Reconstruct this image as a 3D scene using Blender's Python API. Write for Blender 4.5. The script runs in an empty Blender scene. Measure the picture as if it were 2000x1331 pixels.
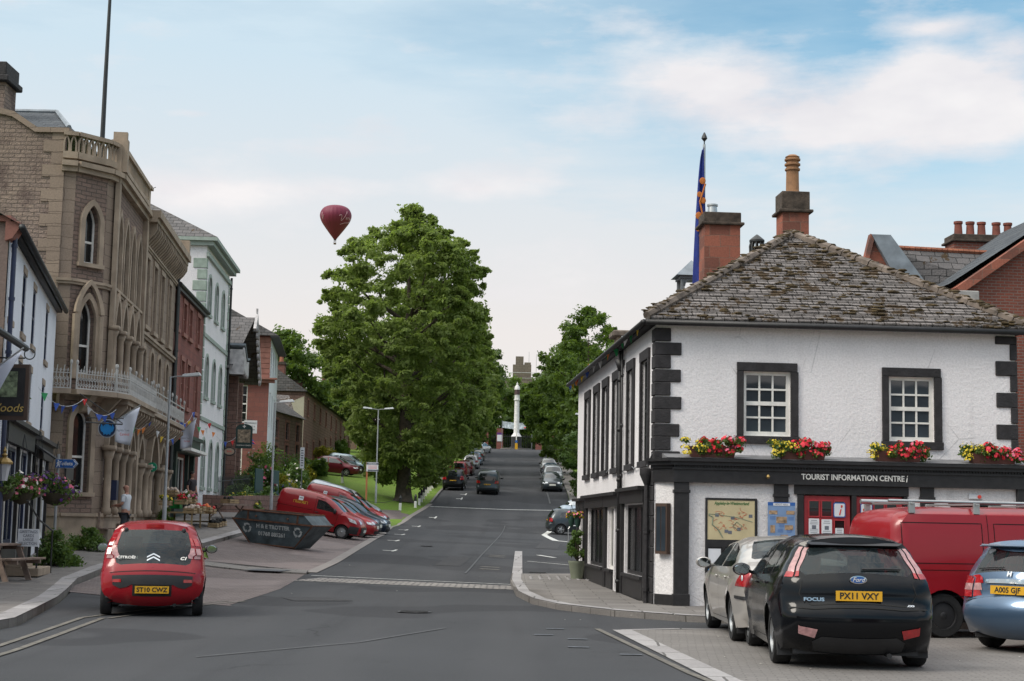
import bpy, bmesh, math, random
import numpy as np
from mathutils import Vector, Matrix, geometry
random.seed(7); RNG = np.random.default_rng(11)
S = bpy.context.scene; COL = S.collection
PI = math.pi; R = math.radians

# ------------------------------------------------------------ ground height
YS = [-60,20,30,47,55,62,70,80,94,108,125,160,200,240,300,500]
T = {-40:[1,1.2,1.2,1.5,1.9,2.2,2.6,3.2,4.2,5.2,6.0,8.6,11.5,14.5,16,18],
-16:[0,0,.1,.66,1.0,1.32,1.7,2.3,3.1,4.1,5.0,7.6,10.4,13.3,13.8,15],
-12:[0,0,.1,.62,.95,1.25,1.55,1.9,2.5,3.4,4.7,7.1,10.0,12.9,13.4,14],
-7:[0,0,0,.2,.37,.52,.72,.92,1.25,2.25,3.85,6.4,9.45,12.5,12.8,13],
0:[0,0,0,.1,.2,.3,.45,.63,.98,1.95,3.75,6.35,9.4,12.5,12.8,13],
8:[0,0,0,.05,.12,.2,.33,.48,.75,1.8,3.7,6.35,9.4,12.5,12.8,13],
40:[0,0,0,.05,.1,.2,.4,.6,1.,2.2,4.,6.8,10,13,14,16]}
XS = sorted(T)
def _col(v, y):
    if y <= YS[0]: return v[0]
    if y >= YS[-1]: return v[-1]
    n = len(YS); h = [YS[i+1]-YS[i] for i in range(n-1)]; d = [(v[i+1]-v[i])/h[i] for i in range(n-1)]
    m = [d[0]]+[0 if d[i-1]*d[i] <= 0 else 2*d[i-1]*d[i]/(d[i-1]+d[i]) for i in range(1, n-1)]+[d[-1]]
    i = max(k for k in range(n-1) if YS[k] <= y); t = (y-YS[i])/h[i]
    return (2*t**3-3*t*t+1)*v[i]+(t**3-2*t*t+t)*h[i]*m[i]+(-2*t**3+3*t*t)*v[i+1]+(t**3-t*t)*h[i]*m[i+1]
_TAB = {x: [_col(T[x], -60+.5*k) for k in range(1121)] for x in XS}
def G(x, y):
    x = min(max(x, XS[0]), XS[-1]-1e-6)
    i = max(k for k in range(len(XS)-1) if XS[k] <= x); t = (x-XS[i])/(XS[i+1]-XS[i])
    f = min(max((y+60)/.5, 0), 1119.99); k = int(f); f -= k
    a, b = _TAB[XS[i]], _TAB[XS[i+1]]
    return (a[k]*(1-f)+a[k+1]*f)*(1-t)+(b[k]*(1-f)+b[k+1]*f)*t

# ------------------------------------------------------------ materials
class N:
    def __init__(s, name):
        s.m = bpy.data.materials.new(name); s.m.use_nodes = True; s.t = s.m.node_tree
        s.p = s.t.nodes['Principled BSDF']; s.o = s.t.nodes['Material Output']; s._tc = None
    def n(s, typ, **k):
        nd = s.t.nodes.new('ShaderNode'+typ)
        for a, b in k.items():
            if a.startswith('i_'):
                key = a[2:]; key = int(key) if key.isdigit() else key.replace('_', ' ')
                s.set(nd.inputs[key], b)
            else: setattr(nd, a, b)
        return nd
    def set(s, inp, v):
        if isinstance(v, bpy.types.NodeSocket): s.t.links.new(v, inp)
        elif isinstance(v, bpy.types.Node): s.t.links.new(v.outputs[0], inp)
        else:
            if hasattr(inp.default_value, '__len__') and len(inp.default_value) == 4 and len(v) == 3: v = (*v, 1)
            inp.default_value = v
    def P(s, **k):
        for a, b in k.items(): s.set(s.p.inputs[a.replace('_', ' ')], b)
    @property
    def obj(s):
        if not s._tc: s._tc = s.n('TexCoord')
        return s._tc.outputs['Object']
    def math(s, op, a, b=0, c=0):
        nd = s.n('Math', operation=op); s.set(nd.inputs[0], a); s.set(nd.inputs[1], b); s.set(nd.inputs[2], c); return nd.outputs[0]
    def noise(s, scale, detail=4, vec=None, rough=.55, w=None):
        nd = s.n('TexNoise', i_Scale=scale, i_Detail=detail, i_Roughness=rough); s.set(nd.inputs['Vector'], vec if vec is not None else s.obj); return nd.outputs[0]
    def ramp(s, f, a, b, lo=0., hi=1.):
        nd = s.n('MapRange', i_1=a, i_2=b, i_3=lo, i_4=hi); s.set(nd.inputs[0], f); return nd.outputs[0]
    def mix(s, f, a, b, mode='MIX'):
        nd = s.n('Mix', data_type='RGBA', blend_type=mode); s.set(nd.inputs[0], f); s.set(nd.inputs[6], a); s.set(nd.inputs[7], b); return nd.outputs[2]
    def bump(s, h, strength=.3, dist=.01, prev=None):
        nd = s.n('Bump', i_Strength=strength, i_Distance=dist); s.set(nd.inputs['Height'], h)
        if prev is not None: s.set(nd.inputs['Normal'], prev)
        s.set(s.p.inputs['Normal'], nd.outputs[0]); return nd.outputs[0]
    def box(s, kz=1.0):
        if not s._tc: s._tc = s.n('TexCoord')
        sn = s.n('SeparateXYZ'); s.set(sn.inputs[0], s._tc.outputs['Normal'])
        sp = s.n('SeparateXYZ'); s.set(sp.inputs[0], s.obj)
        gx = s.math('GREATER_THAN', s.math('ABSOLUTE', sn.outputs[0]), s.math('ABSOLUTE', sn.outputs[1]))
        d = s.math('SUBTRACT', sp.outputs[1], sp.outputs[0]); u = s.math('MULTIPLY_ADD', d, gx, sp.outputs[0])
        c = s.n('CombineXYZ'); s.set(c.inputs[0], u); s.set(c.inputs[1], s.math('MULTIPLY', sp.outputs[2], kz)); return c.outputs[0]
def sc_(c, k): return tuple(min(1, x*k) for x in c)
MC = {}
def flat(name, c, rough=.6, metal=0, var=.12, vs=4, bump=.0, bs=60, coat=0, spec=.5, **k):
    if name in MC: return MC[name]
    n = N(name); f = n.ramp(n.noise(vs), .3, .7)
    n.P(Base_Color=n.mix(f, sc_(c, 1-var), sc_(c, 1+var)), Roughness=rough, Metallic=metal, Coat_Weight=coat, Specular_IOR_Level=spec, **k)
    if coat: n.P(Coat_Roughness=.04)
    if bump: n.bump(n.noise(bs, 5), bump, .02)
    MC[name] = n.m; return n.m
def masonry(name, c1, c2, mort, bw, bh, ms=.012, rough=.85, bump=.5, sq=1.0, stain=.25, kz=1.0, moss=0, soft=.02, bias=0., blotch=None):
    if name in MC: return MC[name]
    n = N(name); v = n.box(kz)
    wob = n.n('VectorMath', operation='MULTIPLY_ADD'); nz = n.n('TexNoise', i_Scale=2.5, i_Detail=3); n.set(nz.inputs['Vector'], n.obj)
    n.set(wob.inputs[0], nz.outputs['Color']); wob.inputs[1].default_value = (bh*.35,)*3; n.set(wob.inputs[2], v)
    b = n.n('TexBrick', i_Color1=(*c1, 1), i_Color2=(*c2, 1), i_Mortar=(*mort, 1), i_Scale=1, i_Mortar_Size=ms, i_Mortar_Smooth=.3, i_Bias=bias, i_Brick_Width=bw, i_Row_Height=bh)
    b.squash = sq; b.squash_frequency = 3; n.set(b.inputs['Vector'], wob.outputs[0])
    col = b.outputs[0]
    if blotch: col = n.mix(n.ramp(n.noise(1.3, 5), .5, .62, 0, .85), col, blotch)
    st = n.ramp(n.noise(.7, 6), .35, .75, 0, stain); col = n.mix(st, col, sc_(c1, .45))
    fine = n.ramp(n.noise(25, 4), .25, .8, .82, 1.15); col = n.mix(1, col, fine, 'MULTIPLY')
    if moss:
        mm = n.ramp(n.noise(1.9, 10, rough=.7), .63-.08*moss, .66-.08*moss, 0, .95)
        col = n.mix(mm, col, n.mix(n.noise(9, 3), (.035, .02, .012), (.075, .048, .018)))
    n.P(Base_Color=col, Roughness=rough, Specular_IOR_Level=.25)
    h = n.math('MULTIPLY_ADD', b.outputs['Fac'], -1, n.noise(18, 5)); n.bump(h, bump, soft)
    if moss:
        pass
    MC[name] = n.m; return n.m
def glassy(name, c=(.012, .014, .016), rough=.03, trans=0, var=.5, spec=.9):
    if name in MC: return MC[name]
    n = N(name)
    n.P(Base_Color=n.mix(n.ramp(n.noise(.8, 2), .35, .7), sc_(c, 1-var), sc_(c, 1+var)), Roughness=rough, Specular_IOR_Level=spec, IOR=1.5)
    if trans:
        t = n.n('BsdfTransparent'); t.inputs[0].default_value = (.55, .62, .6, 1)
        mx = n.n('MixShader', i_0=trans); n.t.links.new(n.p.outputs[0], mx.inputs[1]); n.t.links.new(t.outputs[0], mx.inputs[2]); n.t.links.new(mx.outputs[0], n.o.inputs[0])
    n.bump(n.noise(1.2, 1), .05, .05)
    MC[name] = n.m; return n.m

# ------------------------------------------------------------ mesh builder
class B:
    def __init__(s, M=None): s.v = []; s.f = []; s.M = M or Matrix()
    def add(s, vs, fs):
        o = len(s.v); s.v += [tuple(s.M @ Vector(p)) for p in vs]; s.f += [tuple(i+o for i in f) for f in fs]; return s
    def box(s, x0, x1, y0, y1, z0, z1):
        return s.add([(x0,y0,z0),(x1,y0,z0),(x1,y1,z0),(x0,y1,z0),(x0,y0,z1),(x1,y0,z1),(x1,y1,z1),(x0,y1,z1)],
            [(0,3,2,1),(4,5,6,7),(0,1,5,4),(1,2,6,5),(2,3,7,6),(3,0,4,7)])
    def quad(s, *p): return s.add(p, [tuple(range(len(p)))])
    def tube(s, pts, r, n=8, cap=True):
        pts = [Vector(p) for p in pts]; r = r if isinstance(r, (list, tuple)) else [r]*len(pts); vs = []; fs = []; up = None
        for i, p in enumerate(pts):
            d = (pts[min(i+1, len(pts)-1)]-pts[max(i-1, 0)]).normalized()
            if up is None: up = Vector((0, 0, 1)) if abs(d.z) < .9 else Vector((1, 0, 0))
            a = d.cross(up).normalized(); b = a.cross(d); up = b
            for k in range(n):
                t = 2*PI*k/n; vs.append(p+(a*math.cos(t)+b*math.sin(t))*r[i])
        for i in range(len(pts)-1):
            for k in range(n): fs.append((i*n+k, i*n+(k+1) % n, (i+1)*n+(k+1) % n, (i+1)*n+k))
        if cap: fs += [tuple(range(n))[::-1], tuple(range((len(pts)-1)*n, len(pts)*n))]
        return s.add(vs, fs)
    def lathe(s, prof, c=(0, 0, 0), n=16, axis='z', cap=True):
        vs = []; fs = []; c = Vector(c)
        for r, h in prof:
            for k in range(n):
                t = 2*PI*k/n; a, b = r*math.cos(t), r*math.sin(t)
                vs.append(c+Vector({'z': (a, b, h), 'y': (a, h, b), 'x': (h, a, b)}[axis]))
        m = len(prof)
        for i in range(m-1):
            for k in range(n): fs.append((i*n+k, i*n+(k+1) % n, (i+1)*n+(k+1) % n, (i+1)*n+k))
        if cap: fs += [tuple(range(n))[::-1], tuple(range((m-1)*n, m*n))]
        return s.add(vs, fs)
    def prism(s, poly, y0, y1, plane='xz'):
        "polygon in xz (or xy, yz) extruded along the third axis"
        def q(a, b, c): return {'xz': (a, c, b), 'xy': (a, b, c), 'yz': (c, a, b)}[plane]
        n = len(poly); tr = geometry.tessellate_polygon([[Vector((a, b, 0)) for a, b in poly]])
        vs = [q(a, b, y0) for a, b in poly]+[q(a, b, y1) for a, b in poly]
        fs = [tuple(t) for t in tr]+[tuple(i+n for i in t)[::-1] for t in tr]+[(i, (i+1) % n, (i+1) % n+n, i+n) for i in range(n)]
        return s.add(vs, fs)
    def ball(s, c, r, n=8, m=6, sq=(1, 1, 1)):
        return s.add([(c[0]+r*sq[0]*math.sin(PI*i/m)*math.cos(2*PI*k/n), c[1]+r*sq[1]*math.sin(PI*i/m)*math.sin(2*PI*k/n), c[2]+r*sq[2]*math.cos(PI*i/m)) for i in range(m+1) for k in range(n)],
            [(i*n+k, (i+1)*n+k, (i+1)*n+(k+1) % n, i*n+(k+1) % n) for i in range(m) for k in range(n)])
    def build(s, name, mat=None, parent=None, smooth=0, bevel=0, label=None):
        me = bpy.data.meshes.new(name); me.from_pydata(s.v, [], s.f); me.validate()
        bm = bmesh.new(); bm.from_mesh(me); bmesh.ops.remove_doubles(bm, verts=bm.verts, dist=1e-5) if smooth else None
        bmesh.ops.recalc_face_normals(bm, faces=bm.faces)
        if bevel: bmesh.ops.bevel(bm, geom=bm.edges[:]+bm.verts[:], offset=bevel, segments=1, affect='EDGES', clamp_overlap=True)
        if smooth:
            for f in bm.faces: f.smooth = True
            if smooth < 180:
                for e in bm.edges:
                    if len(e.link_faces) == 2 and e.calc_face_angle(0) > R(smooth): e.smooth = False
        bm.to_mesh(me); bm.free()
        return link(name, me, mat, parent, label)
def link(name, me, mat, parent, label=None):
    o = bpy.data.objects.new(name, me); COL.objects.link(o)
    if mat: me.materials.append(mat)
    if parent: o.parent = parent
    if label: o['label'] = label
    return o
def tag(o, label=None, cat=None, group=None, kind=None):
    for k, v in (('label', label), ('category', cat), ('group', group), ('kind', kind)):
        if v: o[k] = v
    return o
def thing(name, label, cat, loc=(0, 0, 0), rz=0, group=None, rot=None):
    o = bpy.data.objects.new(name, None); COL.objects.link(o); o.empty_display_size = .3
    o.location = loc; o.rotation_euler = rot or (0, 0, rz); return tag(o, label, cat, group)
def copy_tree(o, parent=None, **k):
    c = o.copy(); COL.objects.link(c); c.parent = parent
    for ch in o.children: copy_tree(ch, c)
    return c
def struct(b, name, mat, **k): return tag(b.build(name, mat, **k), kind='structure')
def lerp(a, b, t): return a+(b-a)*t
def inpoly(x, y, P):
    c = False; j = len(P)-1
    for i in range(len(P)):
        if (P[i][1] > y) != (P[j][1] > y) and x < (P[j][0]-P[i][0])*(y-P[i][1])/(P[j][1]-P[i][1])+P[i][0]: c = not c
        j = i
    return c
def sub_edge(P, step, closed=True):
    out = []; n = len(P)
    for i in range(n if closed else n-1):
        a, b = P[i], P[(i+1) % n]; k = max(1, int(math.hypot(b[0]-a[0], b[1]-a[1])/step))
        out += [(lerp(a[0], b[0], t/k), lerp(a[1], b[1], t/k)) for t in range(k)]
    if not closed: out.append(P[-1])
    return out
def tri2d(outer, holes=(), step=.1, sub=True):
    "triangulate a polygon with holes and an even interior grid"
    loops = [outer]+list(holes); loops = [sub_edge(L, step) if sub else L for L in loops]
    vs = []; es = []
    for L in loops:
        o = len(vs); vs += [Vector(p) for p in L]; es += [(o+i, o+(i+1) % len(L)) for i in range(len(L))]
    xs = [p[0] for p in outer]; ys = [p[1] for p in outer]; bd = [tuple(v) for v in vs]
    cell = {}
    for p in bd: cell.setdefault((int(p[0]//step), int(p[1]//step)), []).append(p)
    y = min(ys)+step/2
    while y < max(ys):
        x = min(xs)+step/2
        while x < max(xs):
            if inpoly(x, y, outer):
                cx, cy = int(x//step), int(y//step)
                if not any(math.hypot(x-q[0], y-q[1]) < step*.45 for i in (-1, 0, 1) for j in (-1, 0, 1) for q in cell.get((cx+i, cy+j), ())): vs.append(Vector((x, y)))
            x += step
        y += step
    r = geometry.delaunay_2d_cdt(vs, es, [], 0, 1e-6); V = [tuple(v) for v in r[0]]; F = []
    for f in r[2]:
        cx = sum(V[i][0] for i in f)/3; cy = sum(V[i][1] for i in f)/3
        if inpoly(cx, cy, loops[0]) and not any(inpoly(cx, cy, h) for h in loops[1:]): F.append(tuple(f))
    return V, F
def drape(poly, dz, name, mat, step=1.5, kerb=0, **k):
    V, F = tri2d(poly, step=step); b = B(); b.add([(x, y, G(x, y)+dz) for x, y in V], F)
    if kerb:
        L = sub_edge(poly, step)
        for i in range(len(L)):
            a, c = L[i], L[(i+1) % len(L)]
            b.add([(a[0], a[1], G(*a)+dz), (c[0], c[1], G(*c)+dz), (c[0], c[1], G(*c)-.1), (a[0], a[1], G(*a)-.1)], [(0, 1, 2, 3)])
    o = b.build(name, mat, smooth=30); tag(o, kind='structure')
    if k: tag(o, **k)
    return o
def ribbon(pts, w, dz, b, step=1.0):
    "flat painted or paved band along a path laid on the ground"
    pts = sub_edge(pts, step, False); n = len(pts); vs = []
    for i, p in enumerate(pts):
        a, c = pts[max(i-1, 0)], pts[min(i+1, n-1)]; dx, dy = c[0]-a[0], c[1]-a[1]; l = math.hypot(dx, dy) or 1; nx, ny = -dy/l*w/2, dx/l*w/2
        for s in (1, -1): x, y = p[0]+nx*s, p[1]+ny*s; vs.append((x, y, G(x, y)+dz))
    b.add(vs, [(2*i, 2*i+1, 2*i+3, 2*i+2) for i in range(n-1)])
_TX = {}
def text(name, body, mat, parent, size, loc, rot=(PI/2, 0, 0), depth=.004, align='CENTER', shear=0, sx=1., bold=0):
    key = (body, size, depth, shear, bold, align)
    if key not in _TX:
        c = bpy.data.curves.new(name, 'FONT'); c.body = body; c.size = size; c.align_x = align; c.align_y = 'CENTER'; c.extrude = depth; c.shear = shear; c.offset = bold; c.resolution_u = 3
        o = bpy.data.objects.new(name, c); COL.objects.link(o); dg = bpy.context.evaluated_depsgraph_get()
        _TX[key] = bpy.data.meshes.new_from_object(o.evaluated_get(dg)); bpy.data.objects.remove(o); bpy.data.curves.remove(c)
    me = _TX[key].copy(); me.name = name; me.materials.clear()
    o = link(name, me, mat, parent); o.location = loc; o.rotation_euler = rot; o.scale = (sx, 1, 1); return o

# ------------------------------------------------------------ facade helpers (local frame: x along the wall, -y towards the street, z up)
def facade(name, label, cat, p0, p1, z0, group=None):
    return thing(name, label, cat, (p0[0], p0[1], z0), math.atan2(p1[1]-p0[1], p1[0]-p0[0]), group)
def wall(b, x0, x1, z0, z1, holes=(), t=.25, y=0.):
    xs = sorted({x0, x1, *[h[0] for h in holes], *[h[1] for h in holes]}); zs = sorted({z0, z1, *[h[2] for h in holes], *[h[3] for h in holes]})
    xs = [x for x in xs if x0 <= x <= x1]; zs = [z for z in zs if z0 <= z <= z1]
    for i in range(len(xs)-1):
        for j in range(len(zs)-1):
            cx, cz = (xs[i]+xs[i+1])/2, (zs[j]+zs[j+1])/2
            if not any(h[0] < cx < h[1] and h[2] < cz < h[3] for h in holes):
                b.quad((xs[i], y, zs[j]), (xs[i+1], y, zs[j]), (xs[i+1], y, zs[j+1]), (xs[i], y, zs[j+1]))
    for h in holes:
        a, c, d, e = h[:4]
        b.quad((a, y, d), (a, y+t, d), (a, y+t, e), (a, y, e)); b.quad((c, y, d), (c, y+t, d), (c, y+t, e), (c, y, e))
        b.quad((a, y, d), (c, y, d), (c, y+t, d), (a, y+t, d))
        if len(h) < 5: b.quad((a, y, e), (c, y, e), (c, y+t, e), (a, y+t, e))
        else: arch_fill(b, a, c, h[4], e, h[5], t, y)
def arch_pts(x0, x1, zs, zt, kind, n=6):
    m = (x0+x1)/2; w = x1-x0; h = zt-zs
    if kind == 'p':
        pts = [(x0+w/2*(1-math.cos(t*PI/2))**1.0*1, zs+h*math.sin(t*PI/2)**.9) for t in [i/n for i in range(n+1)]]
        L = [(x0+(w/2)*(i/n)**1.55, zs+h*(1-(1-i/n)**1.25)) for i in range(n+1)]
        return L+[(x1-(a-x0), z) for a, z in L[::-1][1:]]
    return [(m-w/2*math.cos(PI*i/(2*n)), zs+h*math.sin(PI*i/(2*n))) for i in range(2*n+1)]
def arch_fill(b, x0, x1, zs, zt, kind, t, y=0.):
    A = arch_pts(x0, x1, zs, zt, kind)
    for (a, za), (c, zc) in zip(A, A[1:]):
        b.quad((a, y, za), (c, y, zc), (c, y, zt), (a, y, zt)); b.quad((a, y, za), (a, y+t, za), (c, y+t, zc), (c, y, zc))
def arch_band(b, x0, x1, zs, zt, kind, w, y0, y1, legs=0.):
    "moulding following an arch, w wide, between depths y0 and y1"
    A = arch_pts(x0, x1, zs, zt, kind); O = arch_pts(x0-w, x1+w, zs, zt+w*1.15, kind)
    if legs: A = [(x0, zs-legs)]+A+[(x1, zs-legs)]; O = [(x0-w, zs-legs)]+O+[(x1+w, zs-legs)]
    n = len(A); vs = [(a, y0, z) for a, z in A]+[(a, y0, z) for a, z in O]+[(a, y1, z) for a, z in A]+[(a, y1, z) for a, z in O]; fs = []
    for i in range(n-1): fs += [(i, i+1, n+i+1, n+i), (i, i+1, 2*n+i+1, 2*n+i), (n+i, n+i+1, 3*n+i+1, 3*n+i)]
    fs += [(0, n, 3*n, 2*n), (n-1, 2*n-1, 4*n-1, 3*n-1)]
    b.add(vs, fs)
def window(par, x0, x1, z0, z1, cols, rows, y=.14, fm=None, gm=None, fw=.05, bw=.022, arch=None, split=True, label=None):
    b = B(); e = .004; b.box(x0, x0+fw, y, y+.06, z0, z1); b.box(x1-fw, x1, y, y+.06, z0, z1); b.box(x0+fw, x1-fw, y, y+.06, z0, z0+fw*1.3)
    zt = arch[0] if arch else z1
    if not arch: b.box(x0+fw, x1-fw, y, y+.06, z1-fw, z1)
    else: arch_band(b, x0+fw, x1-fw, zt, z1-fw, arch[1], fw, y, y+.06)
    zi0, zi1 = z0+fw*1.3, zt-(0 if arch else fw)
    for i in range(1, cols): x = lerp(x0+fw, x1-fw, i/cols); b.box(x-bw/2, x+bw/2, y+.012, y+.05, zi0, zi1)
    for j in range(1, rows):
        z = lerp(zi0, zi1, j/rows); q = bw*(1.1 if split and j == rows//2 else .5); b.box(x0+fw, x1-fw, y+.008-(.008 if q > bw else 0), y+.052, z-q, z+q)
    w = b.build('window', fm, par, label=label)
    B().box(x0+fw*.5, x1-fw*.5, y+.034, y+.04, z0+fw*.5, z1-fw*.3).build('pane', gm, w)
    return w
def hip(b, x0, x1, y0, y1, z, rise, ins0, ins1, th=.06, over=.15):
    "hipped or gabled roof with its ridge along x"
    ym = (y0+y1)/2; x0 -= over; x1 += over; y0 -= over; y1 += over
    a, bb, c, d = (x0, y0, z), (x1, y0, z), (x1, y1, z), (x0, y1, z); e, f = (x0+ins0, ym, z+rise), (x1-ins1, ym, z+rise)
    b.add([a, bb, c, d, e, f], [(0, 1, 5, 4), (2, 3, 4, 5), (1, 2, 5), (3, 0, 4), (0, 3, 2, 1)])
# ------------------------------------------------------------ camera
cam = bpy.data.cameras.new('camera'); co = bpy.data.objects.new('camera', cam); COL.objects.link(co); S.camera = co
cam.sensor_width = 36; cam.lens = 3056/2000*36; cam.clip_end = 6000; cam.clip_start = .1
th = math.atan((1019-665.5)/3056); rho = .02
fw_ = Vector((0, math.cos(th), math.sin(th))); up0 = Vector((0, -math.sin(th), math.cos(th))); r0 = Vector((1, 0, 0))
rt = r0*math.cos(rho)+up0*math.sin(rho); up = up0*math.cos(rho)-r0*math.sin(rho)
Mx = Matrix((rt, up, -fw_)).transposed().to_4x4(); Mx.translation = (0, 0, 1.6); co.matrix_world = Mx
S.render.resolution_x = 1024; S.render.resolution_y = 681
S.view_settings.view_transform = 'Standard'; S.view_settings.look = 'None'; S.view_settings.exposure = 0; S.view_settings.gamma = 1
S.cycles.use_denoising = True; S.cycles.max_bounces = 6; S.cycles.transparent_max_bounces = 12; S.cycles.diffuse_bounces = 3; S.cycles.glossy_bounces = 3

# ------------------------------------------------------------ sky and sun
SUN_AZ, SUN_EL = R(-118), R(44)         # azimuth measured from +Y towards +X: behind the camera, to the left
w = bpy.data.worlds.new('World'); S.world = w; w.use_nodes = True; nt = w.node_tree; bg = nt.nodes['Background']
class W(N):
    def __init__(s, t): s.t = t; s._tc = None
    @property
    def obj(s): return s._v
n = W(nt)
sky = n.n('TexSky', sky_type='NISHITA', sun_disc=False, sun_elevation=SUN_EL, sun_rotation=SUN_AZ, altitude=50, air_density=1.0, dust_density=1.2, ozone_density=1.6)
tc = n.n('TexCoord'); sx = n.n('SeparateXYZ'); n.set(sx.inputs[0], tc.outputs['Generated'])
ax, ay, az = sx.outputs
el = n.math('DIVIDE', az, n.math('MAXIMUM', n.math('SQRT', n.math('MULTIPLY_ADD', ax, ax, n.math('MULTIPLY', ay, ay))), .05))
aa = n.math('ARCTAN2', ax, ay)
cv = n.n('CombineXYZ'); n.set(cv.inputs[0], aa); n.set(cv.inputs[1], n.math('MULTIPLY', el, 2.0)); n._v = cv.outputs[0]
big = n.noise(5.5, 9, rough=.58); wisp = n.n('CombineXYZ'); n.set(wisp.inputs[0], aa); n.set(wisp.inputs[1], n.math('MULTIPLY', el, 4.5)); wi = n.noise(6, 7, vec=wisp.outputs[0], rough=.6)
fine = n.noise(16, 8, rough=.6)
def blob(a0, e0, sa, se):
    da = n.math('DIVIDE', n.math('SUBTRACT', aa, a0), sa); de = n.math('DIVIDE', n.math('SUBTRACT', el, e0), se)
    q = n.math('MULTIPLY_ADD', da, da, n.math('MULTIPLY', de, de)); return n.math('EXPONENT', n.math('MULTIPLY', q, -1))
bl = n.math('MULTIPLY', blob(.205, .258, .085, .027), 1.15)
for q, k in (((.118, .293, .05, .02), .95), ((.135, .277, .03, .02), .4), ((.075, .327, .035, .013), .55), ((.262, .285, .035, .024), .95), ((.30, .262, .045, .03), .9), ((.315, .30, .02, .015), .5), ((.27, .318, .03, .006), .5),
    ((-.01, .218, .05, .012), .75), ((-.09, .213, .05, .009), .55), ((-.185, .207, .07, .011), .6), ((-.12, .237, .06, .006), .4), ((-.25, .195, .09, .015), .5), ((.03, .265, .05, .01), .3), ((-.21, .255, .015, .003), .45), ((.02, .16, .2, .02), .35), ((-.04, .31, .08, .01), .3)):
    bl = n.math('ADD', bl, n.math('MULTIPLY', blob(*q), k))
m = n.math('ADD', bl, n.math('MULTIPLY_ADD', n.math('ADD', n.math('ADD', big, wi), fine), 1.25, -1.9))
away = n.math('MULTIPLY', n.ramp(el, .36, .5), .55)   # broken cloud over the rest of the sky
m = n.math('ADD', m, away)
cloud = n.ramp(m, .12, .95); cloud = n.math('SMOOTH_MIN', cloud, .94, .1)
veil = n.ramp(el, .33, .13, .12, .9); veil = n.math('MULTIPLY_ADD', n.math('SUBTRACT', wi, .5), .9, veil)
right = n.math('MULTIPLY', n.ramp(aa, -.12, .22, 0, .3), n.ramp(el, .14, .26)); veil = n.math('MAXIMUM', n.math('SUBTRACT', n.math('ADD', veil, n.ramp(aa, .16, -.12, .2, .75)), right), 0)
hz = n.mix(n.ramp(el, .12, .30), (8.0, 7.5, 7.3), (5.9, 7.2, 8.1))
c1 = n.mix(n.math('MINIMUM', veil, .96), n.mix(1, sky.outputs[0], (1.45, 1.75, 1.55), 'MULTIPLY'), hz)
c2 = n.mix(cloud, c1, n.mix(n.ramp(n.noise(9, 4), .35, .65), (7.2, 7.0, 7.35), (8.6, 8.3, 8.3)))
c2 = n.mix(1, c2, n.mix(n.ramp(el, .38, 1.2), (1, 1, 1), (3.0, 2.8, 2.5)), 'MULTIPLY'); n.set(bg.inputs[0], c2); bg.inputs[1].default_value = .11
sl = bpy.data.lights.new('sun', 'SUN'); so = bpy.data.objects.new('sun', sl); COL.objects.link(so)
sl.energy = 2.3; sl.angle = R(24); sl.color = (1, .93, .83)
sd = Vector((math.sin(SUN_AZ)*math.cos(SUN_EL), math.cos(SUN_AZ)*math.cos(SUN_EL), math.sin(SUN_EL))); so.rotation_euler = sd.to_track_quat('Z', 'Y').to_euler(); so.location = (0, -20, 60)

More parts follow.
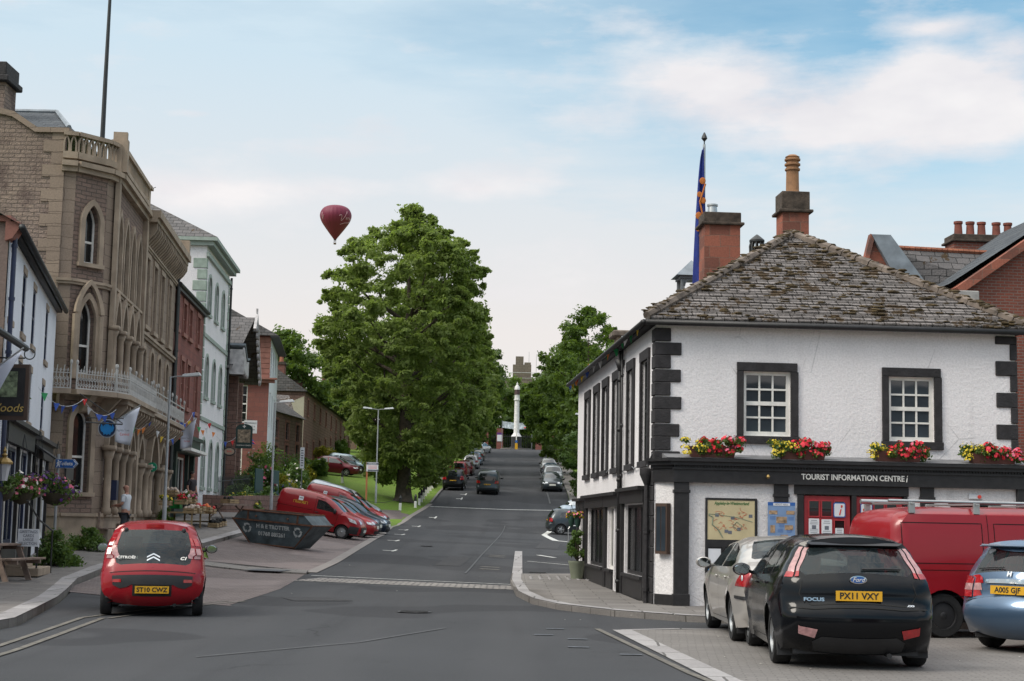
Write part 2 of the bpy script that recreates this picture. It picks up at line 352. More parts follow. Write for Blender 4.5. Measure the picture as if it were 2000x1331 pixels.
# ------------------------------------------------------------ ground materials
def ground_mats():
    n = N('grass_ground'); a = n.noise(.25, 5); b = n.noise(6, 5)
    c = n.mix(n.ramp(a, .3, .7), (.12, .2, .03), (.17, .26, .045)); c = n.mix(n.ramp(n.noise(1.1, 5), .45, .62, 0, .6), c, (.16, .19, .05)); c = n.mix(n.ramp(b, .3, .8), c, (.08, .14, .025)); n.P(Base_Color=c, Roughness=.9, Specular_IOR_Level=.15); n.bump(n.noise(14, 5), .8, .06); MC['grass'] = n.m
    n = N('asphalt'); a = n.noise(.35, 4); sp = n.noise(55, 3)
    c = n.mix(n.ramp(a, .3, .7), (.036, .038, .042), (.047, .049, .054)); c = n.mix(n.ramp(sp, .35, .75), c, (.066, .067, .071))
    sv = n.n('Mapping', i_Scale=(1.2, .06, 1)); n.set(sv.inputs[0], n.obj); c = n.mix(n.ramp(n.noise(1, 4, vec=sv.outputs[0]), .52, .75, 0, .5), c, (.028, .028, .031))
    vo = n.n('TexVoronoi', feature='DISTANCE_TO_EDGE', i_Scale=.16); wv = n.n('VectorMath', operation='ADD'); nz = n.n('TexNoise', i_Scale=1.1, i_Detail=6); n.set(nz.inputs['Vector'], n.obj); n.set(wv.inputs[0], n.obj); n.set(wv.inputs[1], nz.outputs['Color']); n.set(vo.inputs['Vector'], wv.outputs[0])
    crack = n.math('MULTIPLY', n.ramp(vo.outputs[0], 0, .006, 1, 0), n.ramp(n.noise(.3, 2), .5, .6)); c = n.mix(n.math('MULTIPLY', crack, .6), c, (.016, .016, .018))
    lx = n.n('SeparateXYZ'); n.set(lx.inputs[0], n.obj); lane = n.math('SINE', n.math('MULTIPLY_ADD', lx.outputs[0], 3.2, n.math('MULTIPLY', n.noise(.2, 2), 3))); c = n.mix(n.ramp(lane, -.2, 1, 0, .28), c, (.068, .068, .072)); pt = n.ramp(n.noise(.13, 2), .54, .55); c = n.mix(pt, c, n.mix(.45, c, (.026, .026, .029))); sp2 = n.ramp(n.noise(1.7, 3), .7, .78, 0, .5); c = n.mix(sp2, c, (.028, .028, .03)); gr = n.ramp(n.noise(160, 2), .3, .7, .72, 1.3); c = n.mix(1, c, gr, 'MULTIPLY'); n.P(Base_Color=c, Roughness=.9, Specular_IOR_Level=.15); n.bump(n.noise(90, 3), .35, .012); MC['asphalt'] = n.m
    def paving(name, c1, c2, mort, bw, bh, rot=0, ms=.012, bump=.4, patch=0):
        n = N(name); mp = n.n('Mapping', i_Rotation=(0, 0, rot)); n.set(mp.inputs[0], n.obj)
        wob = n.n('VectorMath', operation='MULTIPLY_ADD'); nz = n.n('TexNoise', i_Scale=1.5, i_Detail=3); n.set(nz.inputs['Vector'], n.obj); n.set(wob.inputs[0], nz.outputs['Color']); wob.inputs[1].default_value = (.06, .06, 0); n.set(wob.inputs[2], mp.outputs[0])
        b = n.n('TexBrick', i_Color1=(*c1, 1), i_Color2=(*c2, 1), i_Mortar=(*mort, 1), i_Scale=1, i_Mortar_Size=ms, i_Mortar_Smooth=.3, i_Brick_Width=bw, i_Row_Height=bh); n.set(b.inputs['Vector'], wob.outputs[0])
        c = n.mix(n.ramp(n.noise(.5, 5), .35, .75, 0, .45), b.outputs[0], sc_(c1, .55)); c = n.mix(1, c, n.ramp(n.noise(30, 4), .2, .8, .8, 1.2), 'MULTIPLY')
        if patch: c = n.mix(n.ramp(n.noise(.22, 3), .52, .56, 0, patch), c, sc_(c2, 1.6))
        n.P(Base_Color=c, Roughness=.8, Specular_IOR_Level=.35); n.bump(n.math('MULTIPLY_ADD', b.outputs['Fac'], -1, n.noise(22, 4)), bump, .015); MC[name] = n.m
    paving('flags', (.155, .142, .134), (.2, .184, .172), (.075, .068, .06), .95, .6)
    paving('setts_dark', (.125, .098, .094), (.175, .142, .137), (.06, .052, .05), .24, .16, ms=.014, patch=.3)
    paving('setts_light', (.165, .153, .145), (.195, .181, .171), (.12, .112, .105), .22, .11, rot=.1, ms=.01, bump=.3, patch=.2)
    paving('cobble_band', (.2, .18, .17), (.3, .28, .26), (.06, .06, .06), .3, .3, ms=.03, bump=.8)
    paving('granite', (.27, .255, .255), (.35, .335, .335), (.09, .085, .08), 1.0, 1.0, rot=.05, ms=.02, bump=.4)
    flat('road_paint', (.5, .5, .48), .7, var=.35, vs=9); flat('yellow_paint', (.11, .1, .085), .75, var=.5, vs=9); flat('kerb_side', (.15, .14, .13), .85, bump=.3)
ground_mats()
b = B(); xs = [-3000, -900, -300, -120, -70]+[-40+2*i for i in range(41)]+[70, 120, 300, 900, 3000]; ys = [-300, -60]+[-20+4*i for i in range(80)]+[320, 360, 420, 500, 700, 1200, 4000]
def gz(x, y): return G(x, y)-.06+(0 if abs(x) < 45 else min(30, (abs(x)-45)*.05)*(1 if y > 60 else 0))
b.add([(x, y, gz(x, y)) for y in ys for x in xs], [(j*len(xs)+i, j*len(xs)+i+1, (j+1)*len(xs)+i+1, (j+1)*len(xs)+i) for j in range(len(ys)-1) for i in range(len(xs)-1)])
struct(b, 'ground', MC['grass'], smooth=180)
ROADL = [(-7.6,-20),(-6.9,20),(-6.9,22.5),(-7.9,28),(-9.2,34),(-9.6,37.8),(-8.6,39.5),(-5.3,42),(-5.45,50),(-5.8,61),(-6.2,77),(-6.75,90),(-6.45,102),(-5.7,114),(-5.45,129),(-5.2,172),(-4.6,210),(-4.6,232)]
ROADR = [(5.6,224),(5.3,185),(4.9,140),(4.6,118),(6,104),(20,100),(45,100),(45,-20)]
road = ROADL+[(-9,236),(-40,239),(-40,246),(40,246),(40,238),(9,236)]+ROADR
drape(road, 0, 'road', MC['asphalt'], step=2)
# setted parking bays on both sides, pavements raised on kerbs
drape([(-5.0,28.6),(-4.88,28.25),(-8.9,31.5),(-9.6,37.8),(-10.2,44),(-9.95,48),(-8.6,46.2),(-5.5,44.6),(-5.3,41),(-5.0,35)], .006, 'parking_setts', MC['setts_dark'], step=1)
drape([(-5.5,44),(-8.6,45.6),(-9.9,51.6),(-10.0,60),(-10.3,66),(-11.0,74),(-10.6,90),(-8.2,104),(-7.2,106.6),(-6.55,104),(-6.8,92),(-6.25,77),(-5.85,61),(-5.5,50)], .006, 'parking_setts', MC['setts_dark'], step=1)
drape([(-5.3,41.6),(-8.25,42.9),(-8.9,44.9),(-5.45,43.3)], .05, 'crossing_ramp', MC['flags'], step=.6, kerb=1)
drape([(1.75,23.95),(2.3,16.55),(4.6,9.5),(9,4),(45,4),(45,25.4),(7.2,25.0),(3,24.5)], .006, 'parking_setts', MC['setts_light'], step=1.5)
drape([(-12,-20),(-7.6,-20),(-6.95,20),(-6.95,22.4),(-7.95,28),(-9.25,34),(-9.7,38),(-10.1,45),(-9.95,51.6),(-10.05,60),(-10.4,66),(-11.1,74),(-11.9,90),(-13.2,98),(-14.6,98),(-13.9,84),(-14,70),(-13,55),(-12,46),(-13,44),(-16,43),(-16,-20)], .11, 'pavement', MC['flags'], step=1.2, kerb=1)
drape([(-13.0,98),(-11.7,90),(-12.6,104),(-14.8,120),(-18.0,150),(-20.5,205),(-21.5,205),(-19.3,150),(-16.4,122),(-14.6,108)], .03, 'path', flat('path_tarmac', (.16, .13, .13), .85, bump=.2), step=1.5)
PAVR = [(.35,65.5),(.1,43.8),(.08,40),(.2,34),(.5,31),(.95,29.2),(1.9,27.4),(3,26.35),(4.5,25.9),(45,25.7),(45,30.9),(9.9,30.4),(2.9,30),(2.0,43.8),(2.0,44.9),(.75,43.9),(.7,65.6)]
drape([(.12,43.85),(.08,40),(.2,34),(.5,31),(.95,29.2),(1.9,27.4),(3,26.35),(4.5,25.9),(45,25.7),(45,31.2),(2.6,31.2),(1.9,44.8),(.5,43.9)], .1, 'pavement', MC['flags'], step=1, kerb=1)
b = B(); ribbon([(.27,43.8),(.24,40),(.37,34.1),(.66,31.1),(1.08,29.35),(2.0,27.58),(3.05,26.5),(4.5,26.05),(20,25.9)], .24, .112, b, .8); struct(b, 'kerb', MC['granite'])
b = B(); ribbon([(.27,43.85),(.45,65.5)], .3, .03, b, 1); struct(b, 'kerb', MC['granite'])
b = B(); ribbon([(-7.9,-20),(-7.15,20),(-7.1,22.4),(-8.1,28),(-9.4,34),(-9.88,38),(-10.28,45),(-10.1,51.6),(-10.2,60),(-10.55,66),(-11.25,74)], .32, .118, b, .8); struct(b, 'kerb', MC['granite'])
b = B(); ribbon([(1.75,23.95),(2.3,16.5),(4.6,9.5)], .3, .012, b, .7); ribbon([(1.75,23.95),(2.6,24.45),(7,25.0),(30,25.3)], .12, .0125, b, .7); struct(b, 'kerb', MC['granite'])
b = B(); ribbon([(-5.3,42.6),(-5.45,50),(-5.82,61.5),(-6.2,77),(-6.8,90.6),(-6.42,102.6),(-5.66,114)], .34, .02, b, 1); struct(b, 'kerb', flat('kerb_worn', (.2, .18, .17), .85, bump=.3))
b = B(); ribbon([(-5.66,114),(-5.4,129),(-5.15,172),(-4.5,215)], .16, .1, b, 2); ribbon([(4.7,118),(4.95,140),(5.35,185),(5.65,224)], .16, .1, b, 2); struct(b, 'kerb', MC['kerb_side'])
drape([(4.75,118),(4.95,140),(5.4,185),(5.7,224),(7.3,224),(7,185),(6.6,140),(6.5,118)], .09, 'pavement', MC['flags'], step=2)
b = B(); ribbon([(-5.0,39.4),(2.2,37.0)], 1.7, .008, b, .5); struct(b, 'crossing_band', MC['cobble_band'])
# markings
pw = B(); py = B(); pb = B()
ribbon([(-5.1,41.2),(.1,39.3)], .1, .012, pw); ribbon([(-5.6,111.9),(3.9,113.6)], .25, .012, pw)
for (x, y) in ((-4.75,60),(-5.35,70),(-5.7,79),(-6.05,87),(-5.75,94),(-5.2,103),(-3.8,123),(-4.0,119)): ribbon([(x, y), (x+.5, y+.15)], .28, .012, pw); ribbon([(x+.4, y-.6), (x+.45, y+1.1)], .1, .014, pw)
ribbon([(2.1,92),(2.5,83),(5,77.5)], .35, .012, pw); ribbon([(2.55,97),(2.1,92)], .3, .013, pw)
for (x, y) in ((1.2,62.5),(3.3,53)): ribbon([(x, y), (x+.6, y-2.2)], .2, .012, pw)
ribbon([(.7,56),(2.2,53.5)], .1, .012, pw)
for x, y in ((-.35,60.5),(-.35,59.2),(-.5,50.2),(-.5,48.6)): ribbon([(x-.35, y), (x+.25, y-.15)], .35, .012, py)
for dx in (0, .32): ribbon([(-5.8+dx,14),(-6.0+dx,18.5),(-6.2+dx,20.9),(-6.5+dx,24.3)], .09, .012, py); ribbon([(-6.5+dx*1.3,24.3),(-5.75+dx,28.3),(-5.25+dx,29.9)], .09, .012, py)
ribbon([(1.38,24.1),(2.0,17.2),(2.7,12)], .09, .012, py)
for (x, y) in ((.75,23.9),(.55,22.6),(1.0,21.9),(1.55,19.5),(.95,20.5)): ribbon([(x-.15, y), (x+.12, y)], .12, .012, pb)
struct(pb, 'road_markings', flat('blue_chalk', (.075, .085, .1), .8, var=.5, vs=9)); struct(pw, 'road_markings', MC['road_paint']); struct(py, 'road_markings', MC['yellow_paint'])
b = B(); ribbon([(-2.2,235.5),(1.0,229.5),(4.0,235.5)], .2, .014, b); struct(b, 'road_markings', MC['road_paint'])
b = B(); 
for i in range(5):
    for j in range(7): b.lathe([(.05, 0), (.035, .015)], (.62+.24*j, 40.2+.55*i, G(1, 41)+.108), 6)
tag(b.build('tactile_paving', MC['granite']), kind='structure')
b = B(); ribbon([(-6.9,42.4),(-5.9,42.15)], .9, .066, b); struct(b, 'drain_grate', flat('iron', (.07, .07, .08), .6, .5))
for poly in ([(-9.2,29.5),(-8.2,28.6)],): pass

# repairs and ironwork in the carriageway
b = B(); ribbon([(-1.2,45),(-1.0,60),(-.6,80),(-.2,100)], .06, .013, b, 2); ribbon([(3.1,118),(3.1,140),(3.3,170)], .12, .013, b, 2)
struct(b, 'road_cracks', flat('tar_seal', (.03, .03, .032), .6, var=.4))
b = B(); ribbon([(-3.5,18),(-1.9,20.6),(-.9,23.6)], .035, .0125, b, .5); struct(b, 'road_scuffs', flat('scuff', (.075, .077, .082), .9, var=.4))
b = B(); ribbon([(-1.9,50),(-1.7,58)], .8, .009, b, 1); ribbon([(1.7,70),(2.4,84)], 1.0, .009, b, 1); ribbon([(-4.3,31),(-3.2,31.4)], 1.3, .009, b, .5); ribbon([(3.0,27.2-2),(6.2,25.5-1.4)], .01, .009, b, 1); struct(b, 'road_patch', flat('patch_tarmac', (.028, .028, .031), .95, var=.3, vs=20, bump=.4, bs=90))
for k, (x, y) in enumerate(((-1.6, 27.5), (.9, 47), (-3.4, 66), (1.4, 34.5), (-8.4, 24.6))):
    b = B(); z = G(x, y)+(.012 if x > -7 else .125); b.lathe([(.3, 0), (.3, .004)], (x, y, z), 24)
    for i in range(-3, 4): b.box(x-.24, x+.24, y+i*.075-.012, y+i*.075+.012, z+.004, z+.01)
    struct(b, 'manhole_cover', flat('cover_iron', (.045, .042, .042), .55, .5, var=.4, vs=12))
b = B()
for _ in range(70):
    x, y = random.choice([(random.uniform(.3, 9), random.uniform(25.8, 26.4)), (random.uniform(-6, 2), random.uniform(17, 60)), (random.uniform(-10, -7.4), random.uniform(26, 40)), (random.uniform(2.2, 7), random.uniform(18, 24.5))]); s = random.uniform(.008, .025); z = G(x, y)+.014+(.1 if (x < -7.9 and y < 34) or (x > 2 and y > 25.9) else 0); b.add([(x-s, y-s, z), (x+s, y-s*.6, z+.004), (x+s*.7, y+s, z), (x-s*.8, y+s*.7, z+.005)], [(0, 1, 2, 3)])
tag(b.build('litter', flat('scrap', (.4, .38, .34), .9, var=.5, vs=2)), 'tiny scattered scraps, grit and gum on the road and paving', 'litter', kind='stuff')
# ------------------------------------------------------------ shared materials
def roughcast(name, c, k=1.0):
    n = N(name); col = n.mix(n.ramp(n.noise(1.1, 6), .4, .72, 0, .5), c, sc_(c, .82)); col = n.mix(n.ramp(n.noise(28, 4), .35, .6, .35, 0), col, sc_(c, .6))
    st = n.n('Mapping', i_Scale=(3, 3, .25)); n.set(st.inputs[0], n.obj); col = n.mix(n.ramp(n.noise(1, 6, vec=st.outputs[0]), .58, .8, 0, .3*k), col, sc_(c, .5))
    vo = n.n('TexVoronoi', feature='DISTANCE_TO_EDGE', i_Scale=.55); n.set(vo.inputs['Vector'], n.obj); ck = n.math('MULTIPLY', n.ramp(vo.outputs[0], 0, .006, .5, 0), n.ramp(n.noise(.8, 3), .5, .58)); col = n.mix(ck, col, sc_(c, .3)); n.P(Base_Color=col, Roughness=.9, Specular_IOR_Level=.2); n.bump(n.math('ADD', n.noise(14, 5), n.math('MULTIPLY', n.noise(45, 3), .5)), .7*k, .018); MC[name] = n.m; return n.m
WHITE = roughcast('white_roughcast', (.8, .77, .78)); WHITE2 = roughcast('white_render', (.74, .76, .8), .4); CREAM = roughcast('cream_render', (.5, .47, .36), .5); PEB = roughcast('pebbledash', (.2, .15, .13), 1.0)
BLK = flat('black_stone', (.02, .018, .02), .75, var=.45, vs=6, bump=.6, bs=25); BLKP = flat('black_paint', (.014, .013, .014), .5, var=.4, vs=8, bump=.12, bs=30)
WP = flat('white_paint', (.72, .7, .66), .5, var=.1, vs=7, bump=.1); GL = glassy('window_glass'); GLB = glassy('window_glass_pale', (.035, .045, .055))
RED = flat('red_paint', (.36, .028, .035), .45, var=.15, vs=5, bump=.05); GREYP = flat('grey_paint', (.16, .17, .18), .5)
SLATE = masonry('slate_mossy', (.225, .203, .195), (.165, .148, .143), (.035, .03, .026), .24, .125, ms=.012, kz=1.0, moss=1.0, bump=.9, stain=.5, soft=.03)
SLATE2 = masonry('slate_grey', (.105, .1, .1), (.15, .14, .14), (.03, .03, .03), .4, .2, ms=.012, moss=.35, bump=.8, soft=.03); SLATEB = masonry('slate_blue', (.06, .068, .08), (.09, .1, .11), (.02, .022, .025), .4, .2, ms=.01, bump=.7, soft=.03)
SAND = masonry('red_sandstone', (.34, .12, .08), (.17, .07, .052), (.2, .13, .1), .5, .28, ms=.008, bump=.35, blotch=(.12, .07, .06))
BRICK = masonry('red_brick', (.24, .075, .05), (.17, .06, .045), (.2, .15, .13), .23, .078, ms=.012, bump=.4, stain=.3)
MOSS = flat('ridge_moss', (.065, .045, .02), .95, var=.6, vs=7, bump=1, bs=12); RIDGE = flat('ridge_stone', (.15, .12, .1), .9, var=.6, vs=3, bump=.6, bs=12)
TERRA = flat('terracotta', (.24, .085, .045), .8, var=.35, vs=3, bump=.2); LEAD = flat('lead', (.2, .23, .26), .5, var=.25, vs=3); METAL = flat('galvanised', (.42, .43, .43), .35, .8); DKMET = flat('dark_metal', (.03, .032, .033), .5, .3)
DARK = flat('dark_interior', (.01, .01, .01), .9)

def rough_ridge(b, p, q, r=.14, n=14):
    p, q = Vector(p), Vector(q); d = (q-p)/n
    for i in range(n):
        a = p+d*i; c = p+d*(i+.96); b.tube([a, c], [r*random.uniform(.85, 1.15), r*random.uniform(.85, 1.15)], 7)
def moss_clumps(par, pts, name='moss_clump', smin=.05, smax=.13):
    b = B()
    for p, nrm in pts:
        s = random.uniform(smin, smax)
        for _ in range(3): b.ball((p[0]+random.uniform(-s, s), p[1]+random.uniform(-s, s)*.4, p[2]+random.uniform(-.3, .3)*s), s*random.uniform(.5, 1), 6, 4, (1.3, .7, .36))
    return tag(b.build(name, MOSS, par, smooth=180), kind='stuff')
def chimney(par, x, y, w, d, z0, z1, mat, cap=.3, name='chimney', over=.09):
    b = B(); b.box(x-w/2, x+w/2, y-d/2, y+d/2, z0, z1-cap); c = b.build(name, mat, par)
    b = B(); o = over; b.box(x-w/2-o, x+w/2+o, y-d/2-o, y+d/2+o, z1-cap, z1-cap+.07); b.box(x-w/2-.02, x+w/2+.02, y-d/2-.02, y+d/2+.02, z1-cap+.07, z1)
    b.build('chimney_cap', flat('sooty_stone', (.06, .045, .035), .95, var=.5, vs=6, bump=.8, bs=12), c, bevel=.015); return c
def pot(c, x, y, z, r, h, mat=None, kind=0):
    b = B()
    if kind == 0: b.lathe([(r*1.15, 0), (r*1.15, h*.08), (r, h*.14), (r*.85, h*.82), (r*1.05, h*.86), (r*1.05, h), (r*.8, h), (r*.8, h*.8)], (x, y, z), 14, cap=False)
    elif kind == 1:
        b.lathe([(r*1.35, 0), (r*1.2, .08), (r, .12), (r*.95, h*.6), (r*1.15, h*.62), (r*1.15, h*.66), (r*.95, h*.68), (r*.95, h*.72), (r*1.2, h*.74), (r*1.2, h*.78), (r*.95, h*.8), (r*.95, h*.84), (r*1.2, h*.86), (r*1.2, h*.9), (r*.98, h*.92), (r*1.1, h*.95), (r*.6, h), (0.01, h)], (x, y, z), 16)
    return b.build('chimney_pot', mat or TERRA, c, smooth=40)
def quoins(par, x, z0, z1, side, y0=-.03, y1=.3, mat=BLK, big=.5, small=.3, h=.26, first=0):
    b = B(); z = z0; i = first
    while z < z1-.05:
        w = (big if i % 2 else small)*random.uniform(.95, 1.03); a, c = (x, x+w) if side > 0 else (x-w, x); e = .0 if i % 2 else .004
        b.box(a, c, y0-e, y1, z+.006, min(z+h*(.97 if i % 2 else 1.03), z1)-.006); z += h; i += 1
    return b.build('quoins', mat, par, bevel=.012)

# ------------------------------------------------------------ corner building with the information centre
t = facade('corner_building', 'white roughcast corner building with black quoins and mossy hipped slate roof, tourist information centre', 'building', (2.78, 30), (9.85, 30.45), 0)
W0, L0, E0 = 7.09, 13.85, 5.5
GLS = glassy('dull_glass', (.008, .009, .01), .25, spec=.08)  # side panes: dark, rough glass with little specular, so less sky reflects
up_f = [(1.71, 2.63, 3.33, 4.58), (4.56, 5.46, 3.29, 4.55)]
b = B(); wall(b, 0, W0, 0, E0, up_f, .22)
front = b
side_w = [(.83, 1.72), (2.88, 3.68), (5.2, 6.08), (7.15, 8.03), (8.95, 9.85), (10.9, 11.85)]
SM = Matrix.Translation((0, L0, 0)) @ Matrix.Rotation(-PI/2, 4, 'Z')   # side wall frame: u from far corner to near corner
def su(s): return L0-s
shops = [(1.25, 4.05, .55, 2.0), (4.95, 5.75, .1, 2.0), (5.95, 6.9, .55, 2.0), (7.55, 10.9, .55, 2.0), (11.8, 12.9, .1, 1.95)]
sb = B(SM); wall(sb, 0, L0, 0, E0, t=.12, holes=[(su(c), su(a), 2.85, 4.87) for a, c in side_w]+[(su(c), su(a), d, e) for a, c, d, e in shops])
front.v += []; o = len(front.v); front.v += sb.v; front.f += [tuple(i+o for i in f) for f in sb.f]
front.quad((W0, 0, 0), (W0, L0, 0), (W0, L0, E0), (W0, 0, E0)); front.quad((0, L0, 0), (W0, L0, 0), (W0, L0, E0), (0, L0, E0))
front.build('wall', WHITE, t)
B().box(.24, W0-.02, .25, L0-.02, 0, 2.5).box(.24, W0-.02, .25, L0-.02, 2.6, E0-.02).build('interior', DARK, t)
quoins(t, -.03, 2.75, E0-.1, 1, -.035, .3, first=1, big=.52, small=.33, h=.262)
quoins(t, W0+.03, 2.75, E0-.1, -1, -.035, .3, first=1, big=.42, small=.14, h=.31)
qb = B(SM); z = 2.75; i = 0
while z < E0-.15: qb.box(L0-.0-(.3 if i % 2 else .16), L0-.004, -.033-(i % 2)*.004, -.001, z+.006, z+.255); z += .262; i += 1
qb.build('quoins', BLK, t, bevel=.008)
for x0, x1, z0, z1 in up_f:
    b = B(); q = .13; b.box(x0-q, x1+q, -.05, .03, z1, z1+.17); b.box(x0-q, x0, -.046, .03, z0, z1); b.box(x1, x1+q+.02, -.046, .03, z0, z1); b.box(x0-q-.02, x1+q+.04, -.06, .03, z0-.15, z0)
    s_ = b.build('window_surround', BLK, t, bevel=.008)
    window(t, x0, x1, z0, z1, 3, 4, .07, WP, GLB, .07, .035)
for a, c in side_w:
    b = B(SM); x0, x1 = su(c), su(a); b.box(x0-.16, x1+.16, -.05, .02, 4.87, 5.07); b.box(x0-.14, x0, -.046, .02, 2.85, 4.87); b.box(x1, x1+.14, -.046, .02, 2.85, 4.87); b.box(x0-.14, x1+.14, -.08, .02, 2.73, 2.85)
    b.build('window_surround', BLK, t)
    s = thing('window', None, None); s.parent = t; s.matrix_local = SM; bpy.data.objects.remove(s)
    w_ = window(t, x0, x1, 2.85, 4.87, 2, 4, .05, DKMET, GLS, .05, .025); w_.matrix_local = SM
# side shopfronts
b = B(SM); 
for a, c, z in ((.9, 4.3, 2.2), (4.6, 7.2, 2.15), (7.25, 11.2, 2.15), (11.5, 13.3, 2.1)):
    b.box(su(c), su(a), -.1, -.002, z-.17, z+.08); b.box(su(c)-.03, su(a)+.03, -.2, -.002, z+.08, z+.15)
    b.box(su(c), su(c)+.14, -.07, -.002, 0, z-.17); b.box(su(a)-.14, su(a), -.07, -.002, 0, z-.17)
for a, c in ((1.25, 4.05), (5.95, 6.9), (7.55, 10.9)): b.box(su(c), su(a), -.05, -.002, .02, .5); b.box(su(c)-.03, su(a)+.03, -.1, -.002, .5, .56)
b.build('shopfront', BLKP, t)
for a, c, d, e in shops:
    k = max(1, int((c-a)/.75)); w_ = window(t, su(c), su(a), d, e, k, 1, .06, BLKP if a != 5.95 else WP, GLS, .06, .06); w_.matrix_local = SM
# roof
b = B(); ov = .22; zx = E0+.03; ax, ay, azp = W0/2, 3.55, 7.93
P_ = [(-ov, -ov, zx), (W0+ov, -ov, zx), (W0+ov, L0+ov, zx), (-ov, L0+ov, zx), (ax, ay, azp), (ax, L0+ov, azp)]
b.add(P_+[(p[0], p[1], p[2]-.06) for p in P_[:4]], [(0, 1, 4), (1, 2, 5, 4), (3, 0, 4, 5), (0, 1, 7, 6), (1, 2, 8, 7), (2, 3, 9, 8), (3, 0, 6, 9), (6, 7, 8, 9), (2, 3, 5)])
rf = b.build('roof', SLATE, t)
b = B(); rough_ridge(b, (-ov, -ov, zx+.05), (ax, ay, azp+.05), .1, 17); rough_ridge(b, (W0+ov, -ov, zx+.05), (ax, ay, azp+.05), .1, 17); rough_ridge(b, (ax, ay, azp+.06), (ax, L0+ov, azp+.06), .11, 18)
b.build('ridge_stones', RIDGE, rf, smooth=50)
# courses of real slates standing proud of the roof plane, on the hip that faces the square
sv = B(); rows = 33
for j in range(rows):
    t0 = j/rows; t1 = (j+1.25)/rows
    xl, xr = lerp(-ov, ax, t0)+.02, lerp(W0+ov, ax, t0)-.02; x = xl; wd = lerp(.26, .15, t0)
    while x < xr-.05:
        w1 = min(wd*random.uniform(.6, 1.25), xr-x); y0, z0 = lerp(-ov, ay, t0), lerp(zx, azp, t0); y1, z1 = lerp(-ov, ay, t1), lerp(zx, azp, t1); k = random.uniform(.012, .03); k0 = random.uniform(0, .012)
        xa, xb = x, x+w1-.008
        sv.add([(xa, y0-.02, z0+k+.012), (xb, y0-.02, z0+k+.012+k0), (min(xb, ax+(W0+ov-ax)*(1-t1)), y1, z1+.006), (max(xa, ax-(ax+ov)*(1-t1)), y1, z1+.006), (xa, y0-.02, z0+k-.012), (xb, y0-.02, z0+k-.012)], [(0, 1, 2, 3), (0, 1, 5, 4)]); x += w1
sv.build('slates', SLATE, rf)
pts = []
for _ in range(190):
    u = random.random()**1.5*.88; x = lerp(lerp(-ov, ax, u), lerp(W0+ov, ax, u), random.uniform(.03, .97)); pts.append(((x, lerp(-ov, ay, u), lerp(zx, azp, u)+.04), 0))
for _ in range(190):
    u = random.random(); s_ = random.random() < .55; pts.append(((lerp(W0+ov, ax, u) if s_ else lerp(-ov, ax, u), lerp(-ov, ay, u), lerp(zx, azp, u)+.13), 0))
for _ in range(16): pts.append(((random.uniform(W0-.6, W0+ov), -ov, zx+random.uniform(0, .12)), 0))
moss_clumps(rf, pts, smin=.03, smax=.095)
b = B(); b.tube([(-ov-.03, -ov-.06, zx-.08), (W0+ov, -ov-.06, zx-.08)], .055, 8); b.tube([(-ov-.06, -ov-.06, zx-.08), (-ov-.06, L0+ov, zx-.08)], .055, 8); b.box(-ov+.02, W0+ov, -ov+.03, -.003, zx-.1, zx-.062); b.box(-ov+.03, -.003, 0, L0, zx-.1, zx-.062)
b.build('gutter', BLKP, t, smooth=40)
def pipe(b, x, y, z0, z1, r=.045, n=8):
    b.tube([(x, y, z0), (x, y, z1)], r, n); z = z0+.3
    while z < z1: b.lathe([(r*1.35, 0), (r*1.35, .07)], (x, y, z), n); z += 1.1
b = B(); pipe(b, -.09, 4.45, .02, 5.4); b.lathe([(.05, -.25), (.13, 0)], (-.09, 4.45, 5.2), 8); pipe(b, -.08, 4.2, 2.3, 5.4, .025); b.build('downpipe', BLKP, t, smooth=40)
b = B(); pipe(b, -.1, .35, .02, 2.6, .05); b.lathe([(.05, -.2), (.14, 0), (.14, .12)], (-.1, .35, 2.55), 10); b.build('downpipe', BLK, t, smooth=40)
b = B(); b.tube([(-.04, .1, 2.95)]+[(-.05, .6*i, 2.78-.06*math.sin(i*2.1)) for i in range(1, 15)], .012, 5); b.build('cable', GREYP, t)
# ground-floor shopfront that projects towards the square
D = -.5; b = B()
wall(b, .57, 2.76, .0, 2.4, [(.91, 1.9, .1, 2.1)], .06, D+.1); wall(b, 4.72, 6.9, 0, 2.4, [(5.62, 6.55, 1.15, 2.07)], .15, D+.1)
b.quad((.02, -.02, .3), (.3, D+.1, .3), (.3, D+.1, 2.4), (.02, -.02, 2.4)); b.build('wall', roughcast('white_pebbledash', (.76, .73, .73), 1.3), t)
b = B(); b.prism([(.0, -.03), (.3, D+.08), (.32, D+.2), (.1, 0)], 0, .3, 'xy'); b.box(.3, .58, D, D+.25, 0, 2.4); b.box(.28, .6, D-.02, D+.27, 0, .32); b.box(.28, .6, D-.02, D+.27, 2.2, 2.26); b.box(2.21, 2.48, D+.04, D+.25, 0, 2.4); b.box(2.19, 2.5, D+.02, D+.25, 2.16, 2.22); b.box(5.03, 5.29, D+.04, D+.25, 0, 2.4); b.box(5.01, 5.31, D+.02, D+.25, 2.16, 2.22); b.box(6.9, 7.12, D, D+.25, 0, 2.4)
b.box(2.66, 2.78, D+.06, D+.25, 0, 2.22); b.box(3.7, 3.79, D+.05, D+.2, 0, 2.22); b.box(4.71, 4.78, D+.06, D+.25, 0, 2.22); b.box(2.6, 4.8, D+.05, D+.3, 2.22, 2.4); b.box(5.58, 6.6, D+.07, D+.2, 2.07, 2.16)
b.build('pilasters', BLKP, t, bevel=.006)
b = B(); b.box(.27, 7.15, D-.03, -.003, 2.4, 2.64); b.box(.25, 7.17, D-.06, -.003, 2.64, 2.68); b.box(.2, 7.22, D-.11, -.003, 2.72, 2.79); b.box(.15, 7.26, D-.17, -.003, 2.79, 2.85); b.box(.27, 7.15, D-.04, -.003, 2.68, 2.72)
x = .27
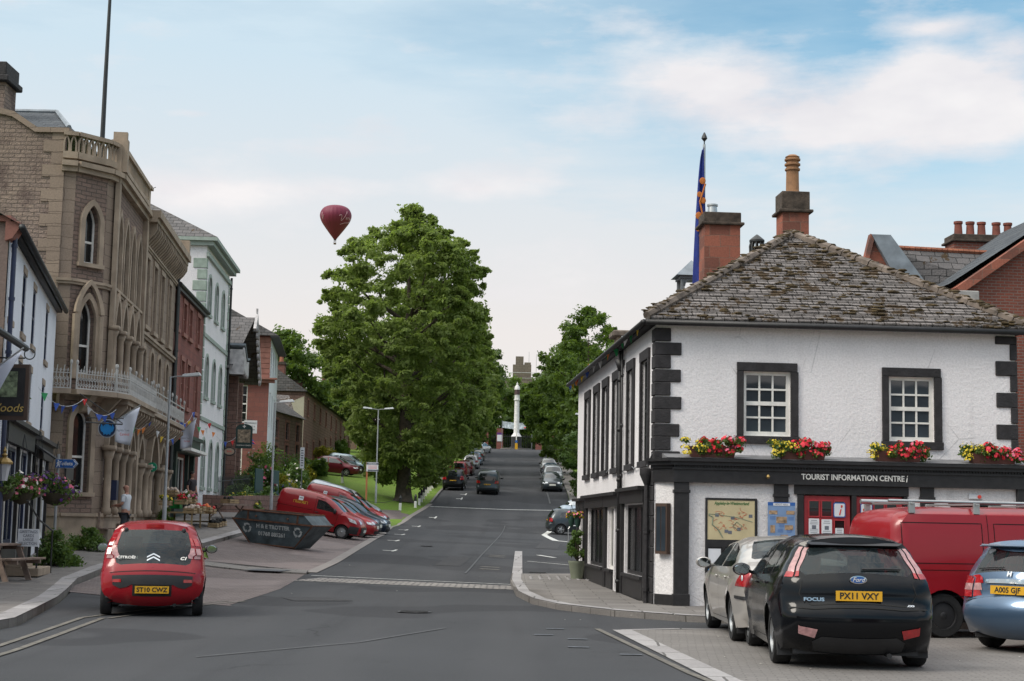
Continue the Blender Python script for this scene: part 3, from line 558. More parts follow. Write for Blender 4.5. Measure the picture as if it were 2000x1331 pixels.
while x < 7.15: b.box(x, x+.03, D-.075, D-.04, 2.685, 2.715); x += .058
b.prism([(-.04, -.003), (.27, D-.03), (.3, -.003)], 2.4, 2.66, 'xy'); b.prism([(-.08, -.003), (.25, D-.06), (.3, -.003)], 2.66, 2.72, 'xy'); b.prism([(-.14, -.003), (.2, D-.11), (.3, -.003)], 2.72, 2.79, 'xy'); b.prism([(-.2, -.003), (.15, D-.17), (.3, -.003)], 2.79, 2.85, 'xy'); fa = b.build('fascia', BLKP, t, bevel=.0)
b = B(SM)
for i in range(9): z = .02+.29*i; b.box(L0-(.86 if i % 2 else .8), L0-.002, -.035-.003*(i % 2), -.001, z, z+.28)
b.box(L0-.1, L0+.03, -.03, .02, 0, 2.75) if 0 else None; b.build('corner_pier', BLK, t, bevel=.012)
b = B(); b.add([(.13, D-.18, 2.855), (7.28, D-.18, 2.855), (7.28, 0, 2.96), (.13, 0, 2.96), (.13, 0, 2.85), (7.28, 0, 2.85)], [(0, 1, 2, 3), (0, 3, 4), (1, 5, 2)]); b.build('lead_flashing', flat('old_lead', (.17, .17, .18), .6, var=.3), fa)
text('lettering', 'TOURIST INFORMATION CENTRE', WP, fa, .148, (3.7, D-.036, 2.545), sx=.885, bold=.003); text('lettering', 'i', WP, fa, .2, (4.73, D-.036, 2.545), shear=.15, bold=.0)
# red doors
for k, (x0, x1) in enumerate(((2.8, 3.68), (3.81, 4.69))):
    b = B(); b.box(x0, x1, D+.12, D+.17, .02, 2.2); d = b.build('door', RED, t)
    b = B(); 
    for i in range(3):
        for j in range(2): b.box(x0+.09+i*.245, x0+.09+i*.245+.19, D+.114, D+.121, 1.82-j*.36, 2.1-j*.36)
    b.build('pane', GL, d)
    b = B()
    for i in range(3):
        for j in range(2):
            xa, za = x0+.075+i*.245, 1.8-j*.36
            b.box(xa, xa+.22, D+.1, D+.119, za, za+.02); b.box(xa, xa+.22, D+.1, D+.119, za+.3, za+.32); b.box(xa, xa+.018, D+.1, D+.119, za+.02, za+.3); b.box(xa+.202, xa+.22, D+.1, D+.119, za+.02, za+.3)
    b.build('glazing_bars', RED, d)
    b = B(); b.tube([(x1-.06 if not k else x0+.06, D+.08, 1.0), (x1-.06 if not k else x0+.06, D+.08, 1.25)], .014, 6); b.build('handle', METAL, d)
PAP = flat('paper', (.62, .63, .66), .7, var=.06); INK = flat('ink_grey', (.12, .13, .16), .8); BLUE = flat('sign_blue', (.02, .1, .34), .5); SRED = flat('sign_red', (.6, .05, .03), .5)
def tp(x, y, z): return t.matrix_world @ Vector((x, y, z))
bpy.context.view_layer.update()
RZ = t.rotation_euler.z
def rbox(b, x0, x1, z0, z1, y0, y1, r=.02):
    P = []
    for cx, cz, a0 in ((x1-r, z0+r, -90), (x1-r, z1-r, 0), (x0+r, z1-r, 90), (x0+r, z0+r, 180)):
        P += [(cx+r*math.cos(R(a0+a)), cz+r*math.sin(R(a0+a))) for a in (0, 30, 60, 90)]
    b.prism(P, y0, y1)
def poster(name, label, x0, x1, z0, z1, y, lines=6, pic=None):
    p = tp((x0+x1)/2, y, z0); o = thing(name, label, 'poster', p, RZ); w, h = x1-x0, z1-z0
    b = B(); rbox(b, -w/2, w/2, 0, h, -.004, 0, .012); b.build('sheet', PAP, o)
    b = B()
    for i in range(lines):
        if pic and pic[0] < i/lines < pic[1]: continue
        l = w*random.uniform(.45, .8); b.box(-l/2, l/2, -.006, -.0035, h*(.9-i*.8/lines)-.006, h*(.9-i*.8/lines)+.003)
    if pic: b.box(-w*.2, w*.2, -.006, -.0035, h*.4, h*.62)
    b.build('print', INK, o); return o
yd = D+.098
poster('poster', 'white poster stuck on the left red door below its left panes', 2.88, 3.08, 1.44, 1.77, yd, 8, (.3, .6))
poster('poster', 'white poster with dark square picture on the left red door, middle column', 3.125, 3.325, 1.43, 1.76, yd, 7, (.25, .65))
poster('poster', 'small leaflet on the left red door beneath the italic i sign', 3.39, 3.55, 1.45, 1.6, yd, 4)
for lab, x, bod in (('square white and blue sign with red italic i on the left red door', 3.47, 'i'), ('square white and blue sign with red rose emblem on the right red door', 3.99, 'rose')):
    o = thing('window_sign', lab, 'sign', tp(x, yd-.003, 1.8), RZ); b = B(); rbox(b, -.115, .115, 0, .28, -.005, 0, .03); b.build('border', BLUE, o); b = B(); rbox(b, -.1, .1, .018, .26, -.0075, -.0045, .025); b.build('face', PAP, o)
    if bod == 'i': (text('lettering', 'i', SRED, o, .25, (0, -.009, .12), shear=.25, bold=.0), B().box(.025, .06, -.013, -.009, .2, .232).build('dot', SRED, o))
    else:
        b = B()
        for k in range(5): a = R(90+72*k); b.lathe([(.032, -.011), (.032, -.0085)], (.042*math.cos(a), 0, .14+.042*math.sin(a)), 8, 'y')
        b.build('emblem', SRED, o); b = B(); b.lathe([(.03, -.013), (.03, -.0115)], (0, 0, .14), 10, 'y'); b.build('emblem_centre', PAP, o)
# map board and blue board
o = thing('map_board', 'cream town map board in black frame on white wall', 'notice board', tp(1.4, D+.095, .1), RZ); b = B(); b.box(-.5, -.46, -.03, 0, 0, 2.02); b.box(.44, .48, -.03, 0, 0, 2.02); b.box(-.46, .44, -.03, 0, 1.98, 2.02); b.box(-.46, .44, -.028, 0, 1.1, 1.24); b.box(-.46, .44, -.01, -.001, 0, 1.1); b.box(-.17, -.13, -.03, -.01, 0, 1.1); b.box(.14, .18, -.03, -.01, 0, 1.1); b.box(-.46, .44, -.029, -.01, .72, .76); b.build('frame', BLKP, o)
b = B(); b.box(-.46, .44, -.022, -.002, 1.24, 1.98); fc = b.build('map_face', flat('map_cream', (.5, .42, .25), .5, var=.12, vs=3), o)
text('lettering', 'Appleby-in-Westmorland', flat('sign_green', (.03, .13, .03), .6), fc, .082, (0, -.024, 1.92), depth=.001, shear=.2, sx=.78, bold=.002)
b = B()
for _ in range(26):
    x, z = random.uniform(-.38, .3), random.uniform(1.42, 1.78); L = [(x, -.024, z)]
    for k in range(4): L.append((L[-1][0]+random.uniform(-.05, .07), -.024, L[-1][2]+random.uniform(-.04, .04)))
    b.tube(L, .0035, 4)
b.build('map_streets', flat('map_red', (.5, .12, .06), .6), fc)
b = B(); b.tube([(-.44, -.024, 1.7), (-.36, -.024, 1.66), (-.37, -.024, 1.52), (-.25, -.024, 1.42), (-.17, -.024, 1.28)], .012, 5); b.tube([(-.44, -.024, 1.72), (-.2, -.024, 1.7), (.1, -.024, 1.66), (.4, -.024, 1.58)], .006, 5); b.tube([(.02, -.024, 1.5), (.12, -.024, 1.42), (.2, -.024, 1.5), (.1, -.024, 1.58), (.02, -.024, 1.5)], .008, 5); b.build('map_river', flat('map_green', (.2, .24, .17), .6), fc)
b = B(); 
for x, z in ((-.28, 1.7), (.02, 1.65), (.36, 1.69), (.14, 1.44), (-.1, 1.4), (-.03, 1.38)): b.box(x-.035, x+.035, -.026, -.0215, z-.03, z+.03)
b.build('map_pictures', INK, fc)
b = B(); b.box(-.44, -.2, -.014, -.0105, .8, 1.07); b.box(-.11, .12, -.014, -.0105, .8, 1.07); b.box(.2, .42, -.014, -.0105, .8, 1.07); b.build('notices', PAP, o)
b = B(); b.box(-.44, -.2, -.014, -.0105, .3, .69); b.build('notices', flat('poster_cyan', (.01, .22, .5), .5), o)
o = thing('history_board', 'pale blue illustrated board titled above photographs beside the map board', 'notice board', tp(2.34, D+.035, 1.4), RZ); b = B(); b.box(-.26, .26, -.02, 0, 0, .66); fc = b.build('board', flat('board_blue', (.16, .25, .42), .5, var=.15), o)
b = B(); b.box(-.262, .262, -.022, -.019, .6, .662); b.build('header_band', BLUE, fc); b = B(); b.box(-.16, .16, -.026, -.022, .595, .645); b.build('title_plate', PAP, fc); text('lettering', 'MOOT HALL', INK, fc, .045, (0, -.027, .62), depth=.001)
b = B(); 
for x, z, ww, hh in ((-.16, .47, .08, .035), (.17, .47, .08, .035), (0, .33, .1, .06), (-.17, .16, .045, .07), (.14, .19, .08, .045), (.05, .03, .07, .025)): b.box(x-ww, x+ww, -.024, -.02, z-hh, z+hh)
b.build('photographs', flat('sepia', (.3, .2, .12), .5, var=.7, vs=14), fc)
b = B()
for x, z in ((-.17, .34), (.18, .33), (0, .2), (-.02, .1), (.15, .1)):
    for k in range(4): b.box(x-.05, x+.05, -.022, -.0195, z+k*.018, z+k*.018+.005)
b.build('print', BLUE, fc)
o = thing('alarm_box', 'white alarm box with red lamp on the wall right of the red doors', 'alarm box', tp(6.1, D+.098, 2.2), RZ); B().box(-.13, .13, -.04, 0, 0, .09).build('box', PAP, o, bevel=.006); b = B(); b.lathe([(.035, -.065), (.035, -.04)], (.07, 0, .045), 12, 'y'); b.build('lamp', SRED, o)
o = thing('barred_window', 'small dark barred window opening behind the red van roof', 'window', tp(6.08, D+.1, 1.16), RZ); bpy.data.objects.remove(o)
w_ = window(t, 5.62, 6.55, 1.15, 2.07, 9, 1, D+.16, BLKP, GL, .05, .015)
o = thing('display_case', 'narrow brown glazed display case on the side return of the information shopfront', 'display case', tp(.16, -.24, 1.05), RZ-math.atan2(.38, .28)); b = B(); b.box(-.15, .15, -.1, 0, 0, .95); b.build('case', flat('brown_wood', (.06, .035, .025), .6), o); b = B(); b.box(-.12, -.01, -.107, -.1, .06, .89); b.box(.01, .12, -.107, -.1, .06, .89); b.build('pane', GLB, o)
o = thing('wall_lamp', 'small brass wall light on the black fascia left of the white lettering', 'lamp', tp(2.05, D-.04, 2.5), RZ); B().tube([(0, 0, 0), (0, -.08, .03)], .008, 6).build('arm', DKMET, o); b = B(); b.lathe([(.02, -.03), (.04, -.0), (.02, .04)], (0, -.09, .03), 8); b.build('shade', flat('brass', (.3, .2, .07), .4, .6), o)
# chimneys of this building
def inv(X, Y, Z=0): v = t.matrix_world.inverted() @ Vector((X, Y, Z)); return v.x, v.y
x, y = inv(5.05, 37.9); c = chimney(t, x, y, .88, .7, 5.8, 9.2, SAND, .32); pot(c, x-.18, y, 9.15, .13, .3, METAL)
x, y = inv(6.5, 36); c = chimney(t, x, y, .62, .62, 7.5, 9.35, SAND, .5); pot(c, x, y, 9.3, .155, .98, flat('buff_clay', (.22, .11, .05), .8, var=.4, vs=3), 1)
x, y = inv(6.3, 40); b = B(); b.lathe([(.14, 0), (.14, 1.2)], (x, y, 7.2), 12); b.lathe([(.2, 0), (.2, .07)], (x, y, 8.4), 12)
for k in range(10): a = 2*PI*k/10; b.tube([(x+.17*math.cos(a), y+.17*math.sin(a), 8.45), (x+.19*math.cos(a), y+.19*math.sin(a), 8.8), (x+.15*math.cos(a), y+.15*math.sin(a), 8.95)], .025, 4)
b.lathe([(.2, 0), (.2, .05), (.12, .12), (.02, .2)], (x, y, 8.92), 12); b.build('flue_cowl', DKMET, t, smooth=40)

# ------------------------------------------------------------ moot hall turret and flag further up, behind the corner building
t2 = facade('town_hall', 'white town hall behind the corner building with small lead bell turret', 'building', (5.6, 49), (11, 49.4), 0)
b = B(); wall(b, 0, 6, 0, 5.4); b.quad((0, 0, 0), (0, 12, 0), (0, 12, 5.4), (0, 0, 5.4)); b.quad((6, 0, 0), (6, 12, 0), (6, 12, 5.4), (6, 0, 5.4)); b.quad((0, 12, 0), (6, 12, 0), (6, 12, 5.4), (0, 12, 5.4)); b.build('wall', WHITE, t2)
b = B(Matrix.Rotation(PI/2, 4, 'Z') @ Matrix.Translation((0, -6, 0))); hip(b, 0, 12, 0, 6, 5.4, 2.2, 2, 2); b.build('roof', SLATE2, t2)
bx, by = .65, 3.2; b = B(); b.box(bx-.42, bx+.42, by-.42, by+.42, 5.5, 9.2)
for sx_ in (-1, 1):
    for sy in (-1, 1): b.box(bx+sx_*.36-.06, bx+sx_*.36+.06, by+sy*.36-.06, by+sy*.36+.06, 9.2, 9.85)
b.box(bx-.46, bx+.46, by-.46, by+.46, 9.8, 9.9)
arch_band(b, bx-.28, bx+.28, 9.55, 9.78, 'r', .08, by-.42, by-.3)
b.build('bell_turret', GREYP, t2); b = B(); b.add([(bx-.6, by-.6, 9.9), (bx+.6, by-.6, 9.9), (bx+.6, by+.6, 9.9), (bx-.6, by+.6, 9.9), (bx, by, 10.5)], [(0, 1, 4), (1, 2, 4), (2, 3, 4), (3, 0, 4), (0, 1, 2, 3)]); b.build('turret_roof', LEAD, t2)
o = thing('flagpole', 'tall pole with furled blue and orange flag rising behind the sandstone chimney', 'flag', (6.15, 50, 7.4)); b = B(); b.tube([(0, 0, -7.2+.0), (0, 0, 6.55)], .045, 8); b.build('pole', METAL, o); b = B(); b.lathe([(.02, 6.55), (.02, 6.65), (.1, 6.75), (.08, 6.82), (.02, 6.95)], (0, 0, 0), 8); b.build('finial', DKMET, o)
b = B(); vs = []; m = 22
for i in range(m+1):
    f = i/m; z = 6.45-4.6*f; wd = .07+.42*f**.7
    for k in range(7): u = k/6; vs.append((-.03-wd*u*.95+.13*f, -.06-.09*math.sin(u*9+f*3)*(.3+f), z-.15*u))
b.add(vs, [(i*7+k, i*7+k+1, (i+1)*7+k+1, (i+1)*7+k) for i in range(m) for k in range(6)]); fl = b.build('flag_cloth', flat('flag_blue', (.006, .02, .17), .8, var=.3), o, smooth=180); sd_ = fl.modifiers.new('t', 'SOLIDIFY'); sd_.thickness = .01
b = B()
for dx, z, r in ((-.1, 4.55, .12), (-.2, 4.1, .1), (-.08, 3.9, .11), (-.22, 3.4, .13), (-.06, 3.2, .1), (-.1, 2.75, .13), (-.24, 2.95, .08)): b.ball((dx+.03, -.19, z+.75), r*.85, 8, 6, (1, .2, 1.15))
b.tube([(.02, -.2, 5.2), (-.16, -.2, 4.6), (0, -.2, 3.9)], .03, 5); b.build('flag_emblem', flat('flag_orange', (.4, .12, .02), .8), o)

# ------------------------------------------------------------ brick building behind on the right
t3 = facade('brick_hall', 'red brick and sandstone hall with gables behind the corner building', 'building', (9.6, 42.5), (11.3, 42.6), 0)
b = B(); wall(b, 0, 1.6, 0, 8.2); b.prism([(0, 8.2), (1.75, 8.2), (.28, 9.55)], 0, .2); b.quad((0, 0, 0), (0, 12, 0), (0, 12, 8.2), (0, 0, 8.2)); b.build('wall', SAND, t3)
b = B(); b.add([(-.18, -.12, 8.05), (.25, -.12, 9.62), (.25, 0.3, 9.62), (-.18, .3, 8.05)], [(0, 1, 2, 3)]); b.box(-.1, -.02, -.1, .3, 7.9, 8.1); b.prism([(-.2, 8.0), (-.1, 7.98), (.32, 9.6), (.2, 9.66)], -.12, .12); b.build('bargeboard', SAND, t3)
b = B(); b.add([(.22, -.15, 9.64), (.75, -.15, 9.64), (2.5, -.15, 7.3), (1.6, -.15, 7.2), (.22, .15, 9.6), (.75, .15, 9.6), (2.5, .15, 7.25), (1.6, .15, 7.15)], [(0, 1, 2, 3), (4, 5, 6, 7), (0, 1, 5, 4), (1, 2, 6, 5), (3, 0, 4, 7)]); b.build('lead_verge', LEAD, t3)
b = B(); b.add([(.6, .3, 9.35), (9, 1.4, 9.35), (9, -.9, 6.6), (1.6, -.05, 6.6)], [(0, 1, 2, 3)]); b.add([(.6, .3, 9.35), (9, 1.4, 9.35), (9, 3.6, 6.6), (-.2, 2.6, 6.6)], [(0, 1, 2, 3)]); b.build('roof', SLATE2, t3)
b = B()
for i in range(40): x = .65+i*.16; b.tube([(x, .3+.13*(x-.6), 9.38), (x+.14, .3+.13*(x-.46), 9.38)], .07, 6)
b.build('ridge_tiles', TERRA, t3, smooth=50)
c = chimney(t3, 5.0, 4.2, 2.2, .8, 6.5, 10.5, BRICK, .24)
for dx in (-.82, -.45, -.1, .36, .72): pot(c, 5.0+dx, 4.2, 10.45, .13, .5, flat('dark_terracotta', (.15, .04, .025), .8, var=.4, vs=3))
o = facade('brick_house', 'tall red brick gable house at the right edge behind the corner building', 'building', (11.7, 40.3), (18, 40.8), 0)
b = B(); wall(b, -.1, 7, 0, 7.9); b.prism([(-.1, 7.9), (7, 7.9), (3.6, 10.4)], 0, .3); b.quad((-.1, 0, 0), (-.1, 9, 0), (-.1, 9, 7.9), (-.1, 0, 7.9)); b.build('wall', BRICK, o)
b = B(); b.prism([(-.25, 7.85), (-.1, 7.7), (3.65, 10.35), (7.2, 7.7), (7.3, 7.85), (3.65, 10.6)], -.25, .35); b.build('coping', SAND, o)
b = B(); b.box(-1.1, .25, -.3, 0, 7.0, 7.35); b.box(-1.3, .35, -.42, .05, 7.35, 7.5); b.box(-.75, -.3, -.34, 0, 5, 7.0); b.box(-.85, -.2, -.38, 0, 6.6, 6.7); b.prism([(-1.35, 7.5), (-2.4, 6.9), (-2.3, 6.7), (-1.1, 7.3)], -.4, .2); b.build('cornice', SAND, o); b = B(); b.box(-1.2, .3, -.4, .04, 7.505, 7.75); b.build('parapet_block', flat('pale_stone', (.3, .29, .28), .8, var=.3), o, bevel=.02)
b = B(); b.add([(-.3, .1, 8.0), (3.65, .1, 10.63), (3.65, 9, 10.63), (-.3, 9, 8.0), (7.4, .1, 8), (7.4, 9, 8)], [(0, 1, 2, 3), (1, 4, 5, 2)]); b.build('roof', SLATEB, o)
# ------------------------------------------------------------ vehicles
def paint(name, c, rough=.28, metal=0.0, coat=.35, var=.03, spec=.4): return flat(name, c, rough, metal, var, 2, coat=coat, spec=spec)
TYRE = flat('tyre_rubber', (.012, .012, .013), .85, var=.3, vs=20, bump=.2); RIM = flat('alloy', (.38, .39, .4), .3, .75, var=.1); CHROME = flat('chrome', (.6, .6, .6), .12, 1.0, var=.02)
PLAS = flat('black_plastic', (.018, .018, .02), .55, var=.2, bump=.1, bs=120); PLATEY = flat('plate_yellow', (.62, .33, .015), .45, var=.05); PLATEW = flat('plate_white', (.6, .6, .55), .45, var=.05); PLK = flat('plate_black', (.01, .01, .01), .6)
TAIL = flat('tail_red', (.34, .008, .012), .12, coat=.8, var=.3, vs=14); TAILC = flat('tail_clear', (.42, .22, .22), .1, coat=.8, var=.3, vs=18); HEAD = flat('headlamp', (.55, .57, .6), .08, coat=1, var=.35, vs=16)
CGL = glassy('car_glass', (.03, .04, .045), .015, .5); CGD = glassy('car_glass_dark', (.01, .012, .014), .02, 0); SEAT = flat('seat_fabric', (.025, .027, .03), .9); GAP = flat('panel_gap', (.006, .006, .006), .8)
def pl_interp(P, t):
    if t <= P[0][0]: return P[0][1]
    for (a, b), (c, d) in zip(P, P[1:]):
        if t <= c: s = (t-a)/(c-a); s = s*s*(3-2*s)*.5+s*.5; return b+(d-b)*s
    return P[-1][1]
def smooth_profile(P, step):
    out = []
    n = len(P)
    for i in range(n-1):
        p0, p1, p2, p3 = P[max(i-1, 0)], P[i], P[i+1], P[min(i+2, n-1)]
        if len(p1) > 2: p0 = p1
        if len(p2) > 2: p3 = p2
        L = math.hypot(p2[0]-p1[0], p2[1]-p1[1]); k = max(1, round(L/step))
        d0 = max(math.hypot(p1[0]-p0[0], p1[1]-p0[1]), 1e-6); d2 = max(math.hypot(p3[0]-p2[0], p3[1]-p2[1]), 1e-6)
        m = []
        for c in (0, 1):
            m.append((((p1[c]-p0[c])/d0*.5+(p2[c]-p1[c])/L*.5) if p0 is not p1 else (p2[c]-p1[c])/L, ((p3[c]-p2[c])/d2*.5+(p2[c]-p1[c])/L*.5) if p3 is not p2 else (p2[c]-p1[c])/L))
        for j in range(k):
            t = j/k; h = (2*t**3-3*t*t+1, t**3-2*t*t+t, -2*t**3+3*t*t, t**3-t*t)
            out.append(tuple(h[0]*p1[c]+h[1]*L*m[c][0]+h[2]*p2[c]+h[3]*L*m[c][1] for c in (0, 1)))
    out.append(P[-1][:2]); return out
class Car:
    """x forward from the rear bumper, y to the left, z up. prof: rear-bottom over the roof to front-bottom."""
    def __init__(s, sp, label=None, loc=(0, 0), head=0., colour=None, group=None, name='parked_car', cat='car', z=None, tilt=True, glass=None):
        s.sp = sp; g = sp.get('g', .09); s.L = sp['L']; s.colour = colour; s.glass = glass or sp.get('glass', CGL)
        s.prof = smooth_profile(sp['prof'], g); s.r = sp.get('r', .11)
        s.U = [0]
        for a, b in zip(s.prof, s.prof[1:]): s.U.append(s.U[-1]+math.hypot(b[0]-a[0], b[1]-a[1]))
        s.root = thing(name, label, cat, (0, 0, 0), 0, group)
        s.body(); s.wheels(); place_car(s.root, loc, head, z, tilt, s.L, sp)
    def W(s, x, z):
        w = pl_interp(s.sp['w'], z); L = s.L; tr, tf = s.sp.get('taper', (.06, .1)); xr, xf = s.sp.get('tx', (.7, .9))
        if x < xr: w -= tr*((xr-x)/xr)**2
        if x > L-xf: w -= tf*((x-L+xf)/xf)**2
        for wx in s.sp['wheels']:
            d = math.hypot(x-wx, z-s.sp['wr']); R_ = s.sp['wr']*1.2
            if d < R_*1.5 and z < .8: w += s.sp.get('flare', .02)*max(0, 1-abs(d-R_)/(R_*.35))
        return w
    def rad(s, x, z): return s.r*(1.0 if z > s.sp['belt'] or .6 < x < s.L-.6 else 1.5)
    def dist(s, x, z):
        b = 9
        for (ax, az), (cx, cz) in zip(s.prof, s.prof[1:]):
            dx, dz = cx-ax, cz-az; l = dx*dx+dz*dz; t = 0 if l == 0 else min(1, max(0, ((x-ax)*dx+(z-az)*dz)/l)); d = (ax+dx*t-x)**2+(az+dz*t-z)**2
            if d < b: b = d
        return math.sqrt(b)
    def side(s, x, z, sg, off=0):
        w = s.W(x, z); r = s.rad(x, z); d = s.dist(x, z)
        if d < r: w -= r-math.sqrt(max(0, r*r-(r-d)**2))
        return (x, sg*(w+off), z)
    def at_u(s, u):
        U = s.U; u = min(max(u, 0), U[-1]-1e-6); i = max(0, min(len(U)-2, int(np.searchsorted(U, u, 'right'))-1)); t = (u-U[i])/(U[i+1]-U[i]); a, c = s.prof[i], s.prof[i+1]
        x, z = lerp(a[0], c[0], t), lerp(a[1], c[1], t)
        def tang(k): a, c = s.prof[max(k-1, 0)], s.prof[min(k+1, len(s.prof)-1)]; l = math.hypot(c[0]-a[0], c[1]-a[1]); return (c[0]-a[0])/l, (c[1]-a[1])/l
        t0, t1 = tang(i), tang(i+1); tx, tz = lerp(t0[0], t1[0], t), lerp(t0[1], t1[1], t); return x, z, -tz, tx
    def we(s, x, z): return s.W(x, z)-s.rad(x, z)
    def strip(s, u, t, off=0):
        x, z, nx, nz = s.at_u(u); w = s.we(x, z); cr = abs(nx)*s.sp.get('crown', .07)+abs(nz)*.03; k = cr*(1-t*t)+off
        return (x+nx*k, t*w, z+nz*k)
    def uz(s, z, front=False):
        rg = range(len(s.prof)-1) if not front else range(len(s.prof)-2, -1, -1)
        for i in rg:
            a, c = s.prof[i][1], s.prof[i+1][1]
            if min(a, c) <= z <= max(a, c) and a != c: return lerp(s.U[i], s.U[i+1], (z-a)/(c-a))
        return 0
    def zy(s, poly, front=False):
        out = []
        for y, z in poly:
            u = s.uz(z, front); x, zz, _, _ = s.at_u(u); out.append((u, max(-1, min(1, y/s.we(x, zz)))*s.k))
        return out
    def mesh(s, V, F, fn, name, mat, par, thick=0):
        b = B(); b.add([fn(*v) for v in V], F); o = b.build(name, mat, par, smooth=s.sp.get('sa', 40))
        return o
    def rear_patch(s, name, poly, mat, off=.004, front=False, par=None, step=None, raw=False):
        if not raw: poly = s.zy(sub_edge(poly, .08), front)
        V, F = tri2d(poly, step=step or s.sp.get('g', .09)); return s.mesh(V, F, lambda u, q: s.strip(u, q/s.k, off), name, mat, par or s.root)
    def side_patch(s, name, poly, mat, sg, off=.004, par=None, step=None):
        V, F = tri2d(poly, step=step or s.sp.get('g', .09)); return s.mesh(V, F, lambda x, z: s.side(x, z, sg, off), name, mat, par or s.root)
    def body(s):
        sp = s.sp; g = sp.get('g', .09); s.k = sp.get('k', .7); prof = s.prof; gc = sp.get('gc', .2)
        wr = sp['wr']; ra = wr*1.17; sill = sp['sill']; out = list(prof)      # from rear-bottom over the top to front-bottom
        bot = [(prof[-1][0], prof[-1][1])]
        for wx in sorted(sp['wheels'], reverse=True):
            h = sill-wr; a0 = math.asin(max(-.95, min(.95, h/ra))); bot += [(wx+ra*math.cos(a0), sill)]
            for i in range(1, 12): a = a0+(PI-2*a0)*i/12; bot.append((wx+ra*math.cos(a), wr+ra*math.sin(a)))
            bot += [(wx-ra*math.cos(a0), sill)]
        outer = out+bot[1:]
        sw = sp.get('side_windows', []); parts = B()
        V, F = tri2d(outer, sw, g*1.3); n0 = len(V)
        for sg in (1, -1): parts.add([s.side(x, z, sg) for x, z in V], F)
        m = len(prof); rect = [(u, -s.k) for u in s.U]+[(u, s.k) for u in s.U[::-1]]
        hol = []
        for nm, fr in (('rear_glass', False), ('front_glass', True)):
            if nm in sp: hol.append(s.zy(sub_edge(sp[nm], .08), fr))
        V, F = tri2d(rect, hol, gc*.8, True) if not hol else tri2d(rect, hol, g*1.2)
        parts.add([s.strip(u, q/s.k) for u, q in V], F)
        for wx in sp['wheels']: pass
        s.b = parts.build('body', s.colour, s.root, smooth=sp.get('sa', 40))
        bm = bmesh.new(); bm.from_mesh(s.b.data); bmesh.ops.remove_doubles(bm, verts=bm.verts, dist=.012); bmesh.ops.recalc_face_normals(bm, faces=bm.faces); bm.to_mesh(s.b.data); bm.free()
        gm = s.glass
        if 'rear_glass' in sp: s.rg = s.rear_patch('rear_window', hol[0], gm, .0, raw=True)
        if 'front_glass' in sp: s.rear_patch('windscreen', hol[-1], gm, .0, raw=True)
        for poly in sw:
            for sg in (1, -1): s.side_patch('side_window', poly, gm, sg, -.004)
        ch = B(); w = pl_interp(sp['w'], .3)-.17
        ch.box(.25, s.L-.3, -w, w, sill-.03, sill+.06)
        for wx in sp['wheels']:
            for sg in (1, -1):
                ch.add([(wx+ra*1.04*math.cos(a), sg*yy, wr+ra*1.04*math.sin(a)) for yy in (w-.12, w+.1) for a in [PI*i/8 for i in range(9)]], [(i, i+1, i+10, i+9) for i in range(8)]); ch.add([(wx+ra*1.04*math.cos(PI*i/8), sg*(w-.12), wr+ra*1.04*math.sin(PI*i/8)) for i in range(9)]+[(wx, sg*(w-.12), sill)], [tuple(range(10))])
        ch.box(.3, s.L-.8, -w*.95, w*.95, sill+.06, sp['belt']-.32)
        if sp.get('exhaust', 1): ch.tube([(.06, -.35, sill-.02), (.5, -.35, sill-.01)], .03, 8)
        ch.build('chassis', PLAS, s.root)
        if sp.get('seats'):
            for x in sp['seats']:
                for y in (-.36, .36):
                    b = B(); zb = sp['belt']; b.prism([(y-.22, zb-.3), (y+.22, zb-.3), (y+.2, zb+.02), (y+.12, zb+.1), (y+.13, zb+.27), (y-.13, zb+.27), (y-.12, zb+.1), (y-.2, zb+.02)], x, x+.1, 'yz'); b.build('seat', SEAT, s.root, bevel=.02)
            b = B(); b.box(s.L*.63, s.L*.66, -.6, .6, sp['belt']-.3, sp['belt']); b.lathe([(.17, 0), (.19, .02), (.17, .04)], (s.L*.6, -.36, sp['belt']-.04), 12, 'x', cap=False); b.build('dashboard', SEAT, s.root)
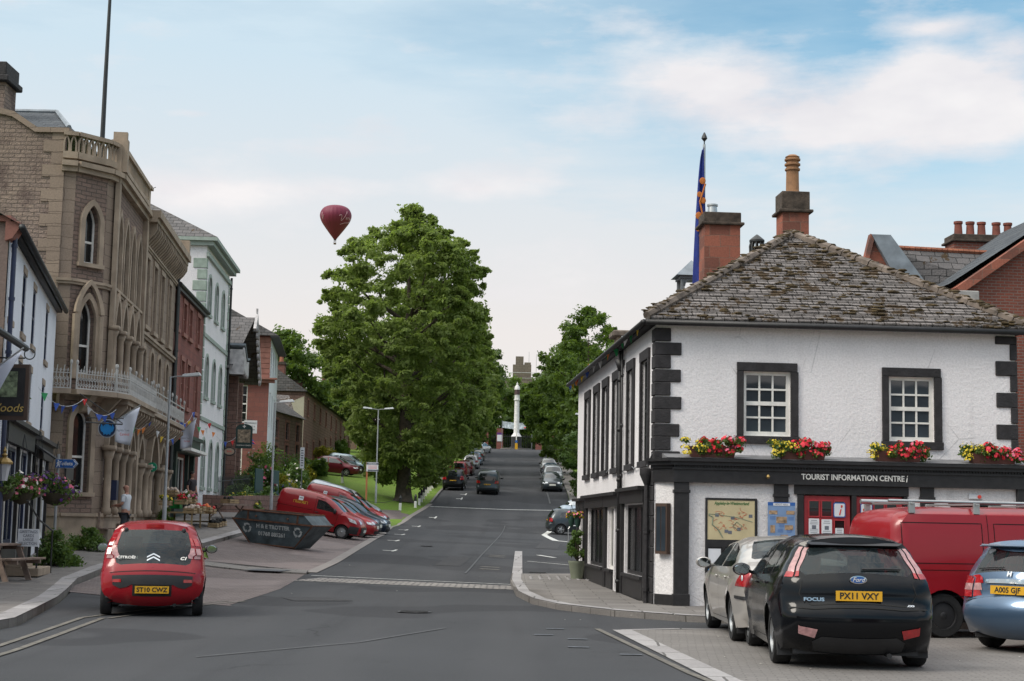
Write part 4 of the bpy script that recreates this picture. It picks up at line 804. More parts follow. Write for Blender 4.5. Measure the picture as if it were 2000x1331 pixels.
    def wheels(s):
        sp = s.sp; wr = sp['wr']; tw = sp.get('tw', .19)
        for wx in sp['wheels']:
            for sg in (1, -1):
                yc = s.sp['track']/2*sg; b = B(); h = tw/2; rr = wr*.66
                b.lathe([(rr, -h), (wr*.93, -h), (wr*.99, -h*.75), (wr, -h*.4), (wr, h*.4), (wr*.99, h*.75), (wr*.93, h), (rr, h)], (wx, yc, wr), 28 if g_fine(sp) else 14, 'y', cap=False)
                w = b.build('wheel', TYRE, s.root, smooth=40)
                b = B(); q = sg; yo = yc+q*h*.92; yi = yc+q*h*.35
                b.lathe([(rr, yo-yc), (rr*.92, yo-yc), (rr*.86, yi-yc)], (wx, yc, wr), 24, 'y', cap=False)
                ns = sp.get('spokes', 5)
                if ns:
                    for k in range(ns):
                        a = 2*PI*k/ns; c_, s_ = math.cos(a), math.sin(a); wd = sp.get('sw', .05)
                        P = [(rr*.15, -wd), (rr*.9, -wd*.75), (rr*.9, wd*.75), (rr*.15, wd)]
                        v = [(wx+p*c_-t*s_, yo-q*.012-(q*.012 if p > rr*.5 else 0)+d, wr+p*s_+t*c_) for d in (0, -q*.02) for p, t in P]
                        b.add(v, [(0, 1, 2, 3), (4, 7, 6, 5), (0, 4, 5, 1), (3, 2, 6, 7), (1, 5, 6, 2)])
                else:
                    b.lathe([(rr*.86, yi-yc+q*.03), (rr*.6, yi-yc+q*.035), (rr*.35, yo-yc-q*.01), (.01, yo-yc-q*.01)], (wx, yc, wr), 20, 'y', cap=False)
                b.lathe([(rr*.24, yo-yc-q*.004), (rr*.2, yo-yc+q*.002), (.005, yo-yc+q*.002)], (wx, yc, wr), 10, 'y', cap=False)
                b.build('rim', sp.get('rim', RIM), w, smooth=40)
                if ns: b = B(); b.lathe([(rr*.88, yi-yc-q*.02), (.01, yi-yc-q*.02)], (wx, yc, wr), 16, 'y', cap=False); b.build('brake_disc', PLAS, w)
    # ---- fittings
    def plate(s, txt, z=.7, y=0, w=.52, h=.112, mat=PLATEY, size=.098, off=.012, front=False, inset=True):
        u = s.uz(z+h/2, front); x, zz, nx, nz = s.at_u(u); p = Vector(s.strip(u, 0, off)); hold = thing('number_plate', None, None)
        bpy.data.objects.remove(hold)
        b = B(); b.box(-w/2, w/2, -.006, 0, -h/2, h/2); o = b.build('number_plate', mat, s.root); tilt = math.atan2(nz, -nx if not front else nx)
        o.location = p; o.rotation_euler = (-tilt*.6, 0, -PI/2 if not front else PI/2)
        if txt: text('lettering', txt, PLK, o, size, (0, -.008, -.002), depth=.001, sx=w*.95/ (size*.62*len(txt)+.001) if len(txt) > 2 else 1, bold=.0025)
        return o
    def decal(s, name, txt, z, y, size, mat, off=.012, shear=0, sx=1., bold=.002, par=None):
        u = s.uz(z); x, zz, nx, nz = s.at_u(u); p = Vector(s.strip(u, y/s.we(x, zz), off)); o = text(name, txt, mat, par or s.root, size, p, shear=shear, sx=sx, depth=.002, bold=bold)
        o.rotation_euler = (PI/2-math.atan2(nz, -nx), 0, 0); o.rotation_euler = (Matrix.Rotation(-PI/2, 3, 'Z') @ Matrix.Rotation(PI/2-math.atan2(nz, -nx), 3, 'X')).to_euler(); return o
    def mirror(s, x, z, mat=None, sz=(.1, .12, .08), gl=True):
        for sg in (1, -1):
            w = s.W(x, z); b = B(); c = (x, sg*(w+.05+sz[1]), z); b.ball(c, 1, 12, 8, (sz[0]*.75, sz[1], sz[2])); b.tube([(x+.02, sg*(w-.05), z-.06), (x+.01, sg*(w+.06), z-.03)], .025, 6)
            m = b.build('wing_mirror', mat or s.colour, s.root, smooth=60)
            if gl:
                b = B(); n = 14; b.add([(x-sz[0]*.55, c[1]+sz[1]*.86*math.cos(2*PI*k/n), z+sz[2]*.82*math.sin(2*PI*k/n)) for k in range(n)]+[(x-sz[0]*.85, c[1]+sz[1]*.8*math.cos(2*PI*k/n), z+sz[2]*.75*math.sin(2*PI*k/n)) for k in range(n)], [tuple(range(n, 2*n))]+[(k, (k+1) % n, n+(k+1) % n, n+k) for k in range(n)])
                b.build('mirror_glass', flat('mirror_silver', (.5, .52, .55), .04, 1.0, var=.02), m)
    def handles(s, pts, mat=None):
        for x, z in pts:
            for sg in (1, -1):
                p = s.side(x, z, sg, .018); b = B(); b.ball(p, 1, 8, 5, (.09, .018, .018)); b.build('door_handle', mat or s.colour, s.root, smooth=60)
    def seams(s, lines, w=.007):
        for L in lines:
            for sg in (1, -1):
                L2 = sub_edge(L, .06, False); b = B(); vs = []
                for i, p in enumerate(L2):
                    a, c = L2[max(i-1, 0)], L2[min(i+1, len(L2)-1)]; dx, dz = c[0]-a[0], c[1]-a[1]; l = math.hypot(dx, dz) or 1
                    for q in (1, -1): vs.append(s.side(p[0]-dz/l*w*q*.5, p[1]+dx/l*w*q*.5, sg, .0025))
                b.add(vs, [(2*i, 2*i+1, 2*i+3, 2*i+2) for i in range(len(L2)-1)]); b.build('panel_gap', GAP, s.root)
    def rseam(s, L, w=.008, name='panel_gap', mat=None, off=.003):
        L2 = sub_edge(L, .05, False); b = B(); vs = []
        for i, p in enumerate(L2):
            a, c = L2[max(i-1, 0)], L2[min(i+1, len(L2)-1)]; dx, dz = c[0]-a[0], c[1]-a[1]; l = math.hypot(dx, dz) or 1
            for q in (1, -1):
                y, z = p[0]-dz/l*w*q*.5, p[1]+dx/l*w*q*.5; u = s.uz(z); x, zz, _, _ = s.at_u(u); vs.append(s.strip(u, y/s.we(x, zz), off))
        b.add(vs, [(2*i, 2*i+1, 2*i+3, 2*i+2) for i in range(len(L2)-1)]); return b.build(name, mat or GAP, s.root)
    def wiper(s, y0, y1, z0, z1, r=.009):
        P = []
        for t in (0, .5, 1): y, z = lerp(y0, y1, t), lerp(z0, z1, t); u = s.uz(z); x, zz, _, _ = s.at_u(u); P.append(s.strip(u, y/s.we(x, zz), .025))
        b = B(); b.tube(P, r, 5); b.tube([P[0], P[0], Vector(P[0])+Vector((-.02, 0, -.02))], .02, 6); b.build('rear_wiper', PLAS, s.root)
def _tail(s, name, z0, z1, d0, d1, i0, i1, mat, off=.008, n=5, sides=(1, -1)):
    "lamp wrapped round the rear corner: d = reach along the side at z0/z1, i = reach across the rear"
    for sg in sides:
        P = [s.at_u(s.uz(lerp(z0, z1, k/n)))[:2] for k in range(n+1)]
        ed = [(x+.001, z) for x, z in P]
        if d0 or d1: s.side_patch(name, ed+[(P[-1][0]+d1, z1)]+[(P[0][0]+d0, z0)], mat, sg, off, step=.04)
        A = [(s.we(x, z), z) for x, z in P]; Q = [(w+.03, z) for w, z in A]+[(A[-1][0]-i1, z1), (A[0][0]-i0, z0)]
        if i0 or i1: s.rear_patch(name, Q if sg > 0 else mir(Q), mat, off, step=.04)
Car.tail = _tail
def g_fine(sp): return sp.get('g', .09) < .1
def place_car(o, loc, head, z, tilt, L, sp):
    "loc = ground point of the middle of the rear bumper; head = heading clockwise from +Y in degrees"
    h = R(90-head); f = Vector((math.cos(h), math.sin(h), 0)); l = Vector((-f.y, f.x, 0)); p = Vector((loc[0], loc[1], 0))
    w0, w1 = sp['wheels'][0], sp['wheels'][1]; tr = sp['track']/2
    def gp(a, c): q = p+f*a+l*c; return Vector((q.x, q.y, G(q.x, q.y)+(z or .006)))
    a, c = (gp(w0, tr)+gp(w0, -tr))/2, (gp(w1, tr)+gp(w1, -tr))/2; fx = (c-a).normalized(); ly = ((gp(w0, tr)-gp(w0, -tr))+(gp(w1, tr)-gp(w1, -tr))).normalized(); ly = (ly-fx*ly.dot(fx)).normalized(); up = fx.cross(ly)
    M = Matrix((fx, ly, up)).transposed().to_4x4(); M.translation = a-fx*w0; o.matrix_world = M
def mir(P): return [(-y, z) for y, z in P][::-1]

# --- small red city hatchback in the road
def c1():
    sp = dict(L=3.43, g=.06, wheels=(.42, 2.76), wr=.285, tw=.165, track=1.42, sill=.2, belt=.95, r=.1, crown=.09, taper=(.05, .14), tx=(.6, .9), flare=.012,
        prof=[(.12, .22), (.03, .3), (0, .42), (.0, .6), (.03, .7), (.07, .78), (.12, .88), (.2, 1.08), (.31, 1.27), (.36, 1.35), (.34, 1.4, 1), (.6, 1.445), (1.2, 1.47), (1.75, 1.45), (2.1, 1.36), (2.75, 1.0), (3.1, .9), (3.33, .75), (3.42, .58), (3.42, .35), (3.35, .22)],
        w=[(.2, .77), (.4, .805), (.62, .82), (.8, .8), (.92, .785), (1.1, .74), (1.3, .655), (1.4, .61), (1.47, .56)],
        rear_glass=[(-.5, .785), (-.57, .82), (-.59, .9), (-.57, 1.1), (-.52, 1.3), (-.47, 1.335), (.47, 1.335), (.52, 1.3), (.57, 1.1), (.59, .9), (.57, .82), (.5, .785)],
        front_glass=[(-.6, 1.04), (-.5, 1.34), (.5, 1.34), (.6, 1.04)],
        side_windows=[[(.62, .99), (.75, 1.3), (1.15, 1.38), (1.2, .98)], [(1.28, .98), (1.25, 1.385), (1.8, 1.36), (2.35, 1.02), (2.35, .97)]], seats=(.8, 1.55), spokes=0)
    c = Car(sp, 'small red hatchback standing at the left kerb with a black rear bumper strip', (-5.58, 24.9), -11, paint('city_red', (.26, .004, .01), .2))
    c.rear_patch('bumper_strip', [(-.68, .6), (-.64, .49), (-.5, .44), (-.4, .46), (-.32, .5), (.32, .5), (.4, .46), (.5, .44), (.64, .49), (.68, .6), (.64, .63), (-.64, .63)], PLAS, .008)
    for sg in (1, -1):
        P = [(.48, .53), (.61, .53), (.61, .575), (.48, .575)]; c.rear_patch('reflector', P if sg > 0 else mir(P), TAIL, .013)
    c.tail('tail_light', .9, 1.06, .05, .04, .065, .055, TAILC); c.tail('tail_light', 1.1, 1.22, .04, .03, .045, .035, TAIL)
    c.plate('ST10 CWZ', .375); c.rear_patch('plate_recess', [(-.3, .345), (.3, .345), (.3, .5), (-.3, .5)], GAP, .004)
    c.decal('lettering', 'CITROËN', .885, .4, .06, WP, .02, sx=1.25); c.decal('lettering', 'C1', .88, -.46, .07, WP, .018, shear=.3, sx=1.2, bold=.004)
    b = B()
    for dz in (0, -.055):
        for sg in (1, -1):
            P = [(0, .95+dz), (sg*.1, .895+dz), (sg*.1, .87+dz), (0, .925+dz)]; v = []
            for off in (.012, .004):
                for y, z in P: u = c.uz(z); x, zz, _, _ = c.at_u(u); v.append(c.strip(u, y/c.we(x, zz), off))
            b.add(v, [(0, 1, 2, 3), (0, 1, 5, 4), (1, 2, 6, 5), (2, 3, 7, 6), (3, 0, 4, 7)])
    b.build('badge', CHROME, c.root)
    c.rear_patch('brake_light', [(-.14, 1.365), (.14, 1.365), (.14, 1.39), (-.14, 1.39)], TAIL, .012, step=.04); b = B(); b.lathe([(.022, -.012), (.02, 0)], (c.strip(c.uz(.745), 0, .0)[0], 0, .745), 12, 'x'); b.build('lock', GAP, c.root)
    for y in (-.42, .42): b = B(); p = c.strip(c.uz(1.33), y/.5, .01); b.ball(p, .035, 8, 6, (.6, 1, 1.2)); b.build('glass_hinge', PLAS, c.root)
    c.mirror(2.2, 1.02, PLAS, (.1, .1, .075)); c.seams([[(2.4, 1.0), (2.35, .6), (2.25, .25)], [(1.24, 1.0), (1.2, .5), (1.2, .28)], [(1.2, .28), (2.25, .25)]]); c.handles([(1.35, .88)])
    c.rseam([(-.66, .68), (.66, .68)], .01); b = B(); b.tube([(1.9, .44, 1.4), (1.9, .12, 1.3), (1.9, -.12, 1.3)], .002, 3); b.box(1.88, 1.9, -.1, .1, 1.28, 1.35); b.ball((1.85, 0, 1.2), .04, 6, 5, (.6, 1, 1.6)); b.build('rear_view_mirror', SEAT, c.root)
c1()
# --- black hatchback, foreground right
def focus():
    sp = dict(L=4.34, g=.065, wheels=(.82, 3.46), wr=.325, tw=.21, track=1.56, sill=.19, belt=.98, r=.085, crown=.085, taper=(.1, .12), tx=(.7, 1.0), flare=.02, rear=1,
        prof=[(.22, .22), (.1, .3), (.03, .42), (.0, .55), (.02, .66), (.08, .72, 1), (.1, .78), (.1, .9), (.16, 1.02), (.24, 1.13), (.36, 1.3), (.42, 1.385), (.33, 1.415), (.36, 1.44, 1), (.7, 1.475), (1.5, 1.497), (2.2, 1.46), (2.6, 1.35), (3.3, 1.0), (3.7, .92), (4.1, .8), (4.3, .62), (4.32, .4), (4.25, .22)],
        w=[(.2, .86), (.42, .9), (.62, .92), (.8, .915), (.96, .88), (1.1, .81), (1.3, .7), (1.42, .62), (1.5, .56)],
        rear_glass=[(-.58, 1.04), (-.64, 1.1), (-.55, 1.36), (.55, 1.36), (.64, 1.1), (.58, 1.04)], front_glass=[(-.68, 1.04), (-.54, 1.38), (.54, 1.38), (.68, 1.04)],
        side_windows=[[(.72, 1.08), (.95, 1.3), (1.2, 1.36), (1.15, 1.03)], [(1.22, 1.03), (1.27, 1.37), (2.0, 1.39), (2.0, 1.0)], [(2.08, 1.0), (2.08, 1.385), (2.5, 1.33), (3.08, 1.02), (3.05, .98)]], seats=(1.25, 2.1), spokes=5, sw=.07)
    c = Car(sp, 'black family hatchback parked nearest the camera on the setts, PX11 VXY plate', (3.98, 17.9), 2.6, paint('panther_black', (.003, .0035, .005), .12, 0, .0, spec=.3))
    for sg in (1, -1):
        P = [(.5, .38), (.76, .42), (.76, .5), (.47, .47)]; c.rear_patch('reflector', P if sg > 0 else mir(P), TAIL if sg < 0 else TAILC, .014, step=.05)
        b = B(); b.box(sp['wheels'][0]-.43, sp['wheels'][0]-.4, sg*.74-.11, sg*.74+.13, .13, .42); b.box(sp['wheels'][1]-.43, sp['wheels'][1]-.4, sg*.74-.1, sg*.74+.12, .14, .4); b.build('mud_flap', PLAS, c.root)
    c.tail('tail_light', 1.09, 1.37, .05, .02, .03, .05, TAILC); c.tail('tail_light', 1.03, 1.09, .08, .06, .045, .035, TAIL, .01)
    c.plate('PX11 VXY', .775, off=.022); c.decal('lettering', 'FOCUS', .77, .5, .055, CHROME, .022, sx=1.35); c.decal('lettering', 'ECO', .71, -.58, .03, CHROME, .008, sx=1.6)
    b = B(); p = Vector(c.strip(c.uz(.965), 0, .02)); b.add([(p.x-.006+.01*(k >= 0)-.004, .085*math.cos(2*PI*k/20), p.z+.035*math.sin(2*PI*k/20)) for k in range(20)], [tuple(range(20))]); b.add([(p.x-.001, .095*math.cos(2*PI*k/20), p.z+.043*math.sin(2*PI*k/20)) for k in range(20)], [tuple(range(20))]); bd = b.build('badge', BLUE, c.root)
    text('lettering', 'Ford', WP, bd, .07, (p.x-.006, 0, p.z), (PI/2, 0, -PI/2), .001, shear=.35)
    b = B(); n = 20; b.add([(p.x-.002, .098*math.cos(2*PI*k/n), p.z+.046*math.sin(2*PI*k/n)) for k in range(n)]+[(p.x-.004, .085*math.cos(2*PI*k/n), p.z+.036*math.sin(2*PI*k/n)) for k in range(n)], [(k, (k+1) % n, n+(k+1) % n, n+k) for k in range(n)]); b.build('badge_rim', CHROME, bd)
    c.rseam([(-.62, .98), (-.66, .85), (-.6, .74), (-.52, .7), (.52, .7), (.6, .74), (.66, .85), (.62, .98)], .012); c.rseam([(-.78, .7), (-.5, .66), (.5, .66), (.78, .7)], .012)
    c.rear_patch('bumper_lower', [(-.5, .24), (-.52, .34), (-.42, .4), (.42, .4), (.52, .34), (.5, .24)], PLAS, .006)
    c.rear_patch('brake_light', [(-.17, 1.395), (.17, 1.395), (.17, 1.41), (-.17, 1.41)], TAIL, .02, step=.03)
    c.wiper(-.05, -.5, 1.07, 1.1, .012); c.mirror(3.0, 1.03, None, (.12, .12, .085)); c.handles([(1.35, .93), (2.25, .9)])
    c.seams([[(1.18, 1.02), (1.16, .75), (1.32, .5), (1.4, .28)], [(2.04, 1.0), (2.04, .3)], [(3.1, 1.0), (3.05, .6), (2.95, .3)], [(1.4, .28), (2.95, .26)]])
    b = B(); b.add([(.33+k*.0, y, 1.43) for k, y in ((0, -.56), (1, .56))]+[(.27, .5, 1.4), (.27, -.5, 1.4)], [(0, 1, 2, 3)]); b.box(.29, .36, -.55, .55, 1.385, 1.4); b.build('spoiler', c.colour, c.root, bevel=.005)
    b = B(); b.box(.6, .75, -.4, -.15, 1.05, 1.2); b.build('cargo_bag', SEAT, c.root)
focus()
# --- pale gold saloon beyond it
def mondeo():
    sp = dict(L=4.73, g=.075, wheels=(1.03, 3.78), wr=.32, tw=.2, track=1.56, sill=.2, belt=.97, r=.1, crown=.09, taper=(.12, .12), tx=(.8, 1.0), flare=.02,
        prof=[(.2, .24), (.07, .34), (.0, .5), (.02, .62), (.07, .68, 1), (.1, .8), (.1, .95), (.16, 1.03), (.3, 1.06), (.6, 1.11), (.95, 1.25), (1.3, 1.37), (1.7, 1.42), (2.3, 1.43), (2.8, 1.37), (3.6, 1.0), (4.1, .9), (4.5, .78), (4.68, .6), (4.7, .4), (4.62, .24)],
        w=[(.2, .84), (.42, .89), (.65, .905), (.85, .895), (.97, .86), (1.1, .79), (1.3, .68), (1.43, .57)],
        rear_glass=[(-.6, 1.13), (-.64, 1.15), (-.54, 1.375), (.54, 1.375), (.64, 1.15), (.6, 1.13)], front_glass=[(-.68, 1.03), (-.54, 1.33), (.54, 1.33), (.68, 1.03)],
        side_windows=[[(1.15, 1.08), (1.45, 1.26), (1.75, 1.33), (2.15, 1.35), (2.2, 1.0), (1.3, 1.02)], [(2.28, 1.0), (2.24, 1.35), (2.8, 1.28), (3.35, 1.01), (3.3, .97)]], seats=(1.6, 2.4), spokes=6, sw=.055)
    c = Car(sp, 'pale gold saloon parked behind the black hatchback, red tail lights showing', (4.02, 21.2), .3, paint('champagne', (.46, .43, .4), .28, .4, .7))
    xs0 = lambda z: c.at_u(c.uz(z))[0]
    for sg in (1, -1):
        p = c.side(xs0(.88)+.16, .89, sg, .012); b = B(); b.lathe([(.045, -.01), (.04, .004*sg)], p, 14, 'y'); b.build('reversing_light', HEAD, c.root)
        c.side_patch('bumper_strip', [(.05, .6), (.55, .61), (.55, .65), (.05, .65)], PLAS, sg, .012, step=.06)
        b = B(); b.box(sp['wheels'][0]-.42, sp['wheels'][0]-.39, sg*.72-.1, sg*.72+.13, .13, .42); b.box(sp['wheels'][1]-.42, sp['wheels'][1]-.39, sg*.72-.1, sg*.72+.13, .14, .4); b.build('mud_flap', PLAS, c.root)
        c.side_patch('rubbing_strip', [(1.5, .56), (3.2, .55), (3.2, .575), (1.5, .585)], MC['champagne'], sg, .012, step=.1)
    c.tail('tail_light', .78, 1.0, .46, .16, .22, .06, TAIL)
    P = [(-.6, .6), (.6, .6), (.6, .65), (-.6, .65)]; c.rear_patch('bumper_strip', P, PLAS, .012)
    c.mirror(3.3, 1.03, None, (.12, .12, .085)); c.handles([(1.5, .87), (2.45, .86)], None)
    c.seams([[(1.12, 1.04), (1.12, .9), (1.4, .55), (1.5, .28)], [(2.25, 1.0), (2.25, .28)], [(3.4, .98), (3.35, .55), (3.25, .28)], [(1.5, .28), (3.25, .26)]])
    c.rseam([(-.56, .98), (-.6, .7), (.6, .7), (.56, .98)]); c.plate('', .72); c.wiper(.5, -.1, 1.14, 1.15)
mondeo()
# --- blue hatchback at the right edge
def civic():
    sp = dict(L=4.28, g=.07, wheels=(.86, 3.52), wr=.31, tw=.195, track=1.47, sill=.2, belt=.98, r=.12, crown=.11, taper=(.13, .12), tx=(.6, .9), flare=.015,
        prof=[(.2, .24), (.08, .32), (.0, .46), (.0, .58), (.04, .66), (.1, .69, 1), (.12, .78), (.13, .92), (.17, 1.0), (.3, 1.18), (.42, 1.37), (.3, 1.4), (.32, 1.425, 1), (.7, 1.46), (1.4, 1.49), (2.1, 1.46), (2.5, 1.36), (3.3, 1.0), (3.7, .9), (4.05, .78), (4.24, .6), (4.26, .4), (4.18, .24)],
        w=[(.2, .8), (.42, .84), (.62, .85), (.8, .84), (.96, .81), (1.1, .75), (1.3, .66), (1.42, .6), (1.5, .52)],
        rear_glass=[(-.6, 1.01), (-.64, 1.05), (-.52, 1.345), (.52, 1.345), (.64, 1.05), (.6, 1.01)], front_glass=[(-.66, 1.04), (-.52, 1.38), (.52, 1.38), (.66, 1.04)],
        side_windows=[[(.7, 1.05), (.9, 1.32), (1.15, 1.36), (1.12, 1.0)], [(1.2, 1.0), (1.24, 1.37), (1.95, 1.39), (1.95, .98)], [(2.03, .98), (2.03, 1.38), (2.45, 1.32), (3.05, 1.0), (3.0, .96)]], seats=(1.25, 2.0))
    c = Car(sp, 'metallic blue hatchback at the right edge angled away, AO05 GJF plate', (6.62, 20.9), 47, paint('steel_blue', (.075, .125, .2), .3, .5, .8))
    xs0 = lambda z: c.at_u(c.uz(z))[0]
    for sg in (1, -1):
        P = [(.56, .42), (.7, .44), (.7, .54), (.6, .52)]; c.rear_patch('reflector', P if sg > 0 else mir(P), TAIL, .012, step=.05)
    for z0, z1, m in ((.71, .8, TAIL), (.8, .89, TAILC), (.89, .99, TAIL)): c.tail('tail_light', z0, z1, .17, .15, .16, .12, m)
    c.plate('A005 GJF', .75, .0, .5, off=.022); c.rear_patch('chrome_bar', [(-.36, .885), (.36, .885), (.36, .925), (-.36, .925)], CHROME, .03)
    c.decal('badge', 'H', .975, 0, .09, CHROME, .02, bold=.006); c.decal('lettering', 'EXECUTIVE', .83, -.5, .035, CHROME, .012, sx=1.1); c.decal('lettering', '1.6', .7, -.48, .04, CHROME, .012)
    c.wiper(.1, .52, 1.04, 1.06); c.mirror(3.0, 1.02); c.handles([(1.4, .9), (2.2, .88)]); c.rseam([(-.62, .98), (-.6, .72), (.6, .72), (.62, .98)]); c.rseam([(-.7, .68), (.7, .68)], .01)
    b = B(); b.add([(.3, -.55, 1.42), (.3, .55, 1.42), (.2, .5, 1.4), (.2, -.5, 1.4)], [(0, 1, 2, 3)]); b.box(.21, .4, -.53, .53, 1.385, 1.4); b.build('spoiler', c.colour, c.root, bevel=.005); b = B(); b.tube([(.9, 0, 1.46), (.75, 0, 1.75)], .006, 5); b.build('aerial', PLAS, c.root)
    b = B(); p = c.strip(c.uz(1.3), .8, .006); b.box(p[0]-.004, p[0]+.003, p[1]-.05, p[1]+.05, p[2]-.03, p[2]+.03); b.build('sticker', PAP, c.root)
civic()
# --- red panel van behind
def bigvan():
    sp = dict(L=4.78, g=.09, wheels=(.9, 3.9), wr=.33, tw=.2, track=1.62, sill=.25, belt=1.15, r=.1, crown=.04, taper=(.04, .12), tx=(.3, .9), flare=.01,
        prof=[(.15, .3), (.0, .4), (.0, .6), (.06, .66, 1), (.08, .9), (.11, 1.3), (.16, 1.7), (.24, 1.82), (.45, 1.88), (1.5, 1.92), (2.8, 1.91), (3.3, 1.82), (4.1, 1.2), (4.5, 1.0), (4.72, .8), (4.76, .45), (4.68, .28)],
        w=[(.25, .9), (.5, .94), (1.0, .94), (1.3, .91), (1.6, .87), (1.8, .83), (1.92, .78)], front_glass=[(-.75, 1.25), (-.68, 1.76), (.68, 1.76), (.75, 1.25)],
        side_windows=[[(3.05, 1.2), (3.05, 1.68), (3.4, 1.66), (3.95, 1.22)]], glass=CGD, spokes=0, rim=PLAS)
    c = Car(sp, 'large red panel van with roof bars parked in front of the red doors', (5.45, 24.3), 79, paint('van_red', (.25, .005, .01), .3), name='parked_van', cat='van')
    for sg in (1, -1):
        for x0, x1 in ((.25, 1.55), (1.75, 2.85)):
            for P in ([(x0, 1.1), (x0, 1.7), (x1, 1.7), (x1, 1.1), (x0, 1.1)],): c.seams([P], .012)
        c.seams([[(1.65, .35), (1.65, 1.84)], [(2.95, .35), (2.95, 1.82)], [(.1, 1.0), (2.9, 1.0)], [(.15, .62), (2.9, .62)]], .009); c.side_patch('tail_light', [(.04, .75), (.15, .75), (.17, 1.15), (.09, 1.15)], TAIL, sg, .006)
    for x in (.45, 1.5, 2.6):
        b = B(); b.box(x-.02, x+.02, -.85, .85, 1.97, 2.0)
        for sg in (1, -1): b.box(x-.05, x+.05, sg*.8-.02, sg*.8+.02, 1.84, 2.0)
        b.build('roof_bar', METAL, c.root, bevel=.004)
    b = B(); b.tube([(.1, -.75, 2.02), (2.9, -.75, 2.02)], .024, 10); b.build('pipe_tube', METAL, c.root, smooth=40); b = B(); b.tube([(.25, .6, 2.02), (1.0, .6, 2.02)], .04, 10); b.build('ladder_roller', METAL, c.root, smooth=40); c.mirror(3.9, 1.25, PLAS)
bigvan()
# --- simpler cars further off
def spec(kind):
    base = dict(g=.13, gc=.25, track=1.5, sill=.2, belt=.95, r=.1, wr=.31)
    if kind == 'hatch': base.update(L=4.0, wheels=(.72, 3.25), prof=[(.15, .24), (.03, .35), (.0, .6), (.08, .7, 1), (.1, .95), (.35, 1.36), (.45, 1.44), (1.3, 1.48), (2.1, 1.42), (3.05, .98), (3.6, .86), (3.9, .7), (3.97, .45), (3.9, .24)], w=[(.2, .8), (.5, .85), (.8, .85), (.95, .81), (1.3, .67), (1.48, .54)],
        rear_glass=[(-.6, 1.0), (-.52, 1.36), (.52, 1.36), (.6, 1.0)], front_glass=[(-.66, 1.02), (-.54, 1.36), (.54, 1.36), (.66, 1.02)], side_windows=[[(.6, 1.0), (.75, 1.3), (1.2, 1.38), (1.2, .98)], [(1.28, .98), (1.28, 1.385), (2.0, 1.36), (2.75, 1.0), (2.75, .96)]])
    if kind == 'saloon': base.update(L=4.7, wheels=(1.0, 3.75), prof=[(.15, .26), (.02, .4), (.0, .62), (.06, .72, 1), (.08, .98), (.2, 1.05), (.7, 1.1), (1.45, 1.38), (2.1, 1.44), (2.8, 1.38), (3.65, .98), (4.2, .87), (4.6, .7), (4.68, .45), (4.6, .26)], w=[(.2, .84), (.5, .9), (.8, .9), (.97, .85), (1.3, .69), (1.44, .56)],
        rear_glass=[(-.6, 1.14), (-.54, 1.35), (.54, 1.35), (.6, 1.14)], front_glass=[(-.68, 1.02), (-.54, 1.33), (.54, 1.33), (.68, 1.02)], side_windows=[[(1.05, 1.05), (1.6, 1.31), (2.05, 1.36), (2.15, .99)], [(2.22, .99), (2.15, 1.365), (2.75, 1.31), (3.4, 1.0), (3.35, .97)]])
    if kind == 'suv': base.update(L=4.2, wr=.35, wheels=(.75, 3.4), sill=.28, belt=1.08, prof=[(.15, .32), (.02, .4), (.0, .65), (.08, .75, 1), (.1, 1.1), (.25, 1.55), (.35, 1.64), (1.4, 1.68), (2.2, 1.62), (3.0, 1.12), (3.8, 1.0), (4.12, .8), (4.18, .5), (4.1, .3)], w=[(.2, .84), (.5, .9), (.9, .9), (1.08, .86), (1.5, .74), (1.68, .64)],
        rear_glass=[(-.64, 1.14), (-.56, 1.54), (.56, 1.54), (.64, 1.14)], front_glass=[(-.7, 1.16), (-.58, 1.55), (.58, 1.55), (.7, 1.16)], side_windows=[[(.45, 1.12), (.5, 1.52), (1.25, 1.58), (1.25, 1.1)], [(1.33, 1.1), (1.33, 1.58), (2.05, 1.55), (2.75, 1.13), (2.7, 1.08)]])
    if kind == 'van': base.update(L=4.4, wr=.32, wheels=(.78, 3.55), sill=.25, belt=1.1, r=.1, crown=.04, taper=(.05, .12), prof=[(.12, .3), (.0, .4), (.0, .62), (.06, .68, 1), (.09, 1.1), (.16, 1.6), (.24, 1.76), (.5, 1.81), (2.0, 1.83), (2.6, 1.76), (3.45, 1.1), (4.0, .98), (4.3, .8), (4.38, .5), (4.3, .3)], w=[(.25, .84), (.5, .89), (1.0, .89), (1.3, .85), (1.6, .8), (1.83, .7)],
        rear_glass=[(-.66, 1.12), (-.6, 1.6), (.6, 1.6), (.66, 1.12)], front_glass=[(-.7, 1.16), (-.62, 1.65), (.62, 1.65), (.7, 1.16)], side_windows=[[(2.1, 1.12), (2.1, 1.6), (2.5, 1.58), (3.15, 1.14), (3.1, 1.08)]])
    if kind == 'mail': base.update(g=.09, L=3.9, wr=.3, tw=.17, wheels=(.62, 3.12), sill=.25, belt=1.08, r=.09, crown=.05, taper=(.05, .16), tx=(.4, .8), spokes=0, track=1.48, prof=[(.1, .3), (.0, .38), (.0, .6), (.04, .66), (.06, 1.1), (.12, 1.55), (.2, 1.68), (.45, 1.72), (1.6, 1.74), (2.1, 1.66), (2.5, 1.5), (3.1, 1.1), (3.5, 1.0), (3.75, .86), (3.86, .7), (3.9, .45), (3.82, .26)], w=[(.25, .8), (.5, .85), (1.0, .85), (1.3, .8), (1.55, .74), (1.74, .64)],
        front_glass=[(-.62, 1.13), (-.56, 1.58), (.56, 1.58), (.62, 1.13)], side_windows=[[(1.85, 1.1), (1.85, 1.5), (2.2, 1.46), (2.75, 1.12), (2.72, 1.05)]])
    return base
